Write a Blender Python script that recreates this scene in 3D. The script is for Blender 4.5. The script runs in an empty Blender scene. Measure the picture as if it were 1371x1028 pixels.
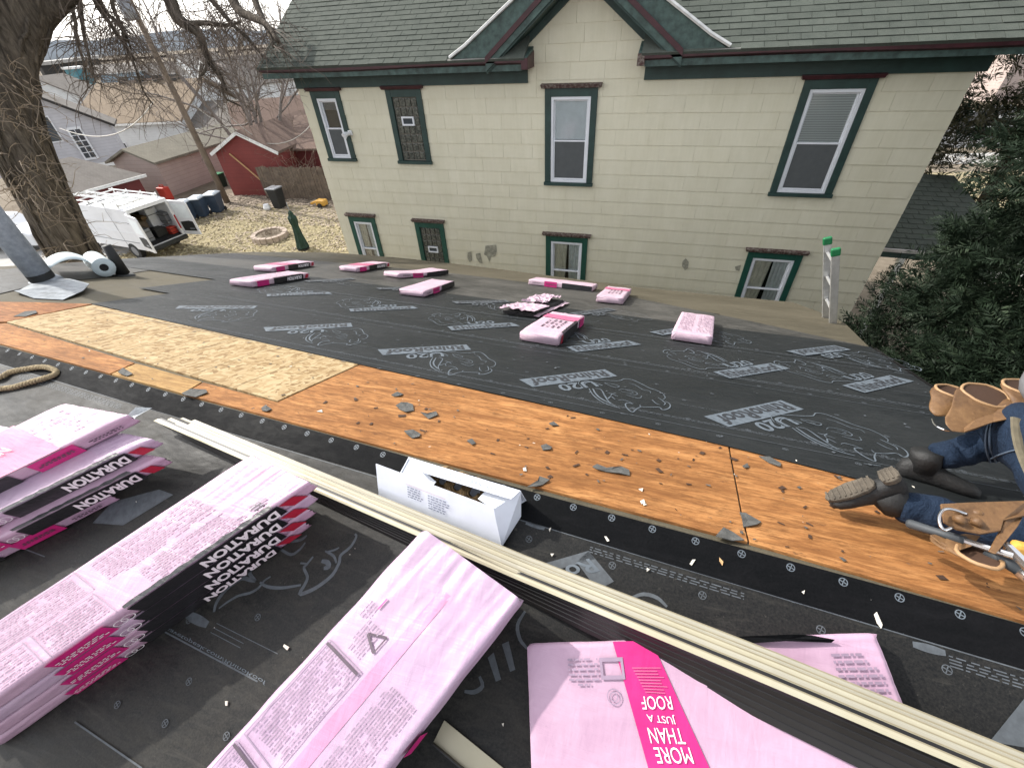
import bpy, bmesh, math, random
import numpy as np
from mathutils import Vector, Matrix, noise as mnoise
random.seed(7); rng = np.random.default_rng(7)
S = bpy.context.scene
C = S.collection
R_ = math.radians

# ---------------------------------------------------------------- camera
# world: X along the neighbour's wall, Y away from the roof, Z up; the eye is the origin
F_PX, CX, CY = 577.0, 685.5, 514.0
AX = np.array([0.95676098, -0.14938708, -0.24958352])
AY = np.array([0.2865668, 0.63122901, 0.72071451])
AZ = np.array([-0.04987892, 0.76107387, -0.64674466])
ROT = np.array([AX, AY, AZ])
cam_d = bpy.data.cameras.new('camera'); cam = bpy.data.objects.new('camera', cam_d); C.objects.link(cam)
cam_d.sensor_width = 36.0; cam_d.lens = 36.0 * F_PX / 1371.0; cam_d.clip_start = 0.05; cam_d.clip_end = 6000
right, up, fwd = ROT[:, 0], ROT[:, 1], ROT[:, 2]
cam.matrix_world = Matrix(((right[0], up[0], -fwd[0], 0), (right[1], up[1], -fwd[1], 0), (right[2], up[2], -fwd[2], 0), (0, 0, 0, 1)))
S.camera = cam

# ---------------------------------------------------------------- sky, sun, exposure
SUN_EL, SUN_AZ = R_(40), R_(80)                      # azimuth from +Y towards -X
sun_dir = Vector((-math.sin(SUN_AZ) * math.cos(SUN_EL), math.cos(SUN_AZ) * math.cos(SUN_EL), math.sin(SUN_EL)))
W = bpy.data.worlds.new('World'); S.world = W; W.use_nodes = True
nt = W.node_tree; nt.nodes.clear()
sky = nt.nodes.new('ShaderNodeTexSky'); sky.sky_type = 'NISHITA'; sky.sun_disc = False
sky.sun_elevation = SUN_EL; sky.sun_rotation = -SUN_AZ
sky.air_density = 1.0; sky.dust_density = 2.0; sky.ozone_density = 1.0
# thin bright overcast: most of the blue is washed out of the sky
hs = nt.nodes.new('ShaderNodeHueSaturation'); hs.inputs['Saturation'].default_value = 0.22
bg = nt.nodes.new('ShaderNodeBackground'); bg.inputs['Strength'].default_value = 0.15
wo = nt.nodes.new('ShaderNodeOutputWorld')
nt.links.new(sky.outputs[0], hs.inputs['Color']); nt.links.new(hs.outputs[0], bg.inputs['Color']); nt.links.new(bg.outputs[0], wo.inputs['Surface'])
sl = bpy.data.lights.new('sun', 'SUN'); sl.energy = 2.0; sl.angle = R_(1.0); sl.color = (1.0, 0.95, 0.87)
so = bpy.data.objects.new('sun', sl); C.objects.link(so)
so.rotation_euler = sun_dir.to_track_quat('Z', 'Y').to_euler()
S.view_settings.view_transform = 'Standard'; S.view_settings.look = 'None'
S.view_settings.exposure = 1.32; S.view_settings.gamma = 1.0; S.view_settings.use_curve_mapping = False
S.cycles.max_bounces = 6; S.cycles.transparent_max_bounces = 8

# ---------------------------------------------------------------- survey helpers
def ray(x, y):
    r = ROT @ np.array([x - CX, -(y - CY), F_PX]); return r / np.linalg.norm(r)
def at_y(x, y, Y):
    r = ray(x, y); return r * (Y / r[1])
def at_r(x, y, d):
    r = ray(x, y); return r * (d / math.hypot(r[0], r[1]))
GZ = -7.4
def at_g(x, y, z=GZ):
    r = ray(x, y); return r * (z / r[2])
class Frame:
    """a roof plane: origin on the ridge, u along the ridge, v down the slope, n out of it"""
    def __init__(s, O, u, v, n):
        s.O, s.u, s.v, s.n = [np.array(a, float) for a in (O, u, v, n)]
    def p(s, a, b, h=0.0): return s.O + s.u * a + s.v * b + s.n * h
    def px(s, x, y, h=0.0):
        r = ray(x, y); k = (s.n @ s.O + h) / (s.n @ r); P = r * k - s.O
        return (float(P @ s.u), float(P @ s.v))
RO = (0, .94217319, -1.38495855); RU = (0.99641035, -0.07956656, 0.02890636)
FA = Frame(RO, RU, (0.08465468, 0.93652166, -0.34023633), (0., 0.34146206, 0.93989556))
NE = Frame(RO, RU, (-0.06503891, -0.93808805, -0.34023633), (-0.05418814, -0.33713496, 0.93989556))

# ---------------------------------------------------------------- object helpers
def link(o, parent=None):
    C.objects.link(o)
    if parent is not None: o.parent = parent
    return o
def tag(o, label=None, cat=None, group=None, kind=None):
    if label: o['label'] = label
    if cat: o['category'] = cat
    if group: o['group'] = group
    if kind: o['kind'] = kind
    return o
def thing(name, loc, label, cat, group=None):
    o = bpy.data.objects.new(name, None); o.location = Vector(loc); o.empty_display_size = .1
    link(o); tag(o, label, cat, group); o['_o'] = [float(a) for a in loc]; return o
def org(parent):
    """world origin of a parent (all rotations are identity: shapes are stored world-aligned)"""
    L = np.zeros(3)
    while parent is not None:
        L = L + np.array(parent.location); parent = parent.parent
    return L
class MB:
    def __init__(s): s.v = []; s.f = []; s.mi = []; s.cur = 0
    def add(s, vs, fs):
        b = len(s.v); s.v += [tuple(map(float, a)) for a in vs]
        s.f += [tuple(b + i for i in f) for f in fs]; s.mi += [s.cur] * len(fs); return s
    def hexa(s, p):
        """8 points: bottom loop 0-3, top loop 4-7"""
        return s.add(p, [(3, 2, 1, 0), (4, 5, 6, 7), (0, 1, 5, 4), (1, 2, 6, 5), (2, 3, 7, 6), (3, 0, 4, 7)])
    def box(s, x0, x1, y0, y1, z0, z1):
        return s.hexa([(x0, y0, z0), (x1, y0, z0), (x1, y1, z0), (x0, y1, z0), (x0, y0, z1), (x1, y0, z1), (x1, y1, z1), (x0, y1, z1)])
    def bar(s, a, b, w, h, upv=(0, 0, 1)):
        a, b, upv = np.array(a, float), np.array(b, float), np.array(upv, float)
        d = (b - a) / np.linalg.norm(b - a); sd = np.cross(d, upv); sd /= np.linalg.norm(sd); q = np.cross(sd, d)
        o = [(-w / 2, -h / 2), (w / 2, -h / 2), (w / 2, h / 2), (-w / 2, h / 2)]
        return s.hexa([a + sd * i + q * j for i, j in o] + [b + sd * i + q * j for i, j in o])
    def prism(s, poly, h0, h1, P):
        """polygon (list of (a,b)) extruded from h0 to h1 through the map P(a,b,h)"""
        k = len(poly); vs = [P(a, b, h0) for a, b in poly] + [P(a, b, h1) for a, b in poly]
        return s.add(vs, [tuple(range(k - 1, -1, -1)), tuple(range(k, 2 * k))] + [(i, (i + 1) % k, k + (i + 1) % k, k + i) for i in range(k)])
    def slab(s, pts, th, nrm):
        """polygon of world points thickened along nrm"""
        nrm = np.array(nrm, float) * th; k = len(pts)
        vs = [np.array(p) for p in pts] + [np.array(p) + nrm for p in pts]
        return s.add(vs, [tuple(range(k - 1, -1, -1)), tuple(range(k, 2 * k))] + [(i, (i + 1) % k, k + (i + 1) % k, k + i) for i in range(k)])
    def tube(s, pts, rad, n=6, cap=True, asp=1.0):
        pts = [np.array(p, float) for p in pts]
        if not hasattr(rad, '__len__'): rad = [rad] * len(pts)
        ref = None; vs = []; fs = []
        for i, p in enumerate(pts):
            d = pts[min(i + 1, len(pts) - 1)] - pts[max(i - 1, 0)]; d /= (np.linalg.norm(d) + 1e-9)
            if ref is None: ref = np.array([0, 0, 1.]) if abs(d[2]) < .9 else np.array([1., 0, 0])
            a = np.cross(d, ref); a /= (np.linalg.norm(a) + 1e-9); b = np.cross(a, d); ref = b
            for k in range(n):
                t = 2 * math.pi * k / n; vs.append(p + rad[i] * (math.cos(t) * a + asp * math.sin(t) * b))
        for i in range(len(pts) - 1):
            for k in range(n):
                q = (k + 1) % n; fs.append((i * n + k, i * n + q, (i + 1) * n + q, (i + 1) * n + k))
        if cap: fs += [tuple(range(n - 1, -1, -1)), tuple((len(pts) - 1) * n + k for k in range(n))]
        return s.add(vs, fs)
    def loft(s, rings, cap0=True, cap1=True):
        n = len(rings[0]); vs = [p for r in rings for p in r]; fs = []
        for i in range(len(rings) - 1):
            for k in range(n):
                q = (k + 1) % n; fs.append((i * n + k, i * n + q, (i + 1) * n + q, (i + 1) * n + k))
        if cap0: fs.append(tuple(range(n - 1, -1, -1)))
        if cap1: fs.append(tuple((len(rings) - 1) * n + k for k in range(n)))
        return s.add(vs, fs)
    def build(s, name, mats, parent=None, smooth=False, kind=None, label=None, bevel=0):
        L = org(parent); me = bpy.data.meshes.new(name)
        vv = [(x - L[0], y - L[1], z - L[2]) for x, y, z in s.v]
        me.from_pydata(vv, [], s.f)
        for m in (mats if isinstance(mats, (list, tuple)) else [mats]): me.materials.append(m)
        if any(s.mi): me.polygons.foreach_set('material_index', s.mi)
        if smooth: me.polygons.foreach_set('use_smooth', [True] * len(s.f))
        bm = bmesh.new(); bm.from_mesh(me); bmesh.ops.recalc_face_normals(bm, faces=bm.faces); bm.to_mesh(me); bm.free()
        o = link(bpy.data.objects.new(name, me), parent)
        if bevel:
            md = o.modifiers.new('bevel', 'BEVEL'); md.width = bevel; md.segments = 2; md.limit_method = 'ANGLE'
        if kind: o['kind'] = kind
        if label: o['label'] = label
        return o
def np_mesh(name, V, Fq, mat, parent=None, kind=None, smooth=False):
    """fast mesh from numpy verts and faces (all faces the same size)"""
    L = org(parent); V = np.asarray(V, float) - L; Fq = np.asarray(Fq, np.int32); k = Fq.shape[1]
    me = bpy.data.meshes.new(name); me.vertices.add(len(V)); me.vertices.foreach_set('co', V.ravel())
    me.loops.add(Fq.size); me.loops.foreach_set('vertex_index', Fq.ravel())
    me.polygons.add(len(Fq)); me.polygons.foreach_set('loop_start', np.arange(0, Fq.size, k)); me.polygons.foreach_set('loop_total', np.full(len(Fq), k))
    if smooth: me.polygons.foreach_set('use_smooth', np.ones(len(Fq), bool))
    me.materials.append(mat); me.update(calc_edges=True); me.validate()
    o = link(bpy.data.objects.new(name, me), parent)
    if kind: o['kind'] = kind
    return o
def set_org(o, loc):
    """move a top-level mesh object's origin to loc without moving the mesh"""
    L = Vector([float(a) for a in loc]); d = L - o.location
    o.data.transform(Matrix.Translation(-d)); o.location = L; return o

_fc = {}
def text_mesh(t, bold=0.0, shear=0.0):
    key = (t, bold, shear)
    if key not in _fc:
        cu = bpy.data.curves.new('lettering_source', 'FONT'); cu.body = t; cu.offset = bold; cu.shear = shear; cu.resolution_u = 3
        ob = bpy.data.objects.new('lettering_source', cu); C.objects.link(ob)
        dg = bpy.context.evaluated_depsgraph_get(); me = ob.evaluated_get(dg).to_mesh()
        V = np.array([v.co[:] for v in me.vertices]).reshape(-1, 3); Fs = [tuple(p.vertices) for p in me.polygons]
        ob.evaluated_get(dg).to_mesh_clear(); bpy.data.objects.remove(ob); bpy.data.curves.remove(cu)
        V[:, 0] -= V[:, 0].min(); V[:, 1] -= V[:, 1].min()
        _fc[key] = (V[:, :2] / np.array([V[:, 0].max(), V[:, 1].max()]), Fs, V[:, 0].max() / V[:, 1].max())
    return _fc[key]
def add_text(mb, t, fn, bold=0.0, shear=0.0):
    """fn(x,y) with x,y in 0..1 over the lettering box gives a world point"""
    V, Fs, asp = text_mesh(t, bold, shear)
    mb.add([fn(a, b) for a, b in V], Fs)

# ---------------------------------------------------------------- materials
class NT:
    def __init__(s, name):
        s.m = bpy.data.materials.new(name); s.m.use_nodes = True; s.t = s.m.node_tree
        s.b = s.t.nodes['Principled BSDF']; s.tc = None
    def n(s, t, **k):
        q = s.t.nodes.new('ShaderNode' + t)
        for a, b in k.items(): setattr(q, a, b)
        return q
    def l(s, a, b): s.t.links.new(a, b)
    def co(s, scale=(1, 1, 1), rot=(0, 0, 0), src='Object'):
        if s.tc is None: s.tc = s.n('TexCoord')
        mp = s.n('Mapping'); mp.inputs['Scale'].default_value = scale; mp.inputs['Rotation'].default_value = rot
        s.l(s.tc.outputs[src], mp.inputs['Vector']); return mp.outputs[0]
    def noise(s, scale, detail=4, rough=.6, vec=None, dist=0):
        q = s.n('TexNoise'); q.inputs['Scale'].default_value = scale; q.inputs['Detail'].default_value = detail
        q.inputs['Roughness'].default_value = rough; q.inputs['Distortion'].default_value = dist
        s.l(vec if vec is not None else s.co(), q.inputs['Vector']); return q.outputs['Fac']
    def ramp(s, fac, stops):
        q = s.n('ValToRGB'); e = q.color_ramp.elements
        while len(e) < len(stops): e.new(.5)
        for i, (p, c) in enumerate(stops): e[i].position = p; e[i].color = (*c, 1) if len(c) == 3 else c
        s.l(fac, q.inputs['Fac']); return q.outputs['Color']
    def mix(s, fac, a, b, mode='MIX'):
        q = s.n('MixRGB', blend_type=mode)
        for i, x in ((0, fac), (1, a), (2, b)):
            if isinstance(x, (int, float)): q.inputs[i].default_value = x
            elif isinstance(x, tuple): q.inputs[i].default_value = (*x, 1)
            else: s.l(x, q.inputs[i])
        return q.outputs['Color']
    def math(s, op, a, b=0.0):
        q = s.n('Math', operation=op)
        for i, x in ((0, a), (1, b)):
            if isinstance(x, (int, float)): q.inputs[i].default_value = x
            else: s.l(x, q.inputs[i])
        return q.outputs[0]
    def bump(s, h, strength=.3, dist=.01):
        q = s.n('Bump'); q.inputs['Strength'].default_value = strength; q.inputs['Distance'].default_value = dist
        s.l(h, q.inputs['Height']); s.l(q.outputs[0], s.b.inputs['Normal'])
    def set(s, col=None, rough=None, metal=None, spec=None, **k):
        for nm, x in (('Base Color', col), ('Roughness', rough), ('Metallic', metal), ('Specular IOR Level', spec)):
            if x is None: continue
            if isinstance(x, tuple): s.b.inputs[nm].default_value = (*x, 1)
            elif isinstance(x, (int, float)): s.b.inputs[nm].default_value = x
            else: s.l(x, s.b.inputs[nm])
        return s
def simple(name, col, rough=.6, metal=0, var=.12, scale=8, bump=0, spec=.5, bscale=None):
    m = NT(name); nz = m.noise(scale)
    lo = tuple(max(0, c * (1 - var)) for c in col); hi = tuple(min(1, c * (1 + var)) for c in col)
    m.set(m.ramp(nz, [(.3, lo), (.7, hi)]), rough, metal, spec)
    if bump: m.bump(m.noise(bscale or scale * 6), bump, .01)
    return m.m
def vary(m, col, amt):
    """brightness that differs from object to object"""
    oi = m.n('ObjectInfo'); return m.mix(1.0, col, m.ramp(oi.outputs['Random'], [(0, (1 - amt,) * 3), (1, (1 + amt,) * 3 if amt < 0 else (1., 1., 1.))]), 'MULTIPLY')
M = {}
def mk():
    m = NT('painted_siding'); a = m.noise(3, 5, .6, m.co((1, 1, .5))); b = m.noise(26, 3, .6, m.co((1, 1, .06)))
    c = m.mix(.25, m.ramp(a, [(.3, (.65, .61, .455)), (.7, (.73, .69, .54))]), m.ramp(b, [(.3, (.56, .54, .40)), (.75, (.70, .67, .52))]))
    m.set(vary(m, c, .045), .62); m.bump(m.noise(60, 3, .6, m.co((1, 1, .1))), .12, .004); M['siding'] = m.m
    m = NT('asphalt_shingle_green'); a = m.noise(4, 5, .65); g = m.noise(160, 2, .7)
    c = m.mix(.45, m.ramp(a, [(.3, (.055, .068, .058)), (.72, (.105, .118, .10))]), m.ramp(g, [(.35, (.035, .045, .038)), (.7, (.17, .18, .155))]))
    m.set(vary(m, c, .18), .9, spec=.2); m.bump(g, .5, .004); M['roof_green'] = m.m
    for k, c in dict(tan=(.20, .155, .11), grey=(.17, .155, .14), brown=(.15, .105, .085), olive=(.19, .175, .14)).items():
        m = NT('asphalt_shingle_' + k); a = m.noise(1.2, 5, .65)
        q = m.n('TexBrick'); q.inputs['Scale'].default_value = 3.0; q.inputs['Mortar Size'].default_value = .015
        q.inputs['Color1'].default_value = (*[x * .85 for x in c], 1); q.inputs['Color2'].default_value = (*[x * 1.15 for x in c], 1); q.inputs['Mortar'].default_value = (*[x * .55 for x in c], 1)
        m.l(m.co((1, 1, 1)), q.inputs['Vector'])
        m.set(m.mix(.5, q.outputs[0], m.ramp(a, [(.3, tuple(x * .8 for x in c)), (.7, tuple(x * 1.2 for x in c))])), .9, spec=.2); M['roof_' + k] = m.m
    M['green'] = simple('green_trim_paint', (.021, .048, .042), .5, var=.25, scale=5, bump=.05)
    M['green_worn'] = simple('worn_green_paint', (.05, .085, .075), .6, var=.5, scale=9, bump=.1)
    M['green_bright'] = simple('green_paint_lower', (.012, .07, .05), .45, var=.2, scale=5)
    M['maroon'] = simple('maroon_paint', (.05, .014, .018), .45, var=.35, scale=7)
    m = NT('weathered_maroon'); a = m.noise(22, 5, .7); m.set(m.ramp(a, [(.38, (.05, .016, .016)), (.5, (.09, .06, .05)), (.66, (.25, .22, .19))]), .8); M['maroon_worn'] = m.m
    M['white'] = simple('white_vinyl', (.72, .74, .77), .4, var=.05, scale=6)
    M['white_metal'] = simple('white_painted_metal', (.68, .68, .66), .4, var=.15, scale=9)
    M['gutter'] = simple('gutter_edge_metal', (.45, .42, .40), .5, var=.35, scale=3)
    # window glass: a dark glossy pane one can partly see through
    m = NT('window_glass'); t = m.n('BsdfTransparent'); g = m.n('BsdfGlossy'); g.inputs['Roughness'].default_value = .10
    t.inputs[0].default_value = (.96, .975, .975, 1); fr = m.n('Fresnel'); fr.inputs[0].default_value = 1.5; mx = m.n('MixShader')
    m.l(m.math('MULTIPLY', fr.outputs[0], .9), mx.inputs[0]); m.l(t.outputs[0], mx.inputs[1]); m.l(g.outputs[0], mx.inputs[2])
    m.l(mx.outputs[0], m.t.nodes['Material Output'].inputs[0]); M['glass'] = m.m
    m = NT('block_glass'); a = m.noise(30, 3); m.set(m.ramp(a, [(.35, (.03, .035, .03)), (.7, (.17, .17, .14))]), .12); m.bump(m.noise(40, 2), .4, .01); M['glass_block'] = m.m
    M['mortar'] = simple('block_mortar', (.20, .18, .15), .9, scale=14)
    M['screen'] = simple('insect_screen', (.085, .092, .094), .8, var=.08)
    M['shade'] = simple('roller_shade', (.70, .74, .75), .8, var=.06)
    m = NT('slat_blind'); w = m.n('TexWave', bands_direction='Z'); w.inputs['Scale'].default_value = 9; m.l(m.co(), w.inputs['Vector']); m.set(m.ramp(w.outputs[0], [(.2, (.38, .39, .38)), (.6, (.60, .62, .60))]), .6); M['blind'] = m.m
    M['curtain'] = simple('curtain_cloth', (.74, .71, .58), .9, var=.15)
    M['curtain2'] = simple('pale_curtain_cloth', (.72, .76, .74), .9, var=.15)
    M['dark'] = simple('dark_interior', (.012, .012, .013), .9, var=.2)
    # underlayment: black woven plastic sheet, walked-on dust over it
    def under(nm, base, dust, lo, hi, rough):
        m = NT(nm); a = m.noise(1.1, 6, .62, m.co((1, 1.7, 1))); b = m.noise(9, 5, .7, m.co((1, 2.2, 1)), 1.5); f = m.noise(150, 2, .7)
        k = m.math('ADD', m.math('MULTIPLY', a, .6), m.math('MULTIPLY', b, .4))
        if nm == 'dusty_underlayment':                # pale colour thins toward the right, leaving the sheet darker
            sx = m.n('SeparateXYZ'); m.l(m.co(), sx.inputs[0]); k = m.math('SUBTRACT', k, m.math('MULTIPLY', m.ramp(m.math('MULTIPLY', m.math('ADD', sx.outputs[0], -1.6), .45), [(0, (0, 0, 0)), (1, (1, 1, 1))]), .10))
        fac = m.ramp(k, [(lo, (0, 0, 0)), (hi, (1, 1, 1))])
        c = m.mix(fac, base, dust); c = m.mix(.25, c, m.ramp(f, [(.3, tuple(x * .6 for x in base)), (.75, tuple(x * 1.6 for x in dust))]))
        sc_ = m.noise(5, 7, .72, m.co((.5, 3.2, 3.2), (0, 0, .06)), .8); c = m.mix(m.ramp(sc_, [(.54, (0, 0, 0)), (.70, (.55, .55, .55))]), c, tuple(x * 1.25 for x in dust)); sp_ = m.noise(70, 3, .8); c = m.mix(m.ramp(sp_, [(.66, (0, 0, 0)), (.74, (.5, .5, .5))]), c, tuple(x * 2.2 for x in dust))
        m.set(c, m.ramp(k, [(lo, (rough,) * 3), (hi, (min(.95, rough + .25),) * 3)]), spec=.04 if 'clean' in nm else .22)
        w = m.noise(3.2, 3, .5, m.co((1, 2.0, 1)), .15); m.bump(m.math('ADD', m.math('MULTIPLY', w, 1.0), m.math('MULTIPLY', f, .04)), .45, .025)
        return m.m
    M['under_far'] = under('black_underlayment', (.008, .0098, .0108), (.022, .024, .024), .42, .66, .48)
    M['under_far_glare'] = under('glare_toned_underlayment', (.014, .015, .015), (.095, .090, .080), .40, .60, .44)  # dust tone raised to paint the sun's glare into the colour
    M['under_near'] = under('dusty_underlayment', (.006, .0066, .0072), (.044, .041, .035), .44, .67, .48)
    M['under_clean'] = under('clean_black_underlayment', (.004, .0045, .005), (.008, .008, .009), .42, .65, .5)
    M['felt'] = under('old_brown_felt', (.062, .054, .036), (.105, .092, .064), .38, .60, .62)
    M['print'] = simple('grey_blue_print', (.10, .12, .14), .6, var=.22, scale=30)
    M['print_dim'] = simple('faint_grey_print', (.07, .08, .09), .65, var=.25, scale=40)
    M['print_dark'] = simple('dark_print', (.02, .022, .026), .6, var=.2)
    # plywood: long stretched grain, knots, water stains
    def ply(nm, c0, c1, c2, seed):
        m = NT(nm); v = m.co((.8, 8, 8), (0, 0, .07)); g = m.noise(2.4, 9, .68, v, 1.6); g2 = m.noise(9, 6, .7, m.co((.6, 10, 10), (0, 0, .07)), .3)
        st = m.noise(1.3 + seed, 6, .65, m.co((1, 1.8, 1.8))); kn = m.noise(6, 7, .8, m.co((1, 2.4, 2.4))); ck = m.noise(4, 8, .75, m.co((.8, 14, 14), (0, 0, .09)), .6)
        c = m.ramp(g, [(.34, c0), (.48, c1), (.66, c2)])
        c = m.mix(.45, c, m.ramp(g2, [(.36, c0), (.64, c2)]))
        c = m.mix(m.ramp(st, [(.40, (0, 0, 0)), (.60, (.8, .8, .8))]), c, m.mix(m.ramp(g, [(.4, (0, 0, 0)), (.6, (1, 1, 1))]), tuple(x * .42 for x in c1), tuple(x * .80 for x in c1)))
        c = m.mix(m.ramp(ck, [(.57, (0, 0, 0)), (.64, (.6, .6, .6))]), c, (.12, .05, .02))
        c = m.mix(m.ramp(kn, [(.615, (0, 0, 0)), (.66, (.85, .85, .85))]), c, (.07, .035, .02))
        mo = m.noise(38, 7, .78, m.co((.30, 1.5, 1.5), (0, 0, .07))); mo2 = m.noise(4.5, 7, .8, m.co((.5, 2.2, 2.2), (0, 0, .07)), .6)
        c = m.mix(m.ramp(mo, [(.40, (.75, .75, .75)), (.56, (0, 0, 0))]), c, tuple(x * .55 for x in c0))
        c = m.mix(m.ramp(mo2, [(.36, (.7, .7, .7)), (.5, (0, 0, 0))]), c, tuple(x * .8 for x in c0))
        c = m.mix(m.ramp(mo2, [(.54, (0, 0, 0)), (.70, (.55, .55, .55))]), c, tuple(min(1, x * 1.15) for x in c2))
        m.set(c, .72, spec=.2); m.bump(m.math('ADD', g, m.math('MULTIPLY', ck, -.6)), .35, .004); return m.m
    M['ply'] = ply('weathered_plywood', (.23, .092, .029), (.40, .172, .055), (.52, .265, .10), 0)
    M['ply_red'] = ply('reddish_plywood', (.21, .08, .028), (.36, .145, .05), (.46, .22, .08), .4)
    M['ply_light'] = ply('pale_plywood', (.32, .18, .065), (.45, .27, .10), (.55, .36, .15), .7)
    m = NT('osb_strands')
    cs = []
    for k, (sc, rot) in enumerate((((15, 48, 30), .3), ((48, 15, 30), .25), ((16, 44, 30), -.5), ((40, 17, 30), -.35))):
        vo = m.n('TexVoronoi'); vo.inputs['Scale'].default_value = 1; m.l(m.co(sc, (0, 0, rot)), vo.inputs['Vector'])
        sp = m.n('SeparateColor'); m.l(vo.outputs['Color'], sp.inputs[0]); cs.append((sp, vo))
    c = m.ramp(cs[0][0].outputs[0], [(.05, (.20, .125, .05)), (.28, (.34, .24, .11)), (.6, (.42, .32, .165)), (.95, (.50, .41, .235))])
    for k in (1, 2, 3):
        ck = m.ramp(cs[k][0].outputs[0], [(.05, (.19, .115, .045)), (.25, (.33, .23, .105)), (.6, (.43, .33, .175)), (.95, (.51, .42, .245))])
        c = m.mix(m.ramp(cs[k][0].outputs[1], [(.52, (0, 0, 0)), (.56, (1, 1, 1))]), c, ck)
    nz = m.noise(5, 6, .7)
    m.set(m.mix(1., m.mix(.25, c, m.ramp(nz, [(.35, (.22, .14, .06)), (.65, (.48, .38, .21))])), (.90, .86, .86), 'MULTIPLY'), .75, spec=.25); m.bump(cs[0][0].outputs[2], .3, .003); M['osb'] = m.m
    M['osb_line'] = simple('printed_grid_line', (.22, .155, .07), .8)
    # bundle wrapper: pink printed film, wrinkled
    def film(nm, c0, c1, rough, bs, bd):
        m = NT(nm); a = m.noise(6, 5, .65, None, .6); w = m.noise(4, 4, .55, m.co((1, 7, 6), (0, 0, .9)), .5); w2 = m.noise(6, 4, .55, m.co((6, 1, 3), (0, 0, .35)), .4); d = m.noise(34, 5, .75)
        c = m.ramp(a, [(.3, c0), (.7, c1)]); c = m.mix(m.ramp(d, [(.66, (0, 0, 0)), (.78, (.5, .5, .5))]), c, tuple(x * .55 for x in c0))
        m.set(c, m.ramp(w, [(.3, (rough,) * 3), (.7, (rough + .15,) * 3)]), spec=.5); m.bump(m.math('ADD', w, m.math('MULTIPLY', w2, .6)), bs, bd); return m.m
    M['pink'] = film('pink_wrapper_film', (.40, .25, .345), (.48, .32, .42), .30, .28, .012)
    M['pink2'] = film('lilac_pink_wrapper_film', (.40, .275, .39), (.475, .345, .45), .32, .28, .012)
    M['pink_far'] = film('pale_pink_wrapper_film', (.48, .33, .41), (.57, .43, .49), .4, .3, .01)
    M['pink_stripe'] = film('rosy_stripe_film', (.47, .20, .33), (.54, .265, .40), .3, .28, .012)
    M['magenta'] = film('magenta_print_film', (.45, .010, .14), (.54, .024, .19), .30, .22, .01)
    M['rose'] = film('rose_print_film', (.50, .10, .21), (.57, .16, .27), .33, .22, .01)
    M['black_film'] = film('black_print_film', (.010, .010, .012), (.018, .018, .02), .26, .35, .012)
    M['red_film'] = film('red_print_film', (.33, .01, .03), (.42, .02, .05), .3, .4, .01)
    M['letter_white'] = simple('white_lettering', (.74, .70, .72), .45, var=.08)
    M['ink'] = simple('dark_ink', (.075, .05, .07), .5, var=.2)
    M['ink_soft'] = simple('soft_grey_ink', (.26, .19, .26), .5, var=.2)
    M['shingle_edge'] = simple('dark_shingle_layers', (.05, .047, .046), .9, var=.4, scale=20)
    # metals
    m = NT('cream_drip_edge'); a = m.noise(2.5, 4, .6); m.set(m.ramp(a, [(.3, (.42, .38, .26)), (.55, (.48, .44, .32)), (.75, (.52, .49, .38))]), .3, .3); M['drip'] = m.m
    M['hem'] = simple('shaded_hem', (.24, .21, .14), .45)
    M['drip_dark'] = simple('dark_painted_metal', (.011, .010, .010), .33, 0, .3, 5)
    M['lead'] = simple('dull_grey_lead', (.22, .24, .26), .55, .45, .35, 14, .25)
    M['pipe'] = simple('galvanised_pipe', (.30, .33, .37), .55, .1, .2, 22, .15)
    M['alu'] = simple('ladder_aluminium', (.55, .55, .54), .38, .7, .15, 14)
    M['green_plastic'] = simple('green_plastic', (.008, .15, .05), .45)
    M['black_plastic'] = simple('black_rubber', (.015, .016, .016), .6, var=.3)
    M['card'] = simple('white_cardboard', (.66, .69, .76), .7, var=.05, scale=12)
    M['card_in'] = simple('inner_cardboard', (.60, .62, .66), .8, var=.06)
    M['card_ink'] = simple('printed_ink_on_card', (.20, .22, .30), .7)
    M['card_red'] = simple('red_stripe_on_card', (.45, .10, .14), .7)
    M['brass'] = simple('coiled_nails', (.12, .075, .03), .45, .6, .5, 30)
    M['rope'] = simple('hemp_rope', (.30, .235, .135), .85, 0, .35, 60, .6)
    M['roll'] = simple('pale_blue_grey_membrane', (.45, .52, .54), .55, 0, .15, 8)
    M['scrap'] = simple('torn_felt_scrap', (.075, .075, .07), .85, 0, .35, 40, .3)
    M['chip'] = simple('pale_chip', (.62, .58, .50), .7)
    M['wood_chip'] = simple('wood_splinter', (.48, .30, .14), .7)
    # ground
    m = NT('leafy_soil'); a = m.noise(.35, 6, .7); b = m.noise(3, 6, .75)
    m.set(m.mix(.5, m.ramp(a, [(.3, (.13, .105, .08)), (.7, (.21, .18, .135))]), m.ramp(b, [(.3, (.10, .08, .06)), (.7, (.26, .22, .17))])), .95, spec=.1); M['soil'] = m.m
    m = NT('dormant_lawn'); a = m.noise(.55, 6, .7); b = m.noise(7, 6, .8)
    c = m.ramp(a, [(.35, (.19, .155, .11)), (.5, (.31, .26, .145)), (.66, (.38, .325, .175))]); m.set(m.mix(.6, c, m.ramp(b, [(.32, (.14, .115, .08)), (.68, (.46, .40, .25))])), .95, spec=.1); m.bump(b, .5, .05); M['lawn'] = m.m
    M['concrete'] = simple('old_concrete', (.36, .35, .33), .9, 0, .18, 1.5)
    M['asphalt'] = simple('asphalt_road', (.13, .13, .135), .9, 0, .2, 1.5)
    M['leaf_litter'] = simple('fallen_leaves', (.35, .285, .22), .9, 0, .45, 5)
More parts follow.
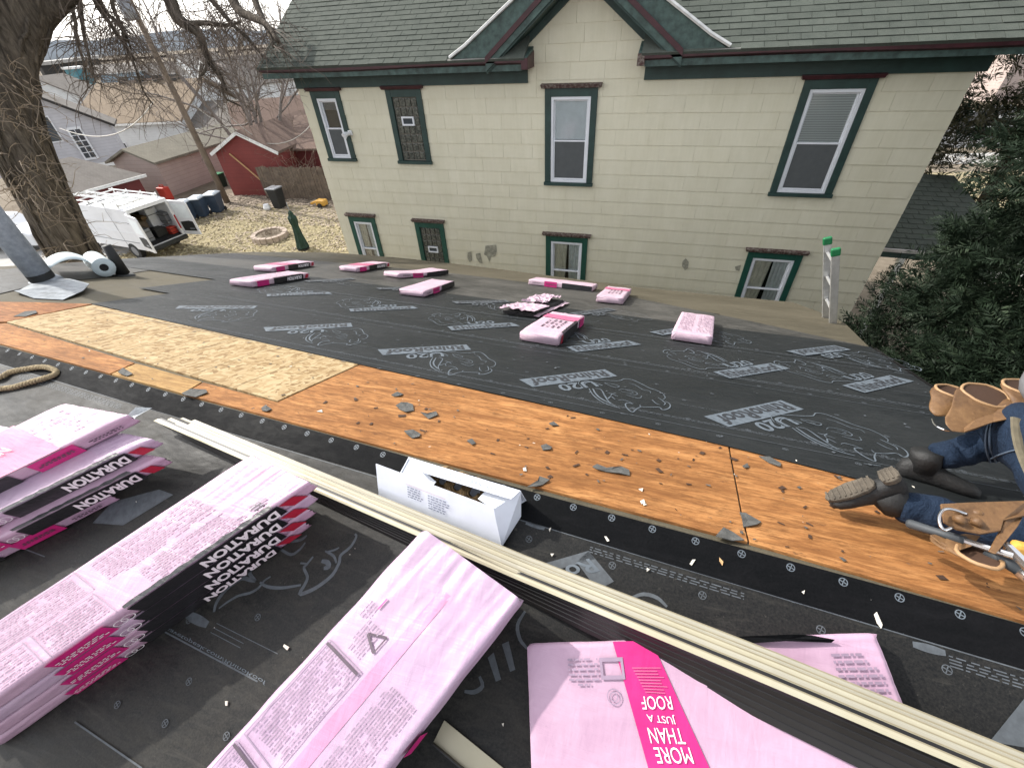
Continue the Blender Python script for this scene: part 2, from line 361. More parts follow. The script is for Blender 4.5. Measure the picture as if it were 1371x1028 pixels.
    m = NT('distant_woods'); a = m.noise(.03, 6, .75); m.set(m.ramp(a, [(.3, (.34, .38, .42)), (.7, (.44, .47, .50))]), 1, spec=0); M['hill'] = m.m  # pale blue-grey: distance haze mixed into the woods' colour
    # vegetation
    m = NT('elm_bark'); a = m.noise(5, 7, .7, m.co((2.2, 2.2, .32)), 1.0); b = m.noise(24, 4, .7, m.co((1, 1, .3)))
    m.set(m.mix(.35, m.ramp(a, [(.36, (.03, .026, .022)), (.48, (.105, .088, .07)), (.66, (.21, .178, .145))]), m.ramp(b, [(.3, (.05, .042, .033)), (.7, (.20, .168, .135))])), .95, spec=.15); m.bump(a, 1.0, .12); M['bark'] = m.m
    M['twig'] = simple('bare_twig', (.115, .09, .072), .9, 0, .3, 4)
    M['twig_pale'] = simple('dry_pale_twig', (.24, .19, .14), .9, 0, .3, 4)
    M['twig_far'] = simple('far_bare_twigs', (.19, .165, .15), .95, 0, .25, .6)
    m = NT('yew_needles'); a = m.noise(1.4, 4, .6); b = m.noise(9, 3, .7)
    m.set(m.mix(.5, m.ramp(a, [(.3, (.004, .010, .005)), (.7, (.012, .024, .011))]), m.ramp(b, [(.3, (.004, .010, .005)), (.72, (.020, .036, .015))])), .7, spec=.25); M['yew'] = m.m
    M['yew_tip'] = simple('young_yew_tips', (.022, .038, .016), .7, 0, .3, 6)
    M['brown_leaf'] = simple('brown_evergreen_leaf', (.075, .07, .035), .8, 0, .5, 3)
    # far buildings
    def lap(nm, c, step, dk=.72):
        m = NT(nm); w = m.n('TexWave', bands_direction='Z', wave_profile='SAW'); w.inputs['Scale'].default_value = .314 / step; m.l(m.co(), w.inputs['Vector'])
        a = m.noise(1.5, 5, .6); m.set(m.mix(1., m.ramp(w.outputs[0], [(0, (dk,) * 3), (.14, (1, 1, 1))]), m.ramp(a, [(.3, tuple(x * .9 for x in c)), (.7, tuple(min(1, x * 1.08) for x in c))]), 'MULTIPLY'), .7); m.bump(w.outputs[0], .3, .02); return m.m
    M['lap_white'] = lap('white_lap_siding', (.62, .64, .65), .2, .86)
    M['lap_grey'] = lap('pale_grey_lap_siding', (.50, .50, .53), .2)
    M['lap_pink'] = lap('pinkish_lap_siding', (.43, .345, .31), .22)
    M['lap_red'] = lap('barn_red_siding', (.19, .035, .03), .2)
    M['red_plain'] = simple('dark_red_paint', (.13, .022, .02), .7, 0, .25, 1)
    M['blue_metal'] = simple('blue_grey_metal_siding', (.25, .33, .40), .6, 0, .1, .3)
    M['teal'] = simple('teal_panel', (.06, .20, .24), .6)
    M['fence_wood'] = simple('weathered_fence_wood', (.13, .10, .075), .9, 0, .35, 3)
    M['pole_wood'] = simple('grey_pole_wood', (.16, .125, .095), .9, 0, .3, 2)
    M['steel_grey'] = simple('grey_steel', (.23, .24, .26), .5, .5)
    M['wire'] = simple('pale_service_cable', (.40, .38, .34), .7)
    M['far_win'] = simple('dark_far_window', (.045, .055, .065), .15)
    # vehicles
    m = NT('white_van_paint'); m.set(m.ramp(m.noise(2), [(.3, (.66, .67, .69)), (.7, (.73, .74, .76))]), .3); m.b.inputs['Coat Weight'].default_value = .4; M['van'] = m.m
    M['tyre'] = simple('tyre_rubber', (.016, .016, .017), .8)
    M['red_lens'] = simple('red_lamp_lens', (.36, .012, .02), .2)
    M['bin_blue'] = simple('navy_bin_plastic', (.035, .055, .09), .5, 0, .2, 3)
    M['bin_lid'] = simple('pale_bin_lid', (.38, .42, .46), .45, 0, .15, 3)
    M['stone'] = simple('planter_stone', (.36, .29, .235), .85, 0, .2, 4)
    M['umbrella'] = simple('dark_green_canvas', (.008, .032, .02), .8, 0, .3, 6)
    M['yellow'] = simple('yellow_plastic', (.55, .30, .05), .5)
    M['orange_red'] = simple('red_orange_plastic', (.50, .05, .03), .5)
    # person
    m = NT('dark_denim'); a = m.noise(7, 5, .65); w = m.noise(260, 2, .6, m.co((1, 1, .4))); m.set(m.mix(.4, m.ramp(a, [(.3, (.004, .009, .021)), (.7, (.011, .024, .050))]), m.ramp(w, [(.3, (.003, .007, .016)), (.7, (.020, .037, .068))])), .85, spec=.2); m.bump(m.noise(14, 4, .6, None, 1.5), .7, .02); M['denim'] = m.m
    M['seam'] = simple('denim_stitching', (.07, .10, .145), .8)
    m = NT('tan_leather'); a = m.noise(6, 6, .65, None, .5); b = m.noise(50, 4, .7); m.set(m.mix(.35, m.ramp(a, [(.3, (.06, .027, .010)), (.5, (.135, .066, .024)), (.72, (.215, .115, .046))]), m.ramp(b, [(.3, (.055, .026, .010)), (.7, (.21, .12, .05))])), .6); m.bump(m.math('ADD', a, m.math('MULTIPLY', b, .3)), .5, .012); M['leather'] = m.m
    M['leather_edge'] = simple('pale_leather_edge', (.33, .20, .10), .6)
    M['leather_in'] = simple('dark_leather_lining', (.05, .023, .011), .8)
    M['boot'] = simple('scuffed_black_boot', (.009, .009, .009), .65, 0, .4, 14, .3)
    M['sole'] = simple('worn_boot_sole', (.075, .062, .046), .85, 0, .35, 18, .5)
    M['sock'] = simple('olive_belt_webbing', (.10, .085, .055), .9, 0, .2, 40)
    M['shirt'] = simple('grey_work_shirt', (.16, .16, .17), .9, 0, .2, 8)
    M['skin'] = simple('skin', (.46, .26, .18), .5, 0, .08, 12)
    M['hair'] = simple('dark_hair', (.03, .02, .015), .7, 0, .3, 30)
    M['chrome'] = simple('bright_steel', (.62, .62, .63), .18, .95, .05)
    M['grip'] = simple('dark_grey_grip', (.035, .04, .045), .6)
mk()

# ================================================================ THE ROOF WE STAND ON
EAVE = [(-8.45, .9), (-8.45, 5.5), (-7.4, 6.75), (-5.9, 6.95), (-4.5, 6.88), (-3.2, 6.68), (-2.0, 6.42), (-.6, 6.1), (.6, 6.12), (1.7, 6.2), (1.95, 5.3), (2.0, 4.8), (1.87, 3.54), (1.86, 2.3), (1.88, 0)]
house = thing('house', FA.p(-3, 2, -1.0), 'house underfoot with a low gable roof half stripped to bare boards under black underlayment', 'house')
mb = MB(); poly = [(-8.45, 0)] + EAVE
mb.prism(poly, -.22, 0.0, FA.p)
mb.build('roof', [M['felt']], house)
mb = MB(); mb.prism([(-8.45, 0), (1.88, 0), (1.88, 4.2), (-8.45, 4.2)], -.2, 0, NE.p); mb.build('roof', [M['felt']], house)
# walls down to the ground, set in from the eaves
bl = [FA.p(-8.1, 6.0, -.3), FA.p(1.45, 5.7, -.3), NE.p(1.45, 3.9, -.3), NE.p(-8.1, 3.9, -.3)]
mb = MB(); mb.hexa([(p[0], p[1], GZ - .05) for p in bl] + [tuple(p) for p in bl]); mb.build('wall', M['siding'], house)
# edge flashing along the rakes: a thin dark strip
mb = MB(); mb.slab([FA.p(1.885, .02, -.12), FA.p(1.885, 3.5, -.12), FA.p(1.885, 3.5, .012), FA.p(1.885, .02, .012)], .02, FA.u); mb.build('rake_trim', M['drip_dark'], house)

def border(u):
    return float(np.interp(u, [-8.5, -6.3, -3.75, -2.2, -.69, .885, 1.86], [5.0, 5.2, 5.45, 5.30, 5.08, 4.18, 3.52]))
def sheet(name, fr, u0, u1, lo, hi, h, mat, du=.25, clip=None, wob=.006):
    """one run of underlayment as a thin wavy-edged sheet; lo, hi may be functions of u"""
    n = max(2, int((u1 - u0) / du)); us = np.linspace(u0, u1, n + 1); V = []; Fq = []
    flo = lo if callable(lo) else (lambda u: lo); fhi = hi if callable(hi) else (lambda u: hi)
    cols = []
    for i, u in enumerate(us):
        a = flo(u) + wob * math.sin(u * 3.1 + h * 900); b = fhi(u) + wob * math.sin(u * 2.3 + h * 1300 + 1)
        if clip: b = min(b, clip(u))
        b = max(b, a + .001); cols.append((u, a, b))
    mb = MB(); m_ = 5
    for u, a, b in cols:
        mb.v += [tuple(fr.p(u, a + (b - a) * k / (m_ - 1), h)) for k in range(m_)]
        mb.v += [tuple(fr.p(u, a + (b - a) * k / (m_ - 1), h - .0025)) for k in range(m_)]
    st = 2 * m_
    for i in range(n):
        if cols[i][2] - cols[i][1] < .002 and cols[i + 1][2] - cols[i + 1][1] < .002: continue
        for k in range(m_ - 1):
            mb.f.append((i * st + k, i * st + k + 1, (i + 1) * st + k + 1, (i + 1) * st + k))
        mb.f.append((i * st, (i + 1) * st, (i + 1) * st + m_, i * st + m_))
        mb.f.append((i * st + m_ - 1, i * st + st - 1, (i + 1) * st + st - 1, (i + 1) * st + m_ - 1))
    mb.mi = [0] * len(mb.f)
    return mb.build(name, mat, house)
edge_px = [(125, 409), (480, 489), (975, 599), (1420, 716)]
eu = [FA.px(*p) for p in edge_px]
plytop = lambda u: float(np.interp(u, [e[0] for e in eu], [e[1] for e in eu])) - .012
R1 = 1.868
ul = []
ul.append(sheet('underlayment_strip', FA, -8.44, R1, 4.40, 5.6, .006, M['under_far_glare'], clip=border))
ul.append(sheet('underlayment_strip', FA, -8.44, R1, 3.50, 4.47, .009, M['under_far_glare'], clip=border))
ul.append(sheet('underlayment_strip', FA, -8.44, R1, 2.60, 3.57, .012, M['under_far'], clip=border))
ul.append(sheet('underlayment_strip', FA, -5.55, R1, 1.69, 2.67, .015, M['under_far']))
ul.append(sheet('underlayment_strip', FA, -5.0, R1, plytop, 1.76, .018, M['under_far']))
# left end of the slope: grey sheet with sun glare in its colour, lapping over the old felt
def leftpatch(px, h, mat):
    pts = [FA.px(*p) for p in px]; mb = MB(); mb.prism(pts, h - .003, h, FA.p); return mb.build('underlayment_strip', mat, house)
leftpatch([(-60, 408), (-60, 368), (100, 352), (178, 350), (240, 352), (205, 362), (140, 372), (60, 380)], .008, M['under_far_glare'])
# near slope
un = []
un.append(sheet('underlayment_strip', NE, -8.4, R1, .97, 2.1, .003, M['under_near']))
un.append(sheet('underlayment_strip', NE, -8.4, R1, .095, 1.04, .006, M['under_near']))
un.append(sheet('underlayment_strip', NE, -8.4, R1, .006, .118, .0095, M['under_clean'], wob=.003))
far_row = ul[4]; near_row = un[1]; near_lap = un[2]

# bare boards of the stripped strip beside the ridge
def board(name, px, mat, label=None, h=.0118):
    pts = [FA.px(*p) for p in px]; mb = MB(); mb.prism(pts, -.002, h, FA.p); return mb.build(name, mat, house, label=label, bevel=.0015)
board('osb_panel', [(480.5, 490), (372, 539.5), (10, 433), (125, 410)], M['osb'], 'pale strand board panel with a printed grid', .0135)
board('plywood_panel', [(-70, 420), (-60, 405), (60, 406.5), (124, 408.5), (9, 432.5), (-60, 436)], M['ply_red'])
board('plywood_panel', [(-70, 442), (8, 434.5), (181, 488), (148.5, 502.5), (-70, 441.5 + 1)], M['ply'])
board('plywood_panel', [(183, 488.6), (271, 513.6), (245, 529), (150, 503)], M['ply_light'], 'paler plywood offcut')
board('plywood_panel', [(273, 514.2), (372, 541.3), (482, 490.5), (974, 599.5), (991, 692), (1000, 728.5), (640, 634), (247, 529.6)], M['ply'])
board('plywood_panel', [(976.5, 600), (993.5, 692), (1003, 729.3), (1460, 861), (1460, 728)], M['ply'])
# grid lines printed on the strand board
mb = MB(); q = [FA.px(*p) for p in [(480, 490), (372, 539), (10, 433), (125, 410)]]
q = [np.array(a) for a in q]
for t in (.117, .243, .37, .50, .63, .76, .88):
    a = q[0] + (q[3] - q[0]) * t; b = q[1] + (q[2] - q[1]) * t; d = (q[3] - q[0]) / np.linalg.norm(q[3] - q[0]) * .003
    mb.prism([tuple(a - d), tuple(b - d), tuple(b + d), tuple(a + d)], .0137, .0142, FA.p)
mb.build('grid_print', M['osb_line'], house, kind='stuff')

# ---------------------------------------------------------------- print on the underlayment
TP_O = (690, 485); TP_S = .16047
def tp(x, y): return np.array(FA.px(TP_O[0] + x * TP_S, TP_O[1] + y * TP_S, .018))
TL, TR = tp(30, 150), tp(740, 65); BLb = tp(160, 210)
e1 = (TR - TL); Lw = np.linalg.norm(e1); e1 = e1 / Lw; e2 = np.array([-e1[1], e1[0]])
if (BLb - TL) @ e2 < 0: e2 = -e2
def loc(x, y): d = tp(x, y) - TL; return np.array([d @ e1, d @ e2]) / Lw
STROKES = [
 ([(520, 190), (530, 165), (570, 150), (650, 150), (760, 158), (860, 160), (900, 145), (950, 148), (1000, 165), (1060, 195), (1110, 220), (1180, 245), (1220, 270), (1240, 300), (1220, 315)], 9),
 ([(940, 180), (990, 195), (1040, 225), (1060, 235), (1110, 245), (1120, 262)], 7),
 ([(1240, 330), (1275, 350), (1280, 375), (1255, 395), (1215, 400), (1190, 380), (1120, 380), (1040, 375), (1030, 360)], 10),
 ([(1040, 375), (1000, 395), (970, 420), (930, 395), (910, 360), (925, 345), (975, 352)], 11),
 ([(970, 350), (930, 330), (880, 318), (850, 322)], 7),
 ([(1130, 318), (1160, 345), (1195, 360)], 8), ([(1180, 300), (1210, 320), (1240, 345), (1228, 362)], 8),
 ([(855, 240), (880, 230), (930, 232), (990, 250), (1010, 270), (980, 278), (930, 262), (875, 248)], 6),
 ([(925, 245), (960, 250), (975, 262), (945, 260)], 5), ([(920, 278), (980, 297), (1030, 305), (1045, 285)], 7),
 ([(530, 190), (560, 215), (600, 215), (572, 190), (600, 175), (650, 175), (700, 190), (720, 200), (665, 192)], 8),
 ([(735, 178), (790, 185), (860, 205), (830, 215), (780, 200), (740, 180)], 7),
 ([(610, 225), (640, 275), (700, 325), (780, 362), (865, 387)], 11), ([(640, 225), (670, 275), (720, 315), (790, 350)], 15), ([(660, 222), (710, 235), (735, 280), (770, 330), (820, 365)], 9),
 ([(725, 250), (745, 290), (765, 310), (790, 290), (825, 315)], 10), ([(760, 258), (800, 268), (830, 262)], 8), ([(790, 285), (800, 270), (850, 290)], 7),
 ([(870, 430), (975, 445)], 7)]
SP = [(np.array([loc(*p) for p in s]), w * TP_S * .0042 / 2 * 3.4) for s, w in STROKES]
UL_BL = loc(160, 210); UL_BR = loc(840, 120)
def ribbon(mb, pts, w, P):
    """flat band of constant width along a polyline (resampled smooth)"""
    pts = np.array(pts, float)
    if len(pts) > 2:                                   # Catmull-Rom
        ex = np.vstack([2 * pts[0] - pts[1], pts, 2 * pts[-1] - pts[-2]]); out = []
        for i in range(1, len(ex) - 2):
            for t in (0, .33, .66):
                a, b, c, d = ex[i - 1], ex[i], ex[i + 1], ex[i + 2]
                out.append(.5 * ((2 * b) + (c - a) * t + (2 * a - 5 * b + 4 * c - d) * t * t + (3 * b - a - 3 * c + d) * t ** 3))
        out.append(pts[-1]); pts = np.array(out)
    n = len(pts); base = len(mb.v)
    for i in range(n):
        d = pts[min(i + 1, n - 1)] - pts[max(i - 1, 0)]; d = d / (np.linalg.norm(d) + 1e-9); q = np.array([-d[1], d[0]]) * w / 2
        tpr = .55 + .45 * math.sin(math.pi * min(1, max(0, (i + .5) / n)))
        mb.v += [tuple(P(*(pts[i] - q * tpr))), tuple(P(*(pts[i] + q * tpr)))]
    for i in range(n - 1): mb.f.append((base + 2 * i, base + 2 * i + 2, base + 2 * i + 3, base + 2 * i + 1)); mb.mi.append(mb.cur)
def emblem(fr, p0, ang, L, h, parent, mat, clip=None, text=True):
    """label box with lettering, grade name and rhino head; p0 = template TL, ang = direction of the label's top edge"""
    c, s = math.cos(ang), math.sin(ang)
    def P(x, y, dh=0.0):
        a = p0[0] + (x * c + y * s) * L; b = p0[1] + (x * s - y * c) * L; return fr.p(a, b, h + dh)
    wd = UL_BL[1]; mb = MB()
    # label box, slanted ends, with dark lettering on it
    q = [(0, 0), (1, 0), (1 + (UL_BR[0] - 1) * .6, wd), (UL_BL[0] * .6, wd)]
    mb.v += [tuple(P(*a)) for a in q]; mb.f.append((0, 1, 2, 3)); mb.mi.append(0)
    for pts, w in SP: ribbon(mb, pts, w, P)
    o = mb.build('printed_emblem', mat, parent)
    m2 = MB()
    # lettering runs the other way round (upside down in the label frame)
    def tf(x, y): return P(.95 - x * .88, wd * .10 + y * wd * .80, .0009)
    add_text(m2, 'RhinoRoof', tf, .03, .12); m2.build('lettering', M['print_dark'], parent)
    m3 = MB()
    def tg(x, y): return P(.66 - x * .40, wd * 1.10 + y * wd * .74, 0)
    add_text(m3, 'U20', tg, .02, .1); m3.build('lettering', mat, parent)
A_LIST = [((505.5, 468.8), (624.7, 462)), ((694.8, 509), (808.7, 495.4)), ((942, 558.5), (1044.4, 536.8)), ((353, 439), (472, 433)), ((1052.3, 470.6), (1118, 462.7)), ((869, 445), (925, 437)), ((604.5, 404), (678, 402)), ((762, 419.5), (812, 413)), ((406, 376.3), (471, 372.6)), ((240, 410), (346, 410)), ((503, 386), (560, 384))]
B_LIST = [((770.7, 472), (858.7, 462)), ((977.5, 507.4), (1057.5, 494.2)), ((605, 443), (696, 437)), ((468.5, 418), (560, 413.7)), ((357, 397.4), (445, 394))]
def row_h(v): return .018 if v < 1.76 else .015 if v < 2.67 else .012 if v < 3.57 else .009 if v < 4.47 else .006
for lst, flip in ((A_LIST, 0), (B_LIST, 1)):
    for (pa, pb) in lst:
        a, b = np.array(FA.px(*pa, .015)), np.array(FA.px(*pb, .015))
        if flip: a, b = b, a
        ang = math.atan2(b[1] - a[1], b[0] - a[0]); L = .5 * np.linalg.norm(b - a) + .5 * .672
        i = 4 if a[1] < 1.7 else 3 if a[1] < 2.6 else 2 if a[1] < 3.5 else 1
        emblem(FA, a, ang, L, .0205, ul[i], M['print'] if a[1] < 3 else M['print_dim'])
# one more, half under the worker and past the edge
a = np.array(FA.px(1241, 552, .015)); b = np.array(FA.px(1330, 531, .015)); a, b = b, a
ang = R_(228); emblem(FA, np.array([1.80, 2.44]), ang, .66, .0205, ul[3], M['print'])
# ruled lines, lap lines and rows of nail marks
def dashes(mb, fr, u0, u1, v, h, lw, dash=None, slope=0, rnd=random):
    u = u0
    while u < u1:
        L = (u1 - u0) if dash is None else rnd.uniform(*dash)
        e = min(u + L, u1); va = v + slope * (u - u0); vb = v + slope * (e - u0)
        mb.v += [tuple(fr.p(u, va - lw / 2, h)), tuple(fr.p(e, vb - lw / 2, h)), tuple(fr.p(e, vb + lw / 2, h)), tuple(fr.p(u, va + lw / 2, h))]
        k = len(mb.v); mb.f.append((k - 4, k - 3, k - 2, k - 1)); mb.mi.append(0); u = e + (0 if dash is None else rnd.uniform(.004, .012) if lw < .006 else rnd.uniform(.03, .1))
def nailmark(mb, fr, u, v, h, r=.0115):
    k = 14; b = len(mb.v)
    for i in range(k):
        t = 2 * math.pi * i / k
        for q in (r * .80, r): mb.v.append(tuple(fr.p(u + q * math.cos(t), v + q * math.sin(t), h)))
    for i in range(k): j = (i + 1) % k; mb.f.append((b + 2 * i, b + 2 * j, b + 2 * j + 1, b + 2 * i + 1)); mb.mi.append(0)
    for t in (.35, .35 + math.pi / 2):
        c, s = math.cos(t) * r * .8, math.sin(t) * r * .8; c2, s2 = -math.sin(t) * r * .12, math.cos(t) * r * .12; b = len(mb.v)
        mb.v += [tuple(fr.p(u + x, v + y, h)) for x, y in ((-c - c2, -s - s2), (c - c2, s - s2), (c + c2, s + s2), (-c + c2, -s + s2))]; mb.f.append((b, b + 1, b + 2, b + 3)); mb.mi.append(0)
for k, (row, v0) in enumerate(((ul[4], .80), (ul[3], 1.76), (ul[2], 2.65))):
    mb = MB(); h = .0205
    u0 = -4.8 if k < 2 else -6
    dashes(mb, FA, u0, 1.86, v0 + .055 if k else .852, h, .004)
    for j in range(3): dashes(mb, FA, u0 + .3, 1.8, v0 + .075 + .009 * j + (.052 if k == 0 else 0), h, .0035, (.01, .04))
    if k: dashes(mb, FA, u0, 1.86, v0 - .05, h, .004)
    uu = u0
    while uu < 1.82:
        for dv in ((.0, .145) if k else (.005, .15)):
            nailmark(mb, FA, uu + (0 if dv < .1 else .145), v0 + dv - (0 if k == 0 else .03), h, .013)
        uu += .29
    uu = u0 + .1
    while uu < 1.8:
        nailmark(mb, FA, uu, v0 + .42, h, .012); nailmark(mb, FA, uu + .16, v0 + .62, h, .012); uu += .33
    mb.build('nail_marks', M['print_dim'], row, kind='stuff')
    m2 = MB(); uu = u0 + .35
    while uu < 1.4:
        def tf(x, y, uu=uu): return FA.p(uu + (1 - x) * .42, v0 + .34 + (1 - y) * .013, h)
        add_text(m2, 'savetopeak.com/RhinoRoof | 1 800-567-9797', tf); uu += 1.17
    m2.build('lettering', M['print_dim'], row)
# near slope print
mb = MB(); h = .0102
uu = -4.2
while uu < 1.85: nailmark(mb, NE, uu, .024, h, .0125); uu += .141
mb.build('nail_marks', M['print'], near_lap, kind='stuff')
mb = MB(); h = .0072
dashes(mb, NE, -4, 1.86, .122, h, .0035)
for j in range(4):
    if j < 3: dashes(mb, NE, -.02, .47, .142 + .008 * j, h, .0032, (.008, .03))
    dashes(mb, NE, -3.6, -2.6, .142 + .008 * j, h, .0032, (.008, .03)); dashes(mb, NE, .98, 1.5, .142 + .008 * j, h, .0032, (.008, .03))
for u, v in [(-.237, .178), (.065, .179), (.352, .184), (.677, .177), (.973, .178), (1.28, .18), (-.54, .178), (-.85, .179), (.20, .33), (.5, .33)]: nailmark(mb, NE, u, v, h, .0125)
P_ = lambda x, y: NE.px(x, y, .007)
for x, y in [(345, 826), (253, 830), (253, 912), (221, 968), (157, 943), (740, 790), (303, 985), (520, 700)]:
    nailmark(mb, NE, *P_(x, y), h, .0125)
for (xa, ya), (xb, yb), lw in [((216, 843), (345, 912), .006), ((100, 966), (190, 1028), .006), ((0, 722), (60, 745), .005)]:
    a, b = np.array(P_(xa, ya)), np.array(P_(xb, yb)); ribbon(mb, [a, b], lw, lambda x, y: NE.p(x, y, h))
for k in range(3):
    a, b = np.array(P_(290 - 4 * k, 834 + 6 * k)), np.array(P_(372 - 42 * (k > 0) - 4 * k, 875 - 20 * (k > 0) + 6 * k)); ribbon(mb, [a, b], .003, lambda x, y: NE.p(x, y, h))
def pill(mb, px0, px1, w):
    a, b = np.array(P_(*px0)), np.array(P_(*px1)); ribbon(mb, [a, (a + b) / 2, b], w, lambda x, y: NE.p(x, y, h))
pill(mb, (250, 822), (278, 836), .034); pill(mb, (1222, 862), (1266, 874), .022); pill(mb, (704, 700), (729, 708), .014)
mb.build('nail_marks', M['print_dim'], near_row, kind='stuff')
mb = MB()
def tline(t, pa, pb, ht, mb):
    a, b = np.array(P_(*pa)), np.array(P_(*pb)); d = b - a; nrm = np.array([d[1], -d[0]]) / np.linalg.norm(d) * ht
    if nrm[1] < 0: nrm = -nrm
    add_text(mb, t, lambda x, y: NE.p(*(a + d * x + nrm * y), h))
tline('savetopeak.com/RhinoRoof | 1 800-567-9797', (1256, 856), (1060, 800), .012, mb)
tline('savetopeak.com', (738, 698), (702, 686), .010, mb)
tline('savetopeak.com/RhinoRoof', (226, 838), (358, 910), -.016, mb)
mb.build('lettering', M['print'], near_row)
# big print fragments between the stacks (traced heads, grade name, label corners)
g0 = (240, 690); gs = .18964
G_ST = [([(245, 680), (265, 610), (330, 520), (400, 465), (450, 440), (500, 455), (540, 462)], .017), ([(490, 320), (515, 365), (497, 410), (540, 460)], .016),
 ([(280, 655), (340, 610), (420, 565), (500, 545), (560, 510), (600, 460), (645, 430)], .010), ([(570, 470), (620, 500), (720, 510), (860, 490)], .012),
 ([(945, 290), (900, 345), (880, 370), (905, 430), (890, 480), (850, 550), (900, 540), (980, 500), (1080, 420), (1130, 330), (1140, 280), (1210, 220), (1250, 150), (1240, 130)], .014),
 ([(855, 335), (905, 340)], .008), ([(1005, 320), (1045, 330), (1055, 360), (1020, 372)], .020), ([(1030, 250), (1090, 285), (1110, 335)], .010), ([(1040, 255), (1090, 245), (1130, 225)], .008),
 ([(670, 205), (720, 240), (790, 275), (850, 240), (890, 190)], .011), ([(715, 150), (780, 180), (860, 170), (900, 140)], .012), ([(730, 120), (800, 130), (850, 105)], .012), ([(800, 60), (810, 100), (790, 130)], .009)]
mb = MB()
for s, w in G_ST: ribbon(mb, [P_(g0[0] + x * gs, g0[1] + y * gs) for x, y in s], w, lambda x, y: NE.p(x, y, h))
mb.build('printed_emblem', M['print_dim'], near_row)
mb = MB()
def flat(px, mb):
    b = len(mb.v); mb.v += [tuple(NE.p(*P_(*p), h)) for p in px]; mb.f.append(tuple(range(b, b + len(px)))); mb.mi.append(0)
# corner of the label beside the white box: frame round a dark R
flat([(729, 754), (788, 737), (797, 748), (741, 764)], mb); flat([(788, 737), (822, 778), (800, 790), (772, 752)], mb)
flat([(124, 700), (150, 672), (213, 655), (232, 662), (165, 703)], mb); flat([(1325, 992), (1371, 935), (1400, 935), (1400, 1005)], mb)
flat([(672, 862), (683, 899), (690, 896), (681, 858)], mb); flat([(653, 880), (664, 912), (671, 909), (661, 873)], mb)
ribbon(mb, [P_(x, y) for x, y in [(703, 818), (693, 836), (696, 855), (706, 868)]], .012, lambda x, y: NE.p(x, y, h))
ribbon(mb, [P_(x, y) for x, y in [(642, 905), (646, 918), (635, 926), (622, 925)]], .013, lambda x, y: NE.p(x, y, h))
ribbon(mb, [P_(x, y) for x, y in [(845, 800), (862, 795), (880, 800), (893, 812)]], .012, lambda x, y: NE.p(x, y, h))
mb.build('printed_emblem', M['print_dim'], near_row, kind='stuff')
mb = MB(); a, b, d_ = np.array(P_(768, 776)), np.array(P_(752, 757)), np.array(P_(800, 765))
add_text(mb, 'Ro', lambda x, y: NE.p(*(a + (d_ - a) * (1 - x) * 1.1 + (b - a) * (1 - y) * .9), h + .001), .02); mb.build('lettering', M['print'], near_row)

# ================================================================ THE NEIGHBOUR'S HOUSE
WY = 9.3; WK = WY / 9.0
X0, X1, ZE = -7.60, 4.22, -.93
GX, GS, GA = -1.53, .80, .86               # gable centre, slope, apex of the wall under the rakes
nb = thing('house', (-1.7, WY + 3, GZ), 'cream sided two storey house with green trim and a steep cross gable', 'house')
WIN = dict(ul=(-7.32, -6.60, -2.32, -.98), ug=(-5.51, -4.72, -2.34, -.98), uc=(-2.20, -1.23, -2.68, -1.02), ur=(2.02, 3.02, -2.73, -.98),
           ll=(-7.27, -6.52, -5.2, -3.58), lg=(-5.43, -4.67, -5.2, -3.62), lc=(-2.18, -1.24, -5.35, -3.74), lr=(1.99, 2.97, -5.35, -3.80))
def cut(rects, h):
    out = []
    for (a, b, c, d) in rects:
        x0, x1, z0, z1 = h
        if x1 <= a or x0 >= b or z1 <= c or z0 >= d: out.append((a, b, c, d)); continue
        if x0 > a: out.append((a, x0, c, d))
        if x1 < b: out.append((x1, b, c, d))
        m0, m1 = max(a, x0), min(b, x1)
        if z0 > c: out.append((m0, m1, c, z0))
        if z1 < d: out.append((m0, m1, z1, d))
    return out
OP = {k: (w[0] + .11, w[1] - .11, w[2] + .05, w[3] - .12) for k, w in WIN.items()}   # openings inside the trim
rs = [(X0, X1, GZ, ZE + .4)]
for w in OP.values(): rs = cut(rs, w)
mb = MB()
for a, b, c, d in rs: mb.box(a, b, WY, WY + .14, c, d)
mb.v += [(GX - 1.75, WY, ZE + .4), (GX + 1.75, WY, ZE + .4), (GX, WY, GA + .25), (GX - 1.75, WY + .14, ZE + .4), (GX + 1.75, WY + .14, ZE + .4), (GX, WY + .14, GA + .25)]
k = len(mb.v) - 6; mb.f += [(k, k + 1, k + 2), (k + 3, k + 5, k + 4), (k, k + 2, k + 5, k + 3), (k + 1, k + 4, k + 5, k + 2)]; mb.mi += [0] * 4
mb.build('wall', M['siding'], nb)
mb = MB(); mb.box(X0, X0 + .14, WY + .143, WY + 6.5, GZ, ZE + .35); mb.box(X1 - .14, X1, WY + .143, WY + 6.5, GZ, ZE + .35); mb.box(X0, X1, WY + 6.5, WY + 6.64, GZ, ZE + .35)
mb.build('wall', M['siding'], nb)
mb = MB(); mb.box(X0 + .16, X1 - .16, WY + 1.6, WY + 1.7, GZ, ZE + .3); mb.box(X0 + .16, X1 - .16, WY + .16, WY + 1.6, -3.25, -3.15); mb.build('room_partition', M['dark'], nb)
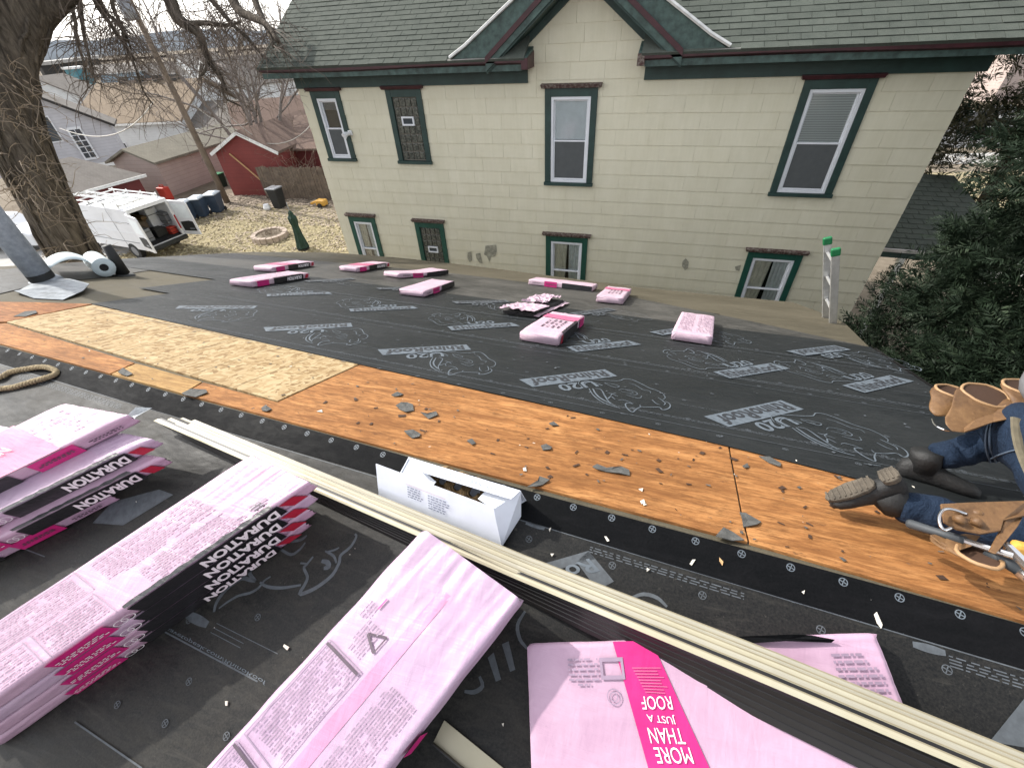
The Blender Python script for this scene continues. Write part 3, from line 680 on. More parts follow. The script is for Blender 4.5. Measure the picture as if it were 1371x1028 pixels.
# shingles of the siding, course by course
ST = .2585; tiles = []
row = 0; z = -.9 + 7 * ST
while z > GZ + .2:
    z1 = z; z0 = z - ST
    off = random.uniform(0, .61); x = X0 - off
    while x < X1:
        a, b = max(x, X0), min(x + .608, X1); x += .61
        if b - a < .05: continue
        if z0 > -1.0:                              # gable part: clip under the rakes
            hw = (GA - (z0 + z1) / 2) / GS; lo, hi = GX - hw, GX + hw
            if z0 < -.78: lo, hi = X0, X1
            a, b = max(a, lo), min(b, hi)
            if b - a < .04: continue
        rr = [(a, b, z0, z1)]
        for w in WIN.values(): rr = cut(rr, (w[0] + .02, w[1] - .02, w[2] + .03, w[3] - .02))
        if rr: tiles.append((rr, (a + b) / 2, (z0 + z1) / 2))
    z -= ST; row += 1
tiles.sort(key=lambda t: -(1 / (t[1] ** 2 + WY ** 2 + t[2] ** 2)))
vis = [t for t in tiles if t[2] > -5.4]; hid = [t for t in tiles if t[2] <= -5.4]
def tile_mb(mb, t, jit):
    for a, b, c, d in t[0]:
        e = .0006; w = jit
        mb.hexa([(a + e, WY - .014 - w, c + w), (b - e, WY - .014 - w * .6, c + w * .5), (b - e, WY - .001, c), (a + e, WY - .001, c),
                 (a + e, WY - .0045, d), (b - e, WY - .0045, d), (b - e, WY - .001, d), (a + e, WY - .001, d)])
for t in vis[:300]:
    mb = MB(); tile_mb(mb, t, random.uniform(0, .0025)); mb.build('siding_shingle', M['siding'], nb)
mb = MB()
for t in vis[300:] + hid: tile_mb(mb, t, random.uniform(0, .0025))
mb.build('siding_shingles', M['siding'], nb, kind='stuff')
# stains where cable or vents were taken off the wall
M['stain'] = simple('grey_wall_patch', (.30, .29, .225), .8, 0, .35, 16)
def patch(px, nm='wall_patch'):
    mb = MB(); pts = [at_y(x, y, WY - .019) for x, y in px]; mb.slab(pts, .001, (0, 1, 0)); mb.build(nm, M['stain'], nb)
patch([(650, 329), (664, 328), (665, 336), (663, 343), (657, 344), (655, 351), (652, 343), (648, 341)]); patch([(637, 340), (643, 339), (646, 353), (642, 352), (638, 346)]); patch([(626, 338), (631, 337), (632, 349), (628, 351), (626, 345)])
patch([(914, 350), (918, 346), (922, 351), (921, 359), (917, 362), (913, 356)]); patch([(984, 357), (992, 355), (990, 363), (985, 362)])

def window(k, kind):
    x0, x1, z0, z1 = WIN[k]; up = k[0] == 'u'; gr = M['green'] if up else M['green_bright']
    w = MB(); t = .115; y0, y1 = WY - .045, WY + .02
    w.box(x0, x0 + t, y0, y1, z0 + .06, z1); w.box(x1 - t, x1, y0, y1, z0 + .06, z1); w.box(x0 + t, x1 - t, y0 + .002, y1, z1 - .13, z1)
    o = w.build('window', gr, nb, bevel=.004)
    s = MB(); s.box(x0 - .015, x1 + .015, WY - .075, WY + .02, z0, z0 + .058); s.build('sill', M['green_worn'] if not up else M['green'], o)
    worn = k in ('uc', 'lr', 'lc', 'll', 'lg')
    s = MB(); e = .055 if k not in ('ll', 'lg') else .03
    s.hexa([(x0 - e, WY - .085, z1 + .002), (x1 + e, WY - .085, z1 + .002), (x1 + e, WY, z1 + .002), (x0 - e, WY, z1 + .002), (x0 - e - .02, WY - .11, z1 + .06), (x1 + e + .02, WY - .11, z1 + .06), (x1 + e + .02, WY, z1 + .075), (x0 - e - .02, WY, z1 + .075)])
    s.build('head_moulding', M['maroon_worn'] if worn else M['maroon'], o, bevel=.006)
    a, b, c, d = x0 + t, x1 - t, z0 + .06, z1 - .13
    if kind == 'block':
        f = MB(); f.box(a, b, WY + .012, WY + .06, c, d); f.build('mortar', M['mortar'], o)
        nx, bw = 4, (b - a - .03) / 4; nz = int(round((d - c - .03) / (bw * 1.15))); bh = (d - c - .03) / nz
        vz = nz - 3 if up else nz - 4
        for i in range(nx):
            for j in range(nz):
                if j == vz and i in (1, 2): continue
                q = MB(); xx, zz = a + .015 + i * bw, c + .015 + j * bh
                q.box(xx + .008, xx + bw - .008, WY - .012, WY + .03, zz + .008, zz + bh - .008); q.build('glass_block', M['glass_block'], o, bevel=.012)
        q = MB(); xa, xb, za, zb = a + .015 + bw * .95, a + .015 + bw * 3.05, c + .015 + bh * vz, c + .015 + bh * (vz + 1)
        q.box(xa, xb, WY - .035, WY - .005, zb - .03, zb); q.box(xa, xb, WY - .035, WY - .005, za, za + .03); q.box(xa, xa + .03, WY - .035, WY - .005, za + .03, zb - .03); q.box(xb - .03, xb, WY - .035, WY - .005, za + .03, zb - .03)
        q.build('vent_frame', M['white'], o); q = MB(); q.box(xa + .03, xb - .03, WY - .016, WY - .012, za + .03, zb - .03); q.build('vent_pane', M['far_win'], o)
        return
    fw = .05; f = MB(); y0, y1 = WY - .03, WY + .05
    f.box(a + .002, a + fw, y0, y1, c, d); f.box(b - fw, b - .002, y0, y1, c, d); f.box(a + fw, b - fw, y0, y1, d - fw, d); f.box(a + fw, b - fw, y0, y1, c, c + fw * .9)
    f.build('frame', M['white'], o, bevel=.004)
    m = (c + d) / 2 + .01; s = MB(); sw = .026
    def sash(za, zb, yy):
        s.box(a + fw + .001, a + fw + sw, yy, yy + .03, za, zb); s.box(b - fw - sw, b - fw - .001, yy, yy + .03, za, zb); s.box(a + fw + sw, b - fw - sw, yy, yy + .03, zb - sw, zb); s.box(a + fw + sw, b - fw - sw, yy, yy + .03, za, za + sw)
    sash(c + fw, m + .015, WY - .012); sash(m - .015, d - fw - .001, WY + .02); s.build('sash', M['white'], o)
    for za, zb, yy in ((c + fw, m, WY + .004), (m, d - fw, WY + .036)):
        g = MB(); g.box(a + fw + .01, b - fw - .01, yy, yy + .004, za + .01, zb - .01); g.build('pane', M['glass'], o)
    ix0, ix1 = a + fw - .01, b - fw + .01
    if kind == 'shade':
        g = MB(); g.box(ix0, ix1, WY + .044, WY + .047, m + .02 if k == 'uc' else m - .05, d); g.build('roller_shade', M['shade'] if k == 'uc' else M['blind'], o)
    if kind in ('shade', 'screen'):
        g = MB(); g.box(ix0, ix1, WY - .004, WY - .001, c + fw + .005, m - .01); g.build('insect_screen', M['screen'], o)
        if k == 'ul': g = MB(); g.box(ix0, ix1, WY + .044, WY + .047, d - .22, d); g.build('roller_shade', M['screen'], o)
    if kind == 'curtain':
        for sd, mt in ((0, M['curtain']), (1, M['curtain2'])):
            V = []; Fq = []; n = 18
            for i in range(n + 1):
                t_ = i / n; top = (ix0 + (ix1 - ix0) * .52 * t_) if sd == 0 else (ix1 - (ix1 - ix0) * .44 * t_)
                bot = (ix0 + (ix1 - ix0) * .42 * t_) if sd == 0 else (ix1 - (ix1 - ix0) * .40 * t_)
                yy = WY + .062 + .014 * math.sin(t_ * 26 + sd)
                V += [(bot, yy, c), (top, yy, d)]
            for i in range(n): Fq.append((2 * i, 2 * i + 2, 2 * i + 3, 2 * i + 1))
            np_mesh('curtain', V, Fq, mt, o, smooth=True)
for k, kd in dict(ul='screen', ug='block', uc='shade', ur='shade', ll='curtain', lg='block', lc='curtain', lr='curtain').items(): window(k, kd)
# eaves: frieze board, soffit, green fascia, maroon gutter with a pale lip
EY = 8.86
def eave(xa, xb, zl, zr, endL, endR):
    m = MB(); m.box(max(xa + (.3 if endL else .0), X0 - .01) if endL else xa + .0, xb - (.3 if endR else 0) if endR else min(xb, X1 + .01), WY - .05, WY + .0, ZE, -.70); m.build('frieze_board', M['green'], nb)
    m = MB(); m.box(xa, xb, EY + .05, WY + .1, -.705, -.675); m.build('soffit', M['green'], nb)
    m = MB(); m.box(xa, xb, EY + .03, EY + .05, -.715, -.625); m.build('fascia', M['green_worn'], nb)
    m = MB(); n = 12; rings = []
    for i in range(n + 1):
        x = xa - .01 + (xb - xa + .02) * i / n; dz = .012 * math.sin(x * 1.3) + (zl + (zr - zl) * i / n)
        rings.append([(x, EY - .03, -.60 + dz), (x, EY - .03, -.545 + dz), (x, EY + .035, -.535 + dz), (x, EY + .035, -.63 + dz)])
    m.loft(rings); m.build('gutter', M['maroon'], nb)
    m = MB(); rings = [[(x, y, z + .0) for (x, y, z) in ((r[0][0], EY - .034, r[1][2] + .002), (r[0][0], EY + .02, r[2][2] + .004), (r[0][0], EY + .02, r[2][2] + .014), (r[0][0], EY - .034, r[1][2] + .014))] for r in rings]
    m.loft(rings); m.build('gutter_lip', M['gutter'], nb)
eave(-8.04, -2.52, 0, 0, True, False); eave(-.46, 4.62, 0, 0, False, True)
# small returns at the gable's feet
for xa, xb in ((-2.52, -2.40), (-.58, -.46)):
    m = MB(); m.hexa([(xa, EY - .03, -.70), (xb, EY - .03, -.70), (xb, WY, -.70), (xa, WY, -.70), (xa, EY - .03, -.54), (xb, EY - .03, -.54), (xb, WY, -.46), (xa, WY, -.46)]); m.build('eave_return', M['maroon_worn'] if xa > -1 else M['maroon'], nb, bevel=.008)
for xa, xb in ((-3.1, -2.41), (-.57, .1)):
    m = MB(); m.hexa([(xa, EY - .02, -.538), (xb, EY - .02, -.538), (xb, WY, -.538), (xa, WY, -.538), (xa, EY - .02, -.52), (xb, EY - .02, -.525), (xb, WY, -.40), (xa, WY, -.40)]); m.build('return_roof', M['green_worn'], nb)
# main roof: slope .62, laid in shingle courses
TS = .62; RN = np.array([0, -TS, 1]); RN /= np.linalg.norm(RN); RD = np.array([0, 1, TS]); RD /= np.linalg.norm(RD)
E0 = np.array([0, EY - .05, -.535])
def rp(x, s, h=0): return E0 + RD * s + RN * h + np.array([x, 0, 0])
RLEN = 5.2
mb = MB(); SM = (WY + .16 - E0[1]) / RD[1]
for xa, xb, s0 in ((-8.06, -2.46, 0), (-.52, 4.72, 0), (-2.458, -.522, SM)):
    mb.hexa([rp(xa, s0, -.05), rp(xb, s0, -.05), rp(xb, RLEN, -.05), rp(xa, RLEN, -.05), rp(xa, s0), rp(xb, s0), rp(xb, RLEN), rp(xa, RLEN)])
top = rp(0, RLEN); yb = top[1] * 2 - E0[1]
mb.v += [tuple(rp(-8.06, RLEN)), tuple(rp(4.72, RLEN)), (4.72, yb, E0[2]), (-8.06, yb, E0[2])]; k = len(mb.v) - 4; mb.f.append((k, k + 1, k + 2, k + 3)); mb.mi.append(0)
for xx in (X0, X1):                                   # gable end walls
    mb.v += [(xx, WY + .1, ZE + .3), (xx, yb - .4, ZE + .3), (xx, top[1], top[2] - .1)]; k = len(mb.v) - 3; mb.f.append((k, k + 1, k + 2)); mb.mi.append(0)
mb.build('roof', M['roof_green'], nb)
# cross gable: flared roof planes from its ridge down to the eaves
GAP = .74                                             # outer apex height at the rake
prof = [0, .3, .6, 1.05, 1.35, 1.66, 2.0, 2.3]; pz = [.97, .75, .53, .21, .03, -.16, -.37, -.52]
def gz(d): return float(np.interp(d, prof, pz))
for sd in (-1, 1):
    mb = MB(); rings = []
    for d, z in zip(prof, pz):
        yb2 = E0[1] + (z + .04 - E0[2]) / TS + .25
        x = GX + sd * d; rings.append([(x, EY - .02, z), (x, max(yb2, EY + .02), z), (x, max(yb2, EY + .02), z + .03), (x, EY - .02, z + .03)])
    mb.loft(rings); mb.build('gable_roof', M['roof_green'], nb)
    # pale flashing along the valley edge
    mb = MB(); mb.tube([(GX + sd * d, EY - .03, z + .035) for d, z in zip(prof, pz)], .028, 5); mb.build('valley_flashing', M['white_metal'], nb)
    # rake: maroon moulding, worn green board, dark inner board against the wall
    a, b = np.array([GX, EY - .03, GAP + .0]), np.array([GX + sd * 1.63, EY - .03, -.50])
    for nm, o0, o1, ya, yb_, mt in (('rake_moulding', .0, .075, EY - .05, EY + .02, 'maroon'), ('rake_board', .077, .17, EY - .03, EY + .03, 'green_worn'), ('rake_soffit', .172, .20, EY + .0, WY, 'green'), ('rake_frieze', .203, .31, WY - .05, WY + .0, 'green')):
        m = MB(); dn = np.array([0, 0, -1.0]) * 1.22
        p = [a + dn * o0, b + dn * o0, b + dn * o1, a + dn * o1]; q = []
        if nm == 'rake_frieze': p[1] = a + dn * o0 + (b - a) * .72; p[2] = a + dn * o1 + (b - a) * .60
        m.hexa([(x[0], ya, x[2]) for x in p] + [(x[0], yb_, x[2]) for x in p]); m.build(nm, M[mt], nb)
    # painted cheek between the straight rake and the flare
    m = MB(); m.slab([(GX + sd * 1.60, EY - .005, -.53), (GX + sd * 2.28, EY - .005, -.53), (GX + sd * 1.66, EY - .005, gz(1.66)), (GX + sd * 1.05, EY - .005, gz(1.05)), (GX + sd * .3, EY - .005, gz(.3)), (GX + sd * .3, EY - .005, .48)], .01, (0, 1, 0)); m.build('cheek_board', M['green_worn'], nb)
# roof shingles: tabs 0.32 m wide, 0.14 m to the weather
tabs = []; ex = .142
for j in range(int(RLEN / ex)):
    s0 = j * ex; off = (j % 2) * .16 + random.uniform(-.02, .02); x = -8.06 + off - .32
    while x < 4.7:
        a, b = max(x, -8.06), min(x + .32, 4.7); x += .32
        if b - a < .04: continue
        zc = rp((a + b) / 2, s0)[2]; d = abs((a + b) / 2 - GX)
        if d < 2.3 and zc < np.interp(d, prof, pz) + .02: continue
        tabs.append((a, b, s0))
def tab_mb(mb, t, th):
    a, b, s0 = t; e = .004
    mb.hexa([rp(a + e, s0 - .004, .001), rp(b - e, s0 - .004, .001), rp(b - e, s0 + ex, .001), rp(a + e, s0 + ex, .001), rp(a + e, s0 - .004, th), rp(b - e, s0 - .004, th), rp(b - e, s0 + ex, .003), rp(a + e, s0 + ex, .003)])
def seen(t):
    P = rp((t[0] + t[1]) / 2, t[2]); c = ROT.T @ P; return c[2] > 0 and (CY - F_PX * c[1] / c[2]) > -4
vt = [t for t in tabs if seen(t)]; nv = [t for t in tabs if not seen(t)]
vt.sort(key=lambda t: np.linalg.norm(rp((t[0] + t[1]) / 2, t[2])))
rt = [t for t in vt if t[0] > 0][:300]; rts = set(rt)
for t in rt:
    mb = MB(); tab_mb(mb, t, random.uniform(.010, .017)); mb.build('roof_shingle', M['roof_green'], nb)
mb = MB()
for t in vt + nv:
    if t not in rts: tab_mb(mb, t, random.uniform(.010, .017))
mb.build('roof_shingles', M['roof_green'], nb, kind='stuff')
# lamp beside the upper window
p = at_y(469, 178, WY - .03); lamp = thing('wall_lamp', p, 'small white floodlight on the cream wall beside the upper left window', 'wall lamp')
mb = MB(); mb.box(p[0] - .05, p[0] + .05, WY - .05, WY - .016, p[2] - .05, p[2] + .05); mb.build('mount', M['white_metal'], lamp, bevel=.01)
mb = MB(); mb.tube([p + (0, -.02, 0), p + (-.05, -.10, -.01), p + (-.07, -.16, -.04)], [.025, .05, .065], 10); mb.build('lamp_head', M['white'], lamp, smooth=False)
# porch roof on the far corner
pc = [at_y(1186, 331, 10.3), at_y(1345, 349, 10.3), at_y(1322, 275, 12.6), at_y(1243, 231, 12.6)]
pc[1][2] = pc[0][2] - .05; pc[2][2] = pc[3][2] - .05; pc[0][0] = 4.235; pc[3][0] = 4.235; pc[1][0] = 6.9; pc[2][0] = 6.3
porch = thing('porch', (5.5, 11.5, GZ), 'low green shingled porch roof behind the dark evergreen at the corner of the cream house', 'porch')
mb = MB(); nn = np.cross(pc[1] - pc[0], pc[3] - pc[0]); nn /= np.linalg.norm(nn); mb.slab(pc, -.08, nn); mb.build('roof', M['roof_green'], porch)
pk = [t for t in range(9)]
mb = MB()
for j in range(16):
    for i in range(9):
        f = lambda a, b, h: (pc[0] * (1 - a) + pc[1] * a) * (1 - b) + (pc[3] * (1 - a) + pc[2] * a) * b + nn * h
        o = .5 / 9 * (j % 2); a0, a1 = max(0, i / 9 - o + .003), min(1, (i + 1) / 9 - o - .003); b0, b1 = j / 16, (j + 1) / 16
        mb.hexa([f(a0, b0, .001), f(a1, b0, .001), f(a1, b1, .001), f(a0, b1, .001), f(a0, b0, .014), f(a1, b0, .014), f(a1, b1, .003), f(a0, b1, .003)])
mb.build('roof_shingles', M['roof_green'], porch, kind='stuff')
mb = MB(); mb.bar(pc[0] + (0, -.04, -.03), pc[1] + (0, -.04, -.03), .05, .06); mb.build('gutter', M['gutter'], porch)
mb = MB(); mb.bar(pc[0] + (0, 0, -.13), pc[1] + (0, 0, -.13), .04, .12); mb.build('fascia', M['green'], porch)
for q in (pc[1] + (-.2, .1, -.1), pc[2] + (-.2, -.2, -.1)):
    mb = MB(); mb.bar((q[0], q[1], GZ), q, .12, .12, (0, 1, 0)); mb.build('post', M['white_metal'], porch)

# ================================================================ SHINGLE BUNDLES
def bmap(fr, a, ex, ey, h0, h1):
    """(s,t,k) in the unit box to world: s along the length, t across, k up"""
    a, ex, ey = np.array(a), np.array(ex), np.array(ey)
    def P(s, t, k):
        q = a + ex * s + ey * t; return fr.p(q[0], q[1], h0 + (h1 - h0) * k)
    return P
def rr_section(n):
    """rounded rectangle section in (t,k), counter-clockwise; side layers bulge a little"""
    pts = []
    for t in np.linspace(.02, .98, n): pts.append((t, 0.0))
    for k in (.12, .3, .42, .58, .7, .88): pts.append((1.0, k))
    for t in np.linspace(.98, .02, n): pts.append((t, 1.0))
    for k in (.88, .7, .58, .42, .3, .12): pts.append((0.0, k))
    return pts
def surf(seed, wr):
    """height ripple of the film on top, as a fraction of the bundle's height"""
    ph = np.random.default_rng(seed).uniform(0, 6.28, 8)
    def dk(s, t):
        e = abs(2 * s - 1)
        n = lambda a, b, c: mnoise.noise(Vector((a + ph[0] * 9, b + ph[1] * 5, c + seed * 1.7)))
        w = n(s * 3.2, t * 20 + 2.5 * math.sin(3 * s + ph[3]), 0) * .055 * e ** 2.2 + n(s * 6, t * 44 + 8 * s, 3) * .035 * e ** 1.6 + n(s * 22 + 6 * t, t * 5, 6) * .018 + n(s * 4, t * 3, 9) * .05
        return wr * (w - .05 * e ** 8)
    return dk
def bundle_body(P, seed, wr, dk, sag=0.0, near=True):
    r = np.random.default_rng(seed + 1000); sec = rr_section(41 if near else 13); ns = 48 if near else 22; rings = []
    ph = r.uniform(0, 6.28, 8)
    for i in range(ns + 1):
        s = i / ns; s = .5 - .5 * math.cos(math.pi * s) * (1.0) if True else s
        ring = []; endp = min(s, 1 - s) / .012
        for (t, k) in sec:
            dt = dz = 0
            if t in (0.0, 1.0):
                bul = .010 * abs(math.sin(math.pi * 3.5 * k + ph[0])) + .0035 * math.sin(31 * s + ph[1] + 9 * k); dt = bul * (1 if t == 1.0 else -1) * min(1, wr + .3)
            if k == 1.0: dz = dk(s, t) - sag * math.sin(math.pi * s) ** 2
            elif k > .5: dz = dk(s, t) * (k - .5) * 2 - sag * math.sin(math.pi * s) ** 2 * k
            if endp < 1: dt += (.5 - t) * .012 * (1 - endp); dz += (.5 - k) * .10 * (1 - endp)
            jag = .005 * math.sin(26 * k + ph[5]) * (1 if endp < .5 else 0)
            ring.append(P(s + jag, t + dt, k + dz))
        rings.append(ring)
    return rings
def face_quads(mb, P, side, s0, s1, e0, e1, off, n=14, skew=0.0, Wd=.336, H=.08, jag=0):
    """patch of print on a bundle: side 'top' uses t as second axis, 'front' (t=0) uses k"""
    b = len(mb.v); m = 4
    for i in range(n + 1):
        for j in range(m + 1):
            u = s0 + (s1 - s0) * i / n; w = e0 + (e1 - e0) * j / m; u += skew * (w - e0)
            if jag and j in (0, m): w += jag * math.sin(i * 2.7) * (1 if j else -1)
            mb.v.append(tuple(P(u, w, 1 + off / H) if side == 'top' else P(u, -off / Wd - .012, w)))
    for i in range(n):
        for j in range(m):
            k = b + i * (m + 1) + j; mb.f.append((k, k + 1, k + m + 2, k + m + 1)); mb.mi.append(mb.cur)
def fine_print(mb, P, s0, s1, t0, t1, lines, off, along='s', dens=.82, r=random, th=.42):
    """rows of word-like dashes on the top face"""
    for i in range(lines):
        a = t0 + (t1 - t0) * (i + .2) / lines; h = (t1 - t0) / lines * th; u = s0; end = s1 - abs(s1 - s0) * (r.random() * .35 if r.random() < .2 else 0)
        while u < end:
            w = r.uniform(.006, .022); e = min(u + w, end)
            if r.random() < dens:
                k = len(mb.v)
                if along == 's': q = [(u, a), (e, a), (e, a + h), (u, a + h)]
                else: q = [(a, u), (a, e), (a + h, e), (a + h, u)]
                mb.v += [tuple(P(x, y, 1 + off)) for x, y in q]; mb.f.append((k, k + 1, k + 2, k + 3)); mb.mi.append(0)
            u = e + .004
def frame_lines(mb, P, s0, s1, t0, t1, off, w=.003, wt=.008):
    for q in ((s0, s1, t0, t0 + wt), (s0, s1, t1 - wt, t1), (s0, s0 + w, t0, t1), (s1 - w, s1, t0, t1)):
        k = len(mb.v); mb.v += [tuple(P(a, b, 1 + off)) for a, b in ((q[0], q[2]), (q[1], q[2]), (q[1], q[3]), (q[0], q[3]))]; mb.f.append((k, k + 1, k + 2, k + 3)); mb.mi.append(0)
BO = .07                                              # print sits this fraction of the height above the film
def bundle(label, group, fr, a, ex, ey, h0, h1, style, seed, mat='pink', wr=1.0, detail=2, sag=0, ls=1.0):
    P = bmap(fr, a, ex, ey, h0, h1); base = P(.5, .5, 0)
    o = thing('shingle_bundle', base, label, 'shingle bundle', group)
    dk = surf(seed, wr); mb = MB(); mb.loft(bundle_body(P, seed, wr, dk, sag, fr is NE)); body = mb.build('wrapper', M[mat], o, smooth=False)
    me = body.data; me.polygons.foreach_set('use_smooth', [True] * len(me.polygons))
    Q = lambda s, t, k: P(s, t, k - sag * math.sin(math.pi * s) ** 2 + (dk(s, t) if k >= 1 else dk(s, 0) * max(0, k - .5) * 2))
    rnd = random.Random(seed)
    if 'side' in style or 'sideflip' in style:
        fl = 'sideflip' in style; X = (lambda s: (1 - s) * ls) if fl else (lambda s: s * ls)
        mb = MB(); face_quads(mb, Q, 'front', X(.13), X(.66), .0, .98, .004, n=16)
        face_quads(mb, Q, 'top', X(.14), X(.66), -.012, .05, .0045, n=16, jag=.01); mb.build('black_band', M['black_film'], o, smooth=True)
        mb = MB(); face_quads(mb, Q, 'front', X(.045), X(.10), .12, .88, .005, n=3, skew=.03); mb.build('red_badge', M['red_film'], o)
        mb = MB(); face_quads(mb, Q, 'front', X(.745), X(.93), .02, .97, .005, n=6); mb.build('magenta_band', M['magenta'], o, smooth=True)
        if detail > 0:
            mb = MB()
            if detail == 1: add_text(mb, 'DURATION', lambda x, y: Q(X(.17 + .27 * x), -.045, .82 - .64 * y), .05, .2)
            else: add_text(mb, 'DURATION', lambda x, y: Q(X(.145 + .29 * x), -.05, .88 - .72 * y), .045, .25)
            mb.build('lettering', M['letter_white'], o)
        if detail > 1:
            mb = MB(); 
            for c in (.690, .715):
                for q in (.9, 1.0):
                    pass
                k = 16; b = len(mb.v)
                for i in range(k):
                    t = 2 * math.pi * i / k
                    for rr in (.84, 1.0): mb.v.append(tuple(Q(X(c + .021 * rr * math.cos(t)), -.05, .5 + .26 * rr * math.sin(t))))
                for i in range(k): j = (i + 1) % k; mb.f.append((b + 2 * i, b + 2 * j, b + 2 * j + 1, b + 2 * i + 1)); mb.mi.append(0)
            for j in range(3):
                u = .76 + .01 * j
                while u < .91:
                    e = u + rnd.uniform(.008, .02); k = len(mb.v); kk = .36 + .13 * j
                    mb.v += [tuple(Q(X(x), -.046, y)) for x, y in ((u, kk), (e, kk), (e, kk + .06), (u, kk + .06))]; mb.f.append((k, k + 1, k + 2, k + 3)); mb.mi.append(0); u = e + .006
            mb.build('badge_print', M['letter_white'], o, kind='stuff')
    if 'sidepink' in style:                           # far long side shows the plain pink flap with the magenta panel
        mb = MB(); face_quads(mb, Q, 'front', .26, .46, .0, .98, .005, n=6); mb.build('magenta_band', M['magenta'], o, smooth=True)
        mb = MB(); face_quads(mb, Q, 'front', .54, 1.0, .0, .98, .004, n=12); mb.build('black_band', M['black_film'], o, smooth=True)
        mb = MB()
        for j in range(2):
            u = .07
            while u < .2:
                e = u + rnd.uniform(.008, .02); k = len(mb.v); kk = .40 + .14 * j
                mb.v += [tuple(Q(x, -.04, y)) for x, y in ((u, kk), (e, kk), (e, kk + .09), (u, kk + .09))]; mb.f.append((k, k + 1, k + 2, k + 3)); mb.mi.append(0); u = e + .006
            u = .29
            while u < .43:
                e = u + rnd.uniform(.008, .02); k = len(mb.v); kk = .40 + .14 * j
                mb.v += [tuple(Q(x, -.046, y)) for x, y in ((u, kk), (e, kk), (e, kk + .09), (u, kk + .09))]; mb.f.append((k, k + 1, k + 2, k + 3)); mb.mi.append(0); u = e + .006
        mb.build('badge_print', M['ink'], o, kind='stuff')
    if 'toprose' in style:                            # broad pink band across the top
        mb = MB(); face_quads(mb, Q, 'top', .30, .62, -.01, 1.0, .004, n=10, skew=-.08); mb.build('rose_band', M['rose'], o, smooth=True)
        mb = MB()
        for i, (w, t0) in enumerate((('MORE', .62), ('THAN', .42))):
            add_text(mb, w, lambda x, y, t0=t0: Q(.55 - .17 * x, t0 + .15 * y, 1.16), .0)
        mb.build('lettering', M['letter_white'], o)
        mb = MB(); fine_print(mb, Q, .05, .26, .2, .85, 7, BO, dens=.35, r=rnd, th=.2); mb.build('scuff_print', M['ink_soft'], o, kind='stuff')
    if 'farband' in style:
        mb = MB(); face_quads(mb, Q, 'top', .62, .80, -.01, 1.0, .004, n=5, skew=.03); mb.build('magenta_band', M['rose'], o, smooth=True)
        mb = MB()
        for c in (.25, .38, .5): fine_print(mb, Q, c, c + .09, .2, .75, 4, BO, dens=.8, r=rnd)
        mb.build('fine_print', M['ink'], o, kind='stuff')
    if 'fartext' in style:
        mb = MB()
        for t0 in (.08, .55): fine_print(mb, Q, .08, .9, t0, t0 + .36, 9, BO, dens=.55, r=rnd)
        mb.build('fine_print', M['ink_soft'], o, kind='stuff')
    if 'backprint' in style:                          # instruction panels
        mb = MB()
        fine_print(mb, Q, .20, .46, .08, .42, 9, BO, along='s', r=rnd); fine_print(mb, Q, .20, .52, .5, .92, 12, BO, r=rnd)
        fine_print(mb, Q, .58, .74, .06, .46, 10, BO, r=rnd); fine_print(mb, Q, .78, .97, .06, .42, 9, BO, r=rnd); fine_print(mb, Q, .58, .95, .55, .95, 12, BO, r=rnd)
        frame_lines(mb, Q, .57, .75, .03, .48, BO); frame_lines(mb, Q, .77, .985, .03, .46, BO); frame_lines(mb, Q, .56, .97, .53, .97, BO)
        fine_print(mb, Q, .10, .2, .06, .2, 3, BO, r=rnd)
        mb.build('fine_print', M['ink_soft'], o, kind='stuff')
        mb = MB(); face_quads(mb, Q, 'top', .12, .15, .10, .2, .005, n=2); mb.build('stamp_block', M['ink'], o)
    return o, Q
def d2(a, b): return np.array(b) - np.array(a)
SK = 'shingle bundles stacked near the ridge'
# --- left-centre stack: four bundles, sheared like a leaning pile
dS = np.array([-.596, .803]); wS = np.array([-.335, -.03]) * .96
TH = .075
lab = ['top bundle of the long sunlit stack left of the white box, small print upward', 'second bundle down in the sunlit stack left of the white box', 'third bundle down in the sunlit stack left of the white box', 'bottom bundle, deep in shadow, of the sunlit stack left of the white box']
hT = .27
for i in range(4):
    h1 = hT - i * .069
    a = np.array(NE.px(413, 645, hT)) + dS * (.0, .045, .10, .16)[i] + np.array([.0, .0])
    bundle(lab[i], SK, NE, a, dS * 1.27, wS, max(.008, h1 - .069), h1 - .002, ('side', 'backprint') if i == 0 else ('side',), 11 + i, 'pink' if i != 1 else 'pink2', .9, ls=.84)
# --- far-left stack
dL = np.array([-.72, .70]) / 1.004; wL = np.array(NE.px(82, 540, .3)) - np.array(NE.px(172, 556, .3))
h = .30
for i, (px, lb, st) in enumerate([((172, 556), 'pink bundle with a broad rose band lying on top of the leftmost stack', ('sidepink', 'toprose')), ((203, 587), 'second bundle from the top of the leftmost stack, pushed out toward the ridge', ('side',)),
                              ((217, 612), 'third bundle from the top of the leftmost stack, sticking out furthest', ('side',)), ((143, 663), 'bottom bundle of the leftmost stack, set back under the others', ('sidepink',))]):
    h1 = .30 - .072 * i; a = NE.px(px[0], px[1], h1 - .004)
    bundle(lb, SK, NE, a, dL * 1.03, wL, max(.008, h1 - .071), h1 - .002, st, 31 + i, 'pink' if i % 2 == 0 else 'pink2')
a = NE.px(22, 575, .2)
o, Q = bundle('pink bundle at the far left edge behind the leftmost stack', SK, NE, a, dL * 1.0, wL, .13, .2, ('side',), 41, 'pink2', detail=0)
bundle('bundle under the one at the far left edge behind the leftmost stack', SK, NE, np.array(a) + dL * .03, dL * 1.0, wL, .008, .128, ('side',), 42, 'pink', detail=0)
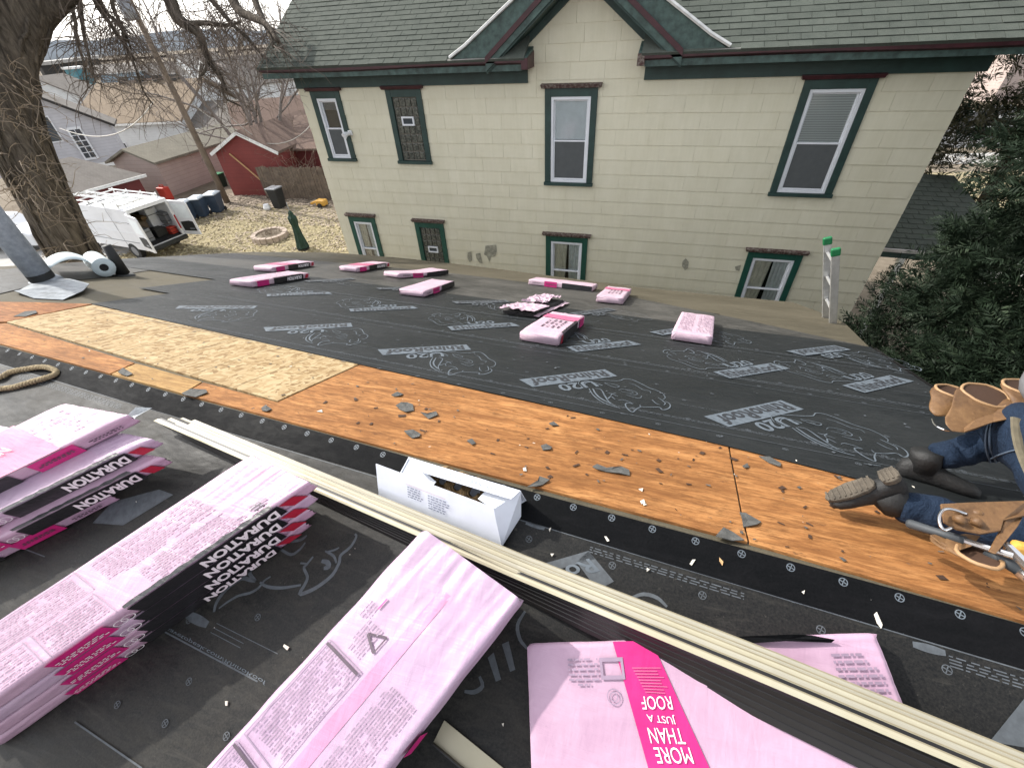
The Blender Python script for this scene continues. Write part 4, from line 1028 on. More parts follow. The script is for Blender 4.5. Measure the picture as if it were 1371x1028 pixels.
# --- centre stack
a = np.array(NE.px(695, 803, .25)); b = np.array(NE.px(565, 708, .25)); wA = b - a; dA = np.array([-.40, .9165])
oA, QA = bundle('large lilac pink bundle in the front centre with boxed instruction print on top', SK, NE, a, dA * 1.05, wA, .17, .248, (), 51, 'pink2', 1.6)
rnd = random.Random(5)
mb = MB(); face_quads(mb, QA, 'top', .10, 1.0, .42, .53, .0012, n=30, skew=.0); mb.build('pink_stripe', M['pink_stripe'], oA, smooth=True)
mb = MB()
fine_print(mb, QA, .40, .66, .60, .93, 13, BO, r=rnd); frame_lines(mb, QA, .385, .68, .575, .955, BO); fine_print(mb, QA, .71, .97, .62, .95, 16, BO, r=rnd); frame_lines(mb, QA, .70, 1.0, .575, .965, BO)
fine_print(mb, QA, .36, .66, .10, .36, 11, BO, r=rnd); fine_print(mb, QA, .28, .37, .66, .82, 6, BO, r=rnd); fine_print(mb, QA, .24, .29, .82, .93, 4, BO, r=rnd); fine_print(mb, QA, .70, 1.0, .10, .36, 10, BO, r=rnd)
frame_lines(mb, QA, .69, 1.02, .08, .38, BO)
mb.build('fine_print', M['ink_soft'], oA, kind='stuff')
mb = MB()
for q in ((.392, .40, .585, .945), (.705, .713, .585, .955)):
    k = len(mb.v); mb.v += [tuple(QA(x, y, 1 + BO + .02)) for x, y in ((q[0], q[2]), (q[1], q[2]), (q[1], q[3]), (q[0], q[3]))]; mb.f.append((k, k + 1, k + 2, k + 3)); mb.mi.append(0)
T3 = [(.31, .74), (.285, .60), (.335, .60)]
for i in range(3):
    p, q = np.array(T3[i]), np.array(T3[(i + 1) % 3]); d = q - p; nrm = np.array([-d[1] * .1, d[0] * 1.0]); nrm = nrm / np.linalg.norm(nrm) * .006
    k = len(mb.v); mb.v += [tuple(QA(*x, 1 + BO)) for x in (p - nrm, q - nrm, q + nrm, p + nrm)]; mb.f.append((k, k + 1, k + 2, k + 3)); mb.mi.append(0)
mb.build('panel_heading', M['ink'], oA, kind='stuff')
mb = MB(); face_quads(mb, QA, 'top', .56, .80, -.02, .085, .005, n=8); face_quads(mb, QA, 'front', .56, 1.0, .05, .98, .005, n=8); mb.build('black_band', M['black_film'], oA, smooth=True)
mb = MB(); face_quads(mb, QA, 'top', .21, .245, .80, .815, .005, n=2); mb.build('colour_patch', M['magenta'], oA); mb = MB(); face_quads(mb, QA, 'front', .40, .46, .1, .8, .006, n=2); mb.build('red_badge', M['magenta'], oA)
bundle('middle bundle under the large lilac pink bundle in the front centre', SK, NE, a + dA * .03 + wA * .10, dA * 1.05, wA * .90, .088, .168, ('side',), 52, 'pink', 1.0, detail=0)
bundle('lowest bundle under the large lilac pink bundle in the front centre', SK, NE, a + dA * .06 + wA * .16, dA * 1.05, wA * .86, .008, .086, ('side',), 53, 'pink', 1.0, detail=0)
# --- right front bundle, its slogan side up, under the drip edge
a = np.array(NE.px(707, 862, .085)); b = np.array(NE.px(1175, 848, .085)); dR = (b - a) / np.linalg.norm(b - a); wR = np.array([-dR[1], dR[0]]) * .336
if wR[1] < 0: wR = -wR
oR, QR = bundle('flat pink bundle under the drip edge strips with white slogan on a magenta stripe', SK, NE, a, dR * np.linalg.norm(b - a), wR, .008, .085, (), 61, 'pink', .45)
def inR(p):
    q = np.array(NE.px(p[0], p[1], .085)) - a; L = np.linalg.norm(b - a); return (q @ dR / L, q @ wR / .336 ** 2)
mb = MB(); c0, c1, c2, c3 = inR((823, 868)), inR((868, 1028)), inR((895, 908)), inR((950, 1028))
n = 14; ty = 1.0
for i in range(n + 1):
    t = -.0 + ty * i / n; k = (t - c0[1]) / (c1[1] - c0[1]); sl = c0[0] + (c1[0] - c0[0]) * k; k = (t - c2[1]) / (c3[1] - c2[1]); sr = c2[0] + (c3[0] - c2[0]) * k
    for j in range(5): mb.v.append(tuple(QR(sl + (sr - sl) * j / 4, t, 1.05)))
for i in range(n):
    for j in range(4): k = i * 5 + j; mb.f.append((k, k + 1, k + 6, k + 5)); mb.mi.append(0)
mb.build('magenta_band', M['magenta'], oR, smooth=True)
mb = MB()
def rtext(t, TLp, TRp, BLp):
    """TLp: where the word starts (its lower left in reading direction), given as photo points on the film"""
    o_, x_, y_ = np.array(inR(TLp)), np.array(inR(TRp)), np.array(inR(BLp))
    add_text(mb, t, lambda x, y: QR(*(o_ + (x_ - o_) * x + (y_ - o_) * y), 1.10), .0)
rtext('ROOF', (897, 931), (857, 931), (901, 949)); rtext('JUST A', (902, 956), (864, 952), (906, 969)); rtext('THAN', (912, 974), (866, 973), (918, 995)); rtext('MORE', (922, 999), (874, 999), (929, 1021))
mb.build('lettering', M['letter_white'], oR)
mb = MB(); 
for i in range(9):
    p0, p1 = inR((846 + i * 2.2, 893 + i * 4)), inR((884 + i * 1.5 - (6 if i % 3 else 0), 893 + i * 4.2)); k = len(mb.v)
    mb.v += [tuple(QR(x, y, 1.09)) for x, y in ((p0[0], p0[1]), (p1[0], p1[1]), (p1[0], p1[1] + .006), (p0[0], p0[1] + .006))]; mb.f.append((k, k + 1, k + 2, k + 3)); mb.mi.append(0)
mb.build('fine_print', M['rose'], oR, kind='stuff')
mb = MB(); p0, p1 = inR((760, 880)), inR((790, 900)); rnd = random.Random(3)
fine_print(mb, QR, p0[0], p0[0] + .09, p0[1], p0[1] + .22, 6, .08, dens=.9, r=rnd); p0 = inR((802, 880)); frame_lines(mb, QR, p0[0], p0[0] + .07, p0[1], p0[1] + .16, .08, .008, .03)
for rr in (.020, .012):
    c = inR((822, 932)); kk = 20; b0 = len(mb.v)
    for i in range(kk):
        t = 2 * math.pi * i / kk
        for q in (rr, rr - .003): mb.v.append(tuple(QR(c[0] + q * math.cos(t), c[1] + q * 2.9 * math.sin(t), 1.08)))
    for i in range(kk): j = (i + 1) % kk; mb.f.append((b0 + 2 * i, b0 + 2 * j, b0 + 2 * j + 1, b0 + 2 * i + 1)); mb.mi.append(0)
p0 = inR((1110, 890)); fine_print(mb, QR, .86, .97, .12, .5, 8, .08, dens=.9, r=rnd); fine_print(mb, QR, .78, .82, .25, .6, 5, .08, dens=.9, r=rnd)
mb.build('faint_print', M['ink_soft'], oR, kind='stuff')
# --- bundles spread over the far slope
FG = 'shingle bundles laid out over the far slope'
def farb(label, p_front, p_corner, p_end, style, seed, ln=1.0, flip=False, wr=.8, detail=1, mat='pink_far', sag=0, H=.072):
    """p_front-p_corner: the short end nearest the eye; p_corner-p_end: the long side that shows"""
    A_, B_, C_ = [np.array(FA.px(*p, .02)) for p in (p_front, p_corner, p_end)]
    lng = (C_ - B_); L = np.linalg.norm(lng); lng = lng / L * min(max(L, .95), 1.02)
    sh = A_ - B_; sh = sh - lng * (sh @ lng) / (lng @ lng) * .7; sh = sh / np.linalg.norm(sh) * .336
    return bundle(label, FG, FA, B_, lng, sh, .02, .02 + H, style, seed, mat, wr, detail, sag)
farb('far pink bundle nearest the green umbrella, behind its twin', (337.5, 361), (365.6, 364.6), (423.8, 355.5), ('sideflip', 'toprose'), 71)
farb('pale pink bundle in front of the one nearest the umbrella, left end torn white', (306.8, 380.8), (338.3, 385), (416.4, 371.6), ('sideflip', 'fartext'), 72)
farb('small looking far bundle below the lower left window of the cream house', (455.3, 362), (478.4, 364.6), (523.5, 356.5), ('sideflip', 'toprose'), 73)
farb('far bundle lying close below the glass block window', (514.4, 370.3), (534.2, 372.6), (600, 367), ('sidepink',), 74, sag=.25)
farb('pink bundle lying just in front of the one below the glass block window', (531.2, 392.7), (567.7, 398), (607.9, 383), ('sidepink',), 75)
farb('short looking far bundle lying end on, right of the lower centre window', (797, 404.9), (833.7, 407.7), (844.2, 393.8), ('farband',), 77, H=.085)
farb('nearest bundle of the far slope, rose band across its far end', (699.3, 455.5), (747, 464), (781.7, 433.2), ('farband', 'side'), 78, wr=1.2, detail=0, H=.085)
farb('pale bundle seen end on below the lower right window, covered in small print', (903.3, 454.8), (951.9, 462.6), (955, 431), ('fartext',), 79, wr=.7, H=.085)
A_, B_ = np.array(FA.px(707.7, 380, .02)), np.array(FA.px(790.4, 389.5, .02)); lng = (B_ - A_) / np.linalg.norm(B_ - A_); sh = np.array([-lng[1], lng[0]]) * .336
if sh[1] < 0: sh = -sh
bundle('long pink bundle lying parallel to the eave under the curtained centre window', FG, FA, A_, lng * 1.0, sh, .01, .09, ('sidepink',), 76, 'pink_far', .7, 1)
# opened bundle: loose shingles with the torn wrapper thrown back
A_, B_, C_ = [np.array(FA.px(*p, .012)) for p in ((673, 420), (713, 425), (757, 405))]
lng = C_ - B_; lng = lng / np.linalg.norm(lng) * 1.0; sh = (A_ - B_); sh = sh / np.linalg.norm(sh) * .34
P = bmap(FA, B_, lng, sh, .012, .07)
to = thing('shingle_bundle', P(.5, .5, 0), 'torn open bundle with loose dark shingles and crumpled pink wrapper', 'shingle bundle', FG)
for i in range(5):
    mb = MB(); dx, dy = random.uniform(-.02, .03), random.uniform(-.03, .03)
    mb.hexa([P(x + dx, y + dy, k) for k in (i * .15, i * .15 + .11) for x, y in ((0, 0), (1, 0), (1, 1), (0, 1))]); mb.build('shingle', M['shingle_edge'], to)
mb = MB(); rings = []
def crump(s0, s1, t0, t1, k0, amp, seed, n=22, m=12):
    r = np.random.default_rng(seed); b = len(mb.v); ph = r.uniform(0, 6, 6)
    for i in range(n + 1):
        for j in range(m + 1):
            s = s0 + (s1 - s0) * i / n; t = t0 + (t1 - t0) * j / m
            z = k0 + amp * (.35 + .9 * abs(mnoise.noise(Vector((s * 5 + ph[0], t * 3.5, 1)))) + .9 * abs(mnoise.noise(Vector((s * 11, t * 9 + ph[1], 5)))))
            mb.v.append(tuple(P(s + .06 * mnoise.noise(Vector((t * 5, 3, seed))), t + .10 * mnoise.noise(Vector((s * 5, 7, seed))), z)))
    for i in range(n):
        for j in range(m): k = b + i * (m + 1) + j; mb.f.append((k, k + 1, k + m + 2, k + m + 1)); mb.mi.append(0)
crump(.40, .98, .10, .86, 1.05, .75, 1); crump(-.06, .36, -.10, 1.0, .95, .5, 2); crump(-.02, .97, -.22, -.04, .15, .3, 3, 20, 4); crump(.36, .46, .0, .7, 1.0, 1.2, 4)
mb.build('wrapper', M['pink_far'], to)

# ================================================================ DRIP EDGE STRIPS
de = thing('drip_edge_bundle', NE.p(-.5, .24, .1), 'long bundle of nested cream and black metal drip edge strips lying across the near slope', 'drip edge')
# the far (upper) and near edges of the pale top, surveyed along its length; the right half rides up on the pink bundle
ST_S = [0, .40, .62, 1.0]; ST_H = [.082, .10, .165, .172]
upper = [np.array(NE.px(x, y, h)) for (x, y), h in zip([(236, 551), (690, 737), (1033, 869), (1371, 1006)], ST_H)]
lower = [np.array(NE.px(x, y, h)) for (x, y), h in zip([(206, 563), (690, 774), (1033, 918), (1371, 1062)], ST_H)]
for L_ in (upper, lower): L_.append(L_[-1] + (L_[-1] - L_[-2]) * .35)
ST_H.append(.172)
pa = np.linspace(0, 1, 5)
def gp(s, w, dh):
    """s 0..1 along, w 0 near edge .. 1 far edge, dh below the top"""
    u_ = np.array([np.interp(s, pa, [p[k] for p in upper]) for k in (0, 1)]); l_ = np.array([np.interp(s, pa, [p[k] for p in lower]) for k in (0, 1)])
    q = l_ + (u_ - l_) * w; return NE.p(q[0], q[1], np.interp(s, pa, ST_H) - dh)
dark = [np.array(NE.px(x, y, h)) for (x, y), h in zip([(226, 577), (690, 800), (1033, 973), (1371, 1140)], [.008, .012, .088, .092])]
dark.append(dark[-1] + (dark[-1] - dark[-2]) * .35); DK_H = [.008, .012, .088, .092, .092]
def fp(s, k, back=0.0):
    """the black face: k 0 at the top edge .. 1 at its foot, back = how far behind the face"""
    f = lambda L_: np.array([np.interp(s, pa, [p[j] for p in L_]) for j in (0, 1)])
    l_, d_, u_ = f(lower), f(dark), f(upper); q = l_ + (d_ - l_) * (k ** 1.3) * (1 - 0) - (l_ - u_) * (.01 + back) * (1 if back else 0)
    h0, h1 = np.interp(s, pa, ST_H) - .002, np.interp(s, pa, DK_H); return NE.p(q[0], q[1], h0 + (h1 - h0) * k)
M['drip2'] = simple('champagne_drip_edge', (.45, .42, .33), .3, .4, .06, 3)
SEC = [(-.02, .20, 0, 'drip'), (.20, .36, .004, 'drip'), (.36, .55, .007, 'drip2'), (.55, .72, .011, 'drip'), (.72, .84, .015, 'drip2'), (.84, 1.0, .019, 'drip2')]
for i, (wa, wb, dh, mt) in enumerate(SEC):
    s0 = (0, .014, .004, .02, .008, .016)[i]; ss = np.linspace(s0, 1, 17)
    mb = MB(); mb.loft([[gp(s, wa, dh), gp(s, (wa + wb) / 2, dh - .0012), gp(s, wb - .035, dh + .0006), gp(s, wb - .035, dh + .003), gp(s, wa, dh + .003)] for s in ss]); fo = mb.build('strip', M[mt], de)
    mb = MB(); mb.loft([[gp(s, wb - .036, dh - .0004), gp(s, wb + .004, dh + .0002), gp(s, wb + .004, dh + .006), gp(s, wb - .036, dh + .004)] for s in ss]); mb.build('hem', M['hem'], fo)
    k0, k1 = i / 6, (i + 1) / 6 - .035
    mb = MB(); mb.loft([[fp(s, k0), fp(s, k1), fp(s, k1, .30), fp(s, k0, .30)] for s in ss]); mb.build('face_flange', M['drip_dark'], fo)
# a second strip poking out from under the centre stack
de2 = thing('drip_edge_strip', NE.p(-.2, .85, .01), 'short end of a metal drip edge strip sticking out under the front centre bundle', 'drip edge')
a, b = np.array(NE.px(588, 978, .012)), np.array(NE.px(690, 1062, .012)); d = (b - a) / np.linalg.norm(b - a); nn = np.array([-d[1], d[0]])
mb = MB(); mb.prism([tuple(a - nn * .03), tuple(b - nn * .03), tuple(b + nn * .03), tuple(a + nn * .03)], .01, .014, NE.p); mb.build('flange', M['drip'], de2)
mb = MB(); mb.prism([tuple(a + nn * .0302), tuple(b + nn * .0302), tuple(b + nn * .034), tuple(a + nn * .034)], .004, .03, NE.p); mb.build('face_flange', M['drip_dark'], de2)

# ================================================================ WHITE NAIL BOX
H = .13
def bp(x, y, h): return np.array([*NE.px(x, y, h), h])
TLb, TRb = bp(536, 632, H), bp(660, 681, H); BRt, BLt = bp(697, 657, H), bp(547, 612, H)
Wn = lambda q: NE.p(q[0], q[1], q[2])
def low(q, h=.008): return np.array([q[0], q[1], h])
box = thing('nail_box', Wn(low((TLb + BRt) / 2)), 'open white cardboard box of coiled nails lying beside the drip edge strips', 'nail box')
def panel(name, pts, mat=None, th=.003):
    P4 = [Wn(p) for p in pts]; nn = np.cross(P4[1] - P4[0], P4[-1] - P4[0]); nn /= np.linalg.norm(nn); mb = MB(); mb.slab(P4, th, nn); return mb.build(name, mat or M['card'], box)
panel('bottom_panel', [low(TLb), low(TRb), low(BRt), low(BLt)])
panel('back_panel', [low(BLt), low(BRt), BRt, BLt]); panel('left_panel', [low(TLb), low(BLt), BLt, TLb]); panel('right_panel', [bp(671, 732, .03), low(bp(697, 691, .008)), BRt, TRb])
panel('front_panel', [low(TLb), low(TRb), TRb, TLb])
fl = panel('front_flap', [bp(503, 621, .135), bp(661, 680, .135), bp(671, 732, .03), bp(507, 663, .03)])
mb = MB(); rnd = random.Random(9)
c0, c1, c3 = [Wn(q) for q in (bp(503, 621, .135), bp(661, 680, .135), bp(507, 663, .03))]; nn = np.cross(c1 - c0, c3 - c0); nn /= np.linalg.norm(nn)
if nn[2] < 0: nn = -nn
def on_flap(x, y): return c0 + (c1 - c0) * x + (c3 - c0) * y + nn * .0048
for (xa, ya, nl, wd) in ((.29, .30, 5, .13), (.47, .33, 6, .17)):
    for i in range(nl):
        u = xa
        while u < xa + wd * rnd.uniform(.75, 1):
            e = u + rnd.uniform(.012, .035); k = len(mb.v); y = ya + i * .075; mb.v += [tuple(on_flap(*q)) for q in ((u, y), (e, y), (e, y + .03), (u, y + .03))]; mb.f.append((k, k + 1, k + 2, k + 3)); mb.mi.append(0); u = e + .008
mb.build('flap_print', M['card_ink'], fl, kind='stuff')
mb = MB(); k = 0; mb.v += [tuple(on_flap(*q)) for q in ((.28, .245), (.62, .255), (.62, .262), (.28, .252))]; mb.f.append((0, 1, 2, 3)); mb.mi.append(0); mb.build('flap_rule', M['card_red'], fl)
lid = panel('lid_flap', [BLt + (0, 0, .004), BRt + (0, 0, .004), bp(684, 668, .150), bp(562, 631, .150)])
mb = MB(); L0, L1, L3 = [Wn(q) for q in (BLt + (0, 0, .004), BRt + (0, 0, .004), bp(562, 631, .150))]; ln = np.cross(L1 - L0, L3 - L0); ln /= np.linalg.norm(ln)
if ln[2] < 0: ln = -ln
for i in range(4):
    u = .25
    while u < .72:
        e = u + rnd.uniform(.01, .03); k = len(mb.v); y = .3 + i * .13; mb.v += [tuple(L0 + (L1 - L0) * a + (L3 - L0) * b + ln * .004) for a, b in ((u, y), (e, y), (e, y + .05), (u, y + .05))]; mb.f.append((k, k + 1, k + 2, k + 3)); mb.mi.append(0); u = e + .009
mb.build('flap_print', M['card_ink'], lid, kind='stuff')
panel('inner_flap', [TLb + (0, 0, -.004), BLt + (0, 0, -.004), bp(584, 645, H - .012), bp(577, 652, H - .012)], M['card_in'])
panel('inner_flap', [TRb + (0, 0, -.003), BRt + (0, 0, -.003), bp(652, 655, H - .006), bp(640, 668, H - .006)], M['card_in'])
# print on the right end
mb = MB(); rp0, rp1, rp3 = Wn(TRb), Wn(BRt), Wn(low(TRb)); rn = np.cross(rp1 - rp0, rp3 - rp0); rn /= np.linalg.norm(rn)
if rn[0] < 0: rn = -rn
for i in range(7):
    u = .35
    while u < .8:
        e = u + rnd.uniform(.04, .1); k = len(mb.v); y = .2 + i * .09; mb.v += [tuple(rp0 + (rp1 - rp0) * a + (rp3 - rp0) * b + rn * .004) for a, b in ((u, y), (e, y), (e, y + .04), (u, y + .04))]; mb.f.append((k, k + 1, k + 2, k + 3)); mb.mi.append(0); u = e + .03
mb.build('end_print', M['card_ink'], box, kind='stuff')
ctr = (TLb + TRb + BRt + BLt) / 4; dl = (TRb - TLb); 
for i in range(3):
    c = ctr + dl * (-.16 + .17 * i); mb = MB(); pts = []
    for k in range(60):
        t = k * .42; r = .020 + .0006 * k; pts.append(NE.p(c[0] + r * math.cos(t), c[1] + r * math.sin(t), .075 + .003 * math.sin(t * 3)))
    mb.tube(pts, .0065, 5); mb.build('nail_coil', M['brass'], box)

# ================================================================ VENT PIPE, MEMBRANE ROLL, ROPE
pb = FA.p(*FA.px(62, 379, .0)); pipe = thing('vent_pipe', pb, 'grey vent pipe with a bent lead flashing at the left end of the far slope', 'vent pipe')
mb = MB(); mb.tube([pb + (0, 0, -.1), pb + (0, 0, 1.6)], .115, 20); o = mb.build('pipe', M['pipe'], pipe, smooth=True)
mb = MB(); mb.tube([pb + (0, 0, .02), pb + (0, 0, .13)], .1165, 20, cap=False); mb.build('tar_collar', M['black_plastic'], pipe, smooth=True)
mb = MB(); mb.tube([pb + (0, 0, -.06), pb + (0, 0, .03), pb + (0, 0, .055)], [.18, .15, .125], 20); mb.build('boot', M['lead'], pipe, smooth=True)
mb = MB(); fx = [(20, 392), (45, 398), (84, 400), (112, 392), (121, 385), (95, 378), (70, 376), (40, 380), (24, 388)]
vs = [FA.px(x, y, .02) for x, y in fx]; c = np.array(FA.px(66, 388, .02)); n = len(vs)
mb.v = [tuple(FA.p(c[0], c[1], .05))] + [tuple(FA.p(v[0], v[1], .012 + .03 * (i % 3 == 0) + (.05 if i in (4, 5) else 0))) for i, v in enumerate(vs)]
mb.v += [tuple(FA.p(c[0], c[1], .045))] + [tuple(FA.p(v[0], v[1], .006 + .03 * (i % 3 == 0) + (.05 if i in (4, 5) else 0))) for i, v in enumerate(vs)]
for i in range(n):
    j = (i + 1) % n; mb.f += [(0, 1 + i, 1 + j), (n + 1, n + 2 + j, n + 2 + i), (1 + i, n + 2 + i, n + 2 + j, 1 + j)]
mb.mi = [0] * len(mb.f); mb.build('flashing', M['lead'], pipe)
r0 = np.array(FA.px(143, 371, .01)); roll = thing('membrane_roll', FA.p(*r0, .1), 'pale roll of membrane with a loose flap lying at the left edge of the roof', 'membrane roll')
ax = np.array([-.93, .36]); ax /= np.linalg.norm(ax)
ra, rb = FA.p(*r0, .125), FA.p(*(r0 + ax * .95), .125)
rad = .115
d = (rb - ra) / np.linalg.norm(rb - ra); q1 = np.cross(d, FA.n); q1 /= np.linalg.norm(q1); q2 = np.cross(q1, d)
mb = MB(); rings = []
for P0, r_ in ((ra, .045), (ra, rad * .97), (ra + d * .015, rad), (rb, rad), (rb, .045)):
    rings.append([P0 + q1 * r_ * math.cos(t) + q2 * r_ * math.sin(t) for t in np.linspace(0, 2 * math.pi, 20, endpoint=False)])
rings.append([ra + q1 * .045 * math.cos(t) + q2 * .045 * math.sin(t) for t in np.linspace(0, 2 * math.pi, 20, endpoint=False)])
mb.loft(rings, False, False); mb.build('roll', M['roll'], roll, smooth=True)
mb = MB(); mb.tube([ra + d * .012, ra + d * .03], .044, 14); mb.build('core', M['dark'], roll)
mb = MB(); V = []; nfl = 12                           # loose end arching out to the left
for i in range(nfl + 1):
    t = i / nfl; w = q1 * (-rad + -.36 * t if (q1 @ FA.v) > 0 else rad + .36 * t); z = FA.n * (.03 + .17 * math.sin(math.pi * (.25 + .6 * t)))
    base = ra - FA.n * .09 + w + z; V += [tuple(base + d * .02 - d * .10 * t), tuple(base + d * .9)]
mb.v = V + [tuple(np.array(v) + FA.n * .004) for v in V]; k = len(V)
for i in range(nfl): mb.f += [(2 * i, 2 * i + 2, 2 * i + 3, 2 * i + 1), (k + 2 * i, k + 2 * i + 1, k + 2 * i + 3, k + 2 * i + 2), (2 * i, k + 2 * i, k + 2 * i + 2, 2 * i + 2), (2 * i + 1, 2 * i + 3, k + 2 * i + 3, k + 2 * i + 1)]
mb.mi = [0] * len(mb.f); mb.build('loose_end', M['roll'], roll, smooth=True)
bt = thing('rubber_boot_flashing', FA.p(*FA.px(163, 365, .02)), 'small black rubber sleeve leaning against the far side of the pale membrane roll', 'rubber sleeve')
p0_, p1_ = FA.p(*FA.px(165, 367, .02)) + FA.n * .03, FA.p(*FA.px(165, 367, .02)) + np.array([.02, .02, .40])
mb = MB(); mb.tube([p0_, (p0_ + p1_) / 2 + FA.u * .01, p1_], [.075, .06, .05], 10); mb.build('sleeve', M['black_plastic'], bt, smooth=True)
mb = MB(); mb.tube([p0_ - FA.n * .028, p0_ - FA.n * .01], [.13, .11], 12); mb.build('flange', M['black_plastic'], bt)
rope_px = [(-40, 512), (0, 506), (14, 498), (35, 494), (58, 492), (72, 495), (75, 500), (64, 506), (42, 512), (18, 518), (0, 521), (-20, 524)]
pts = [NE.p(*NE.px(x, y, .018), .020 + .004 * math.sin(i * 1.9)) for i, (x, y) in enumerate(rope_px)]
ex = [2 * pts[0] - pts[1]] + pts + [2 * pts[-1] - pts[-2]]; sm = []
for i in range(1, len(ex) - 2):
    for t in np.linspace(0, 1, 10, endpoint=False):
        a, b, c, d = ex[i - 1], ex[i], ex[i + 1], ex[i + 2]; sm.append(.5 * (2 * b + (c - a) * t + (2 * a - 5 * b + 4 * c - d) * t * t + (3 * b - a - 3 * c + d) * t ** 3))
rope = thing('rope', pts[4], 'loop of tan hemp rope lying left of the leftmost bundle stack', 'rope')
for st in range(3):                                   # three twisted strands
    mb = MB(); q = []
    for i, p in enumerate(sm):
        d = sm[min(i + 1, len(sm) - 1)] - sm[max(i - 1, 0)]; d /= np.linalg.norm(d); s1 = np.cross(d, NE.n); s1 /= np.linalg.norm(s1); s2 = np.cross(s1, d); t = i * 1.1 + st * 2.094
        q.append(p + (s1 * math.cos(t) + s2 * math.sin(t)) * .0085)
    mb.tube(q, .0095, 6); mb.build('strand', M['rope'], rope, smooth=True)

# ================================================================ LADDER
LB, RB_ = np.array([2.268, 5.5425, -3.056]), np.array([2.269, 5.2031, -2.933])
Lt, Rt = at_y(1108, 320, 5.54), at_y(1122, 335, 5.20); dz = (Lt[2] + Rt[2]) / 2
lad = thing('ladder', (3.9, 5.37, GZ), 'aluminium extension ladder with green tips leaning on the right edge of the roof', 'ladder')
def rail(y, zt):
    t = np.array([Lt[0], y, zt]); k = (t - np.array([2.268, y, -3.0])); k = k / k[2]; g = t + k * (GZ - zt); return g, t
for y, zt in ((5.542, Lt[2]), (5.203, Rt[2])):
    g, t = rail(y, zt); mb = MB(); mb.bar(g, t, .035, .075, (1, 0, .3)); mb.build('rail', M['alu'], lad, bevel=.004)
    mb = MB(); d = (t - g) / np.linalg.norm(t - g); mb.bar(t - d * .07, t + d * .02, .048, .088, (1, 0, .3)); mb.build('end_cap', M['green_plastic'], lad, bevel=.015)
g1, t1 = rail(5.52, Lt[2]); g2, t2 = rail(5.22, Lt[2] - 0)
for i in range(18):
    k = i * .305 + .16; d = (t1 - g1); L = np.linalg.norm(d); d = d / L
    if k > L - .05: break
    mb = MB(); mb.tube([t1 - d * k, t2 - d * k], .017, 8); mb.build('rung', M['alu'], lad)

# ================================================================ SCRAPS ON THE BOARDS
def scrap(px, label, nm='felt_scrap', mat='scrap', cat='felt scrap', grp='torn felt scraps on the bare boards', fr=FA, h=.014, th=.003, curl=0.008):
    pts = [np.array(fr.px(x, y, h)) for x, y in px]; c = sum(pts) / len(pts); n = len(pts)
    V = []; F_ = []
    for lay in (0, th):
        V.append(fr.p(c[0], c[1], h + lay + .001))
        for i, p in enumerate(pts): V.append(fr.p(p[0], p[1], h + lay + curl * (i % 2) * .7))
    for i in range(n):
        j = (i + 1) % n; F_ += [(n + 1, n + 2 + i, n + 2 + j), (0, 1 + j, 1 + i), (1 + i, 1 + j, n + 2 + j, n + 2 + i)]
    mb = MB(); mb.add(V, F_); o = mb.build(nm, M[mat]); set_org(o, fr.p(c[0], c[1], h)); tag(o, label, cat, grp); return o
scrap([(530, 543), (537, 540), (545, 539), (553, 543), (554, 550), (544, 553), (536, 549)], 'larger four sided felt scrap near the left end of the reddish plywood')
scrap([(563, 552), (572, 555), (584, 551), (586, 557), (574, 561)], 'bow tie shaped felt scrap just right of the larger four sided one')
scrap([(524, 529), (532, 526), (540, 528), (536, 531), (528, 531)], 'thin felt sliver above the larger four sided scrap')
scrap([(541, 577), (553, 577), (563, 581), (562, 586), (552, 587), (545, 583)], 'round felt scrap between the white box and the bow tie shaped scrap')
scrap([(625, 590), (632, 589), (637, 594), (632, 597)], 'tiny felt scrap right above the white box lid')
scrap([(724, 597), (731, 596), (739, 599), (737, 603), (727, 603)], 'felt scrap with a knot beside it in the middle of the plywood')
scrap([(793, 625), (799, 623), (808, 627), (822, 627), (832, 625), (842, 631), (843, 637), (828, 635), (812, 632), (800, 630)], 'long ragged felt strip in the middle of the plywood')
scrap([(706, 652), (720, 645), (722, 638), (736, 644), (727, 649), (718, 653)], 'fish shaped felt scrap at the ridge edge right of the white box')
scrap([(735, 567), (741, 566), (748, 570), (739, 571)], 'dark felt crumb under the black sheet edge')
scrap([(990, 686), (998, 689), (1019, 699), (1013, 704), (995, 706), (993, 696)], 'triangular felt scrap by the plywood joint')
scrap([(958, 718), (968, 708), (980, 712), (996, 725), (980, 724), (966, 722)], 'triangular felt scrap overhanging the ridge just left of the joint')
scrap([(1016, 611), (1030, 613), (1046, 621), (1044, 626), (1030, 620)], 'narrow felt flap under the black sheet edge right of the joint')
scrap([(158, 498), (165, 494), (172, 497), (178, 502), (170, 504), (162, 502)], 'crumpled felt scrap on the pale plywood offcut at left')
scrap([(243, 527), (256, 522), (276, 522), (278, 527), (262, 532), (250, 531)], 'dark felt scrap at the ridge below the strand board')
scrap([(350, 546), (356, 544), (364, 548), (358, 552), (351, 550)], 'small felt scrap below the corner of the strand board')
scrap([(18, 424), (34, 418), (48, 416), (50, 420), (34, 424)], 'flat felt scrap at the left end of the boards')
scrap([(994, 624), (1000, 622), (1003, 626), (997, 628)], 'small greenish felt crumb right of the plywood joint', )
if 0: scrap([(640, 545), (664, 546), (680, 553), (672, 558), (648, 555)], 'faint rectangular paper stain in the plywood', 'paper_scrap', 'stainp' if 'stainp' in M else 'wood_chip', 'paper scrap', None, FA, .0125, .0008, .0)
WG = 'pale chips lying on the boards and sheet'
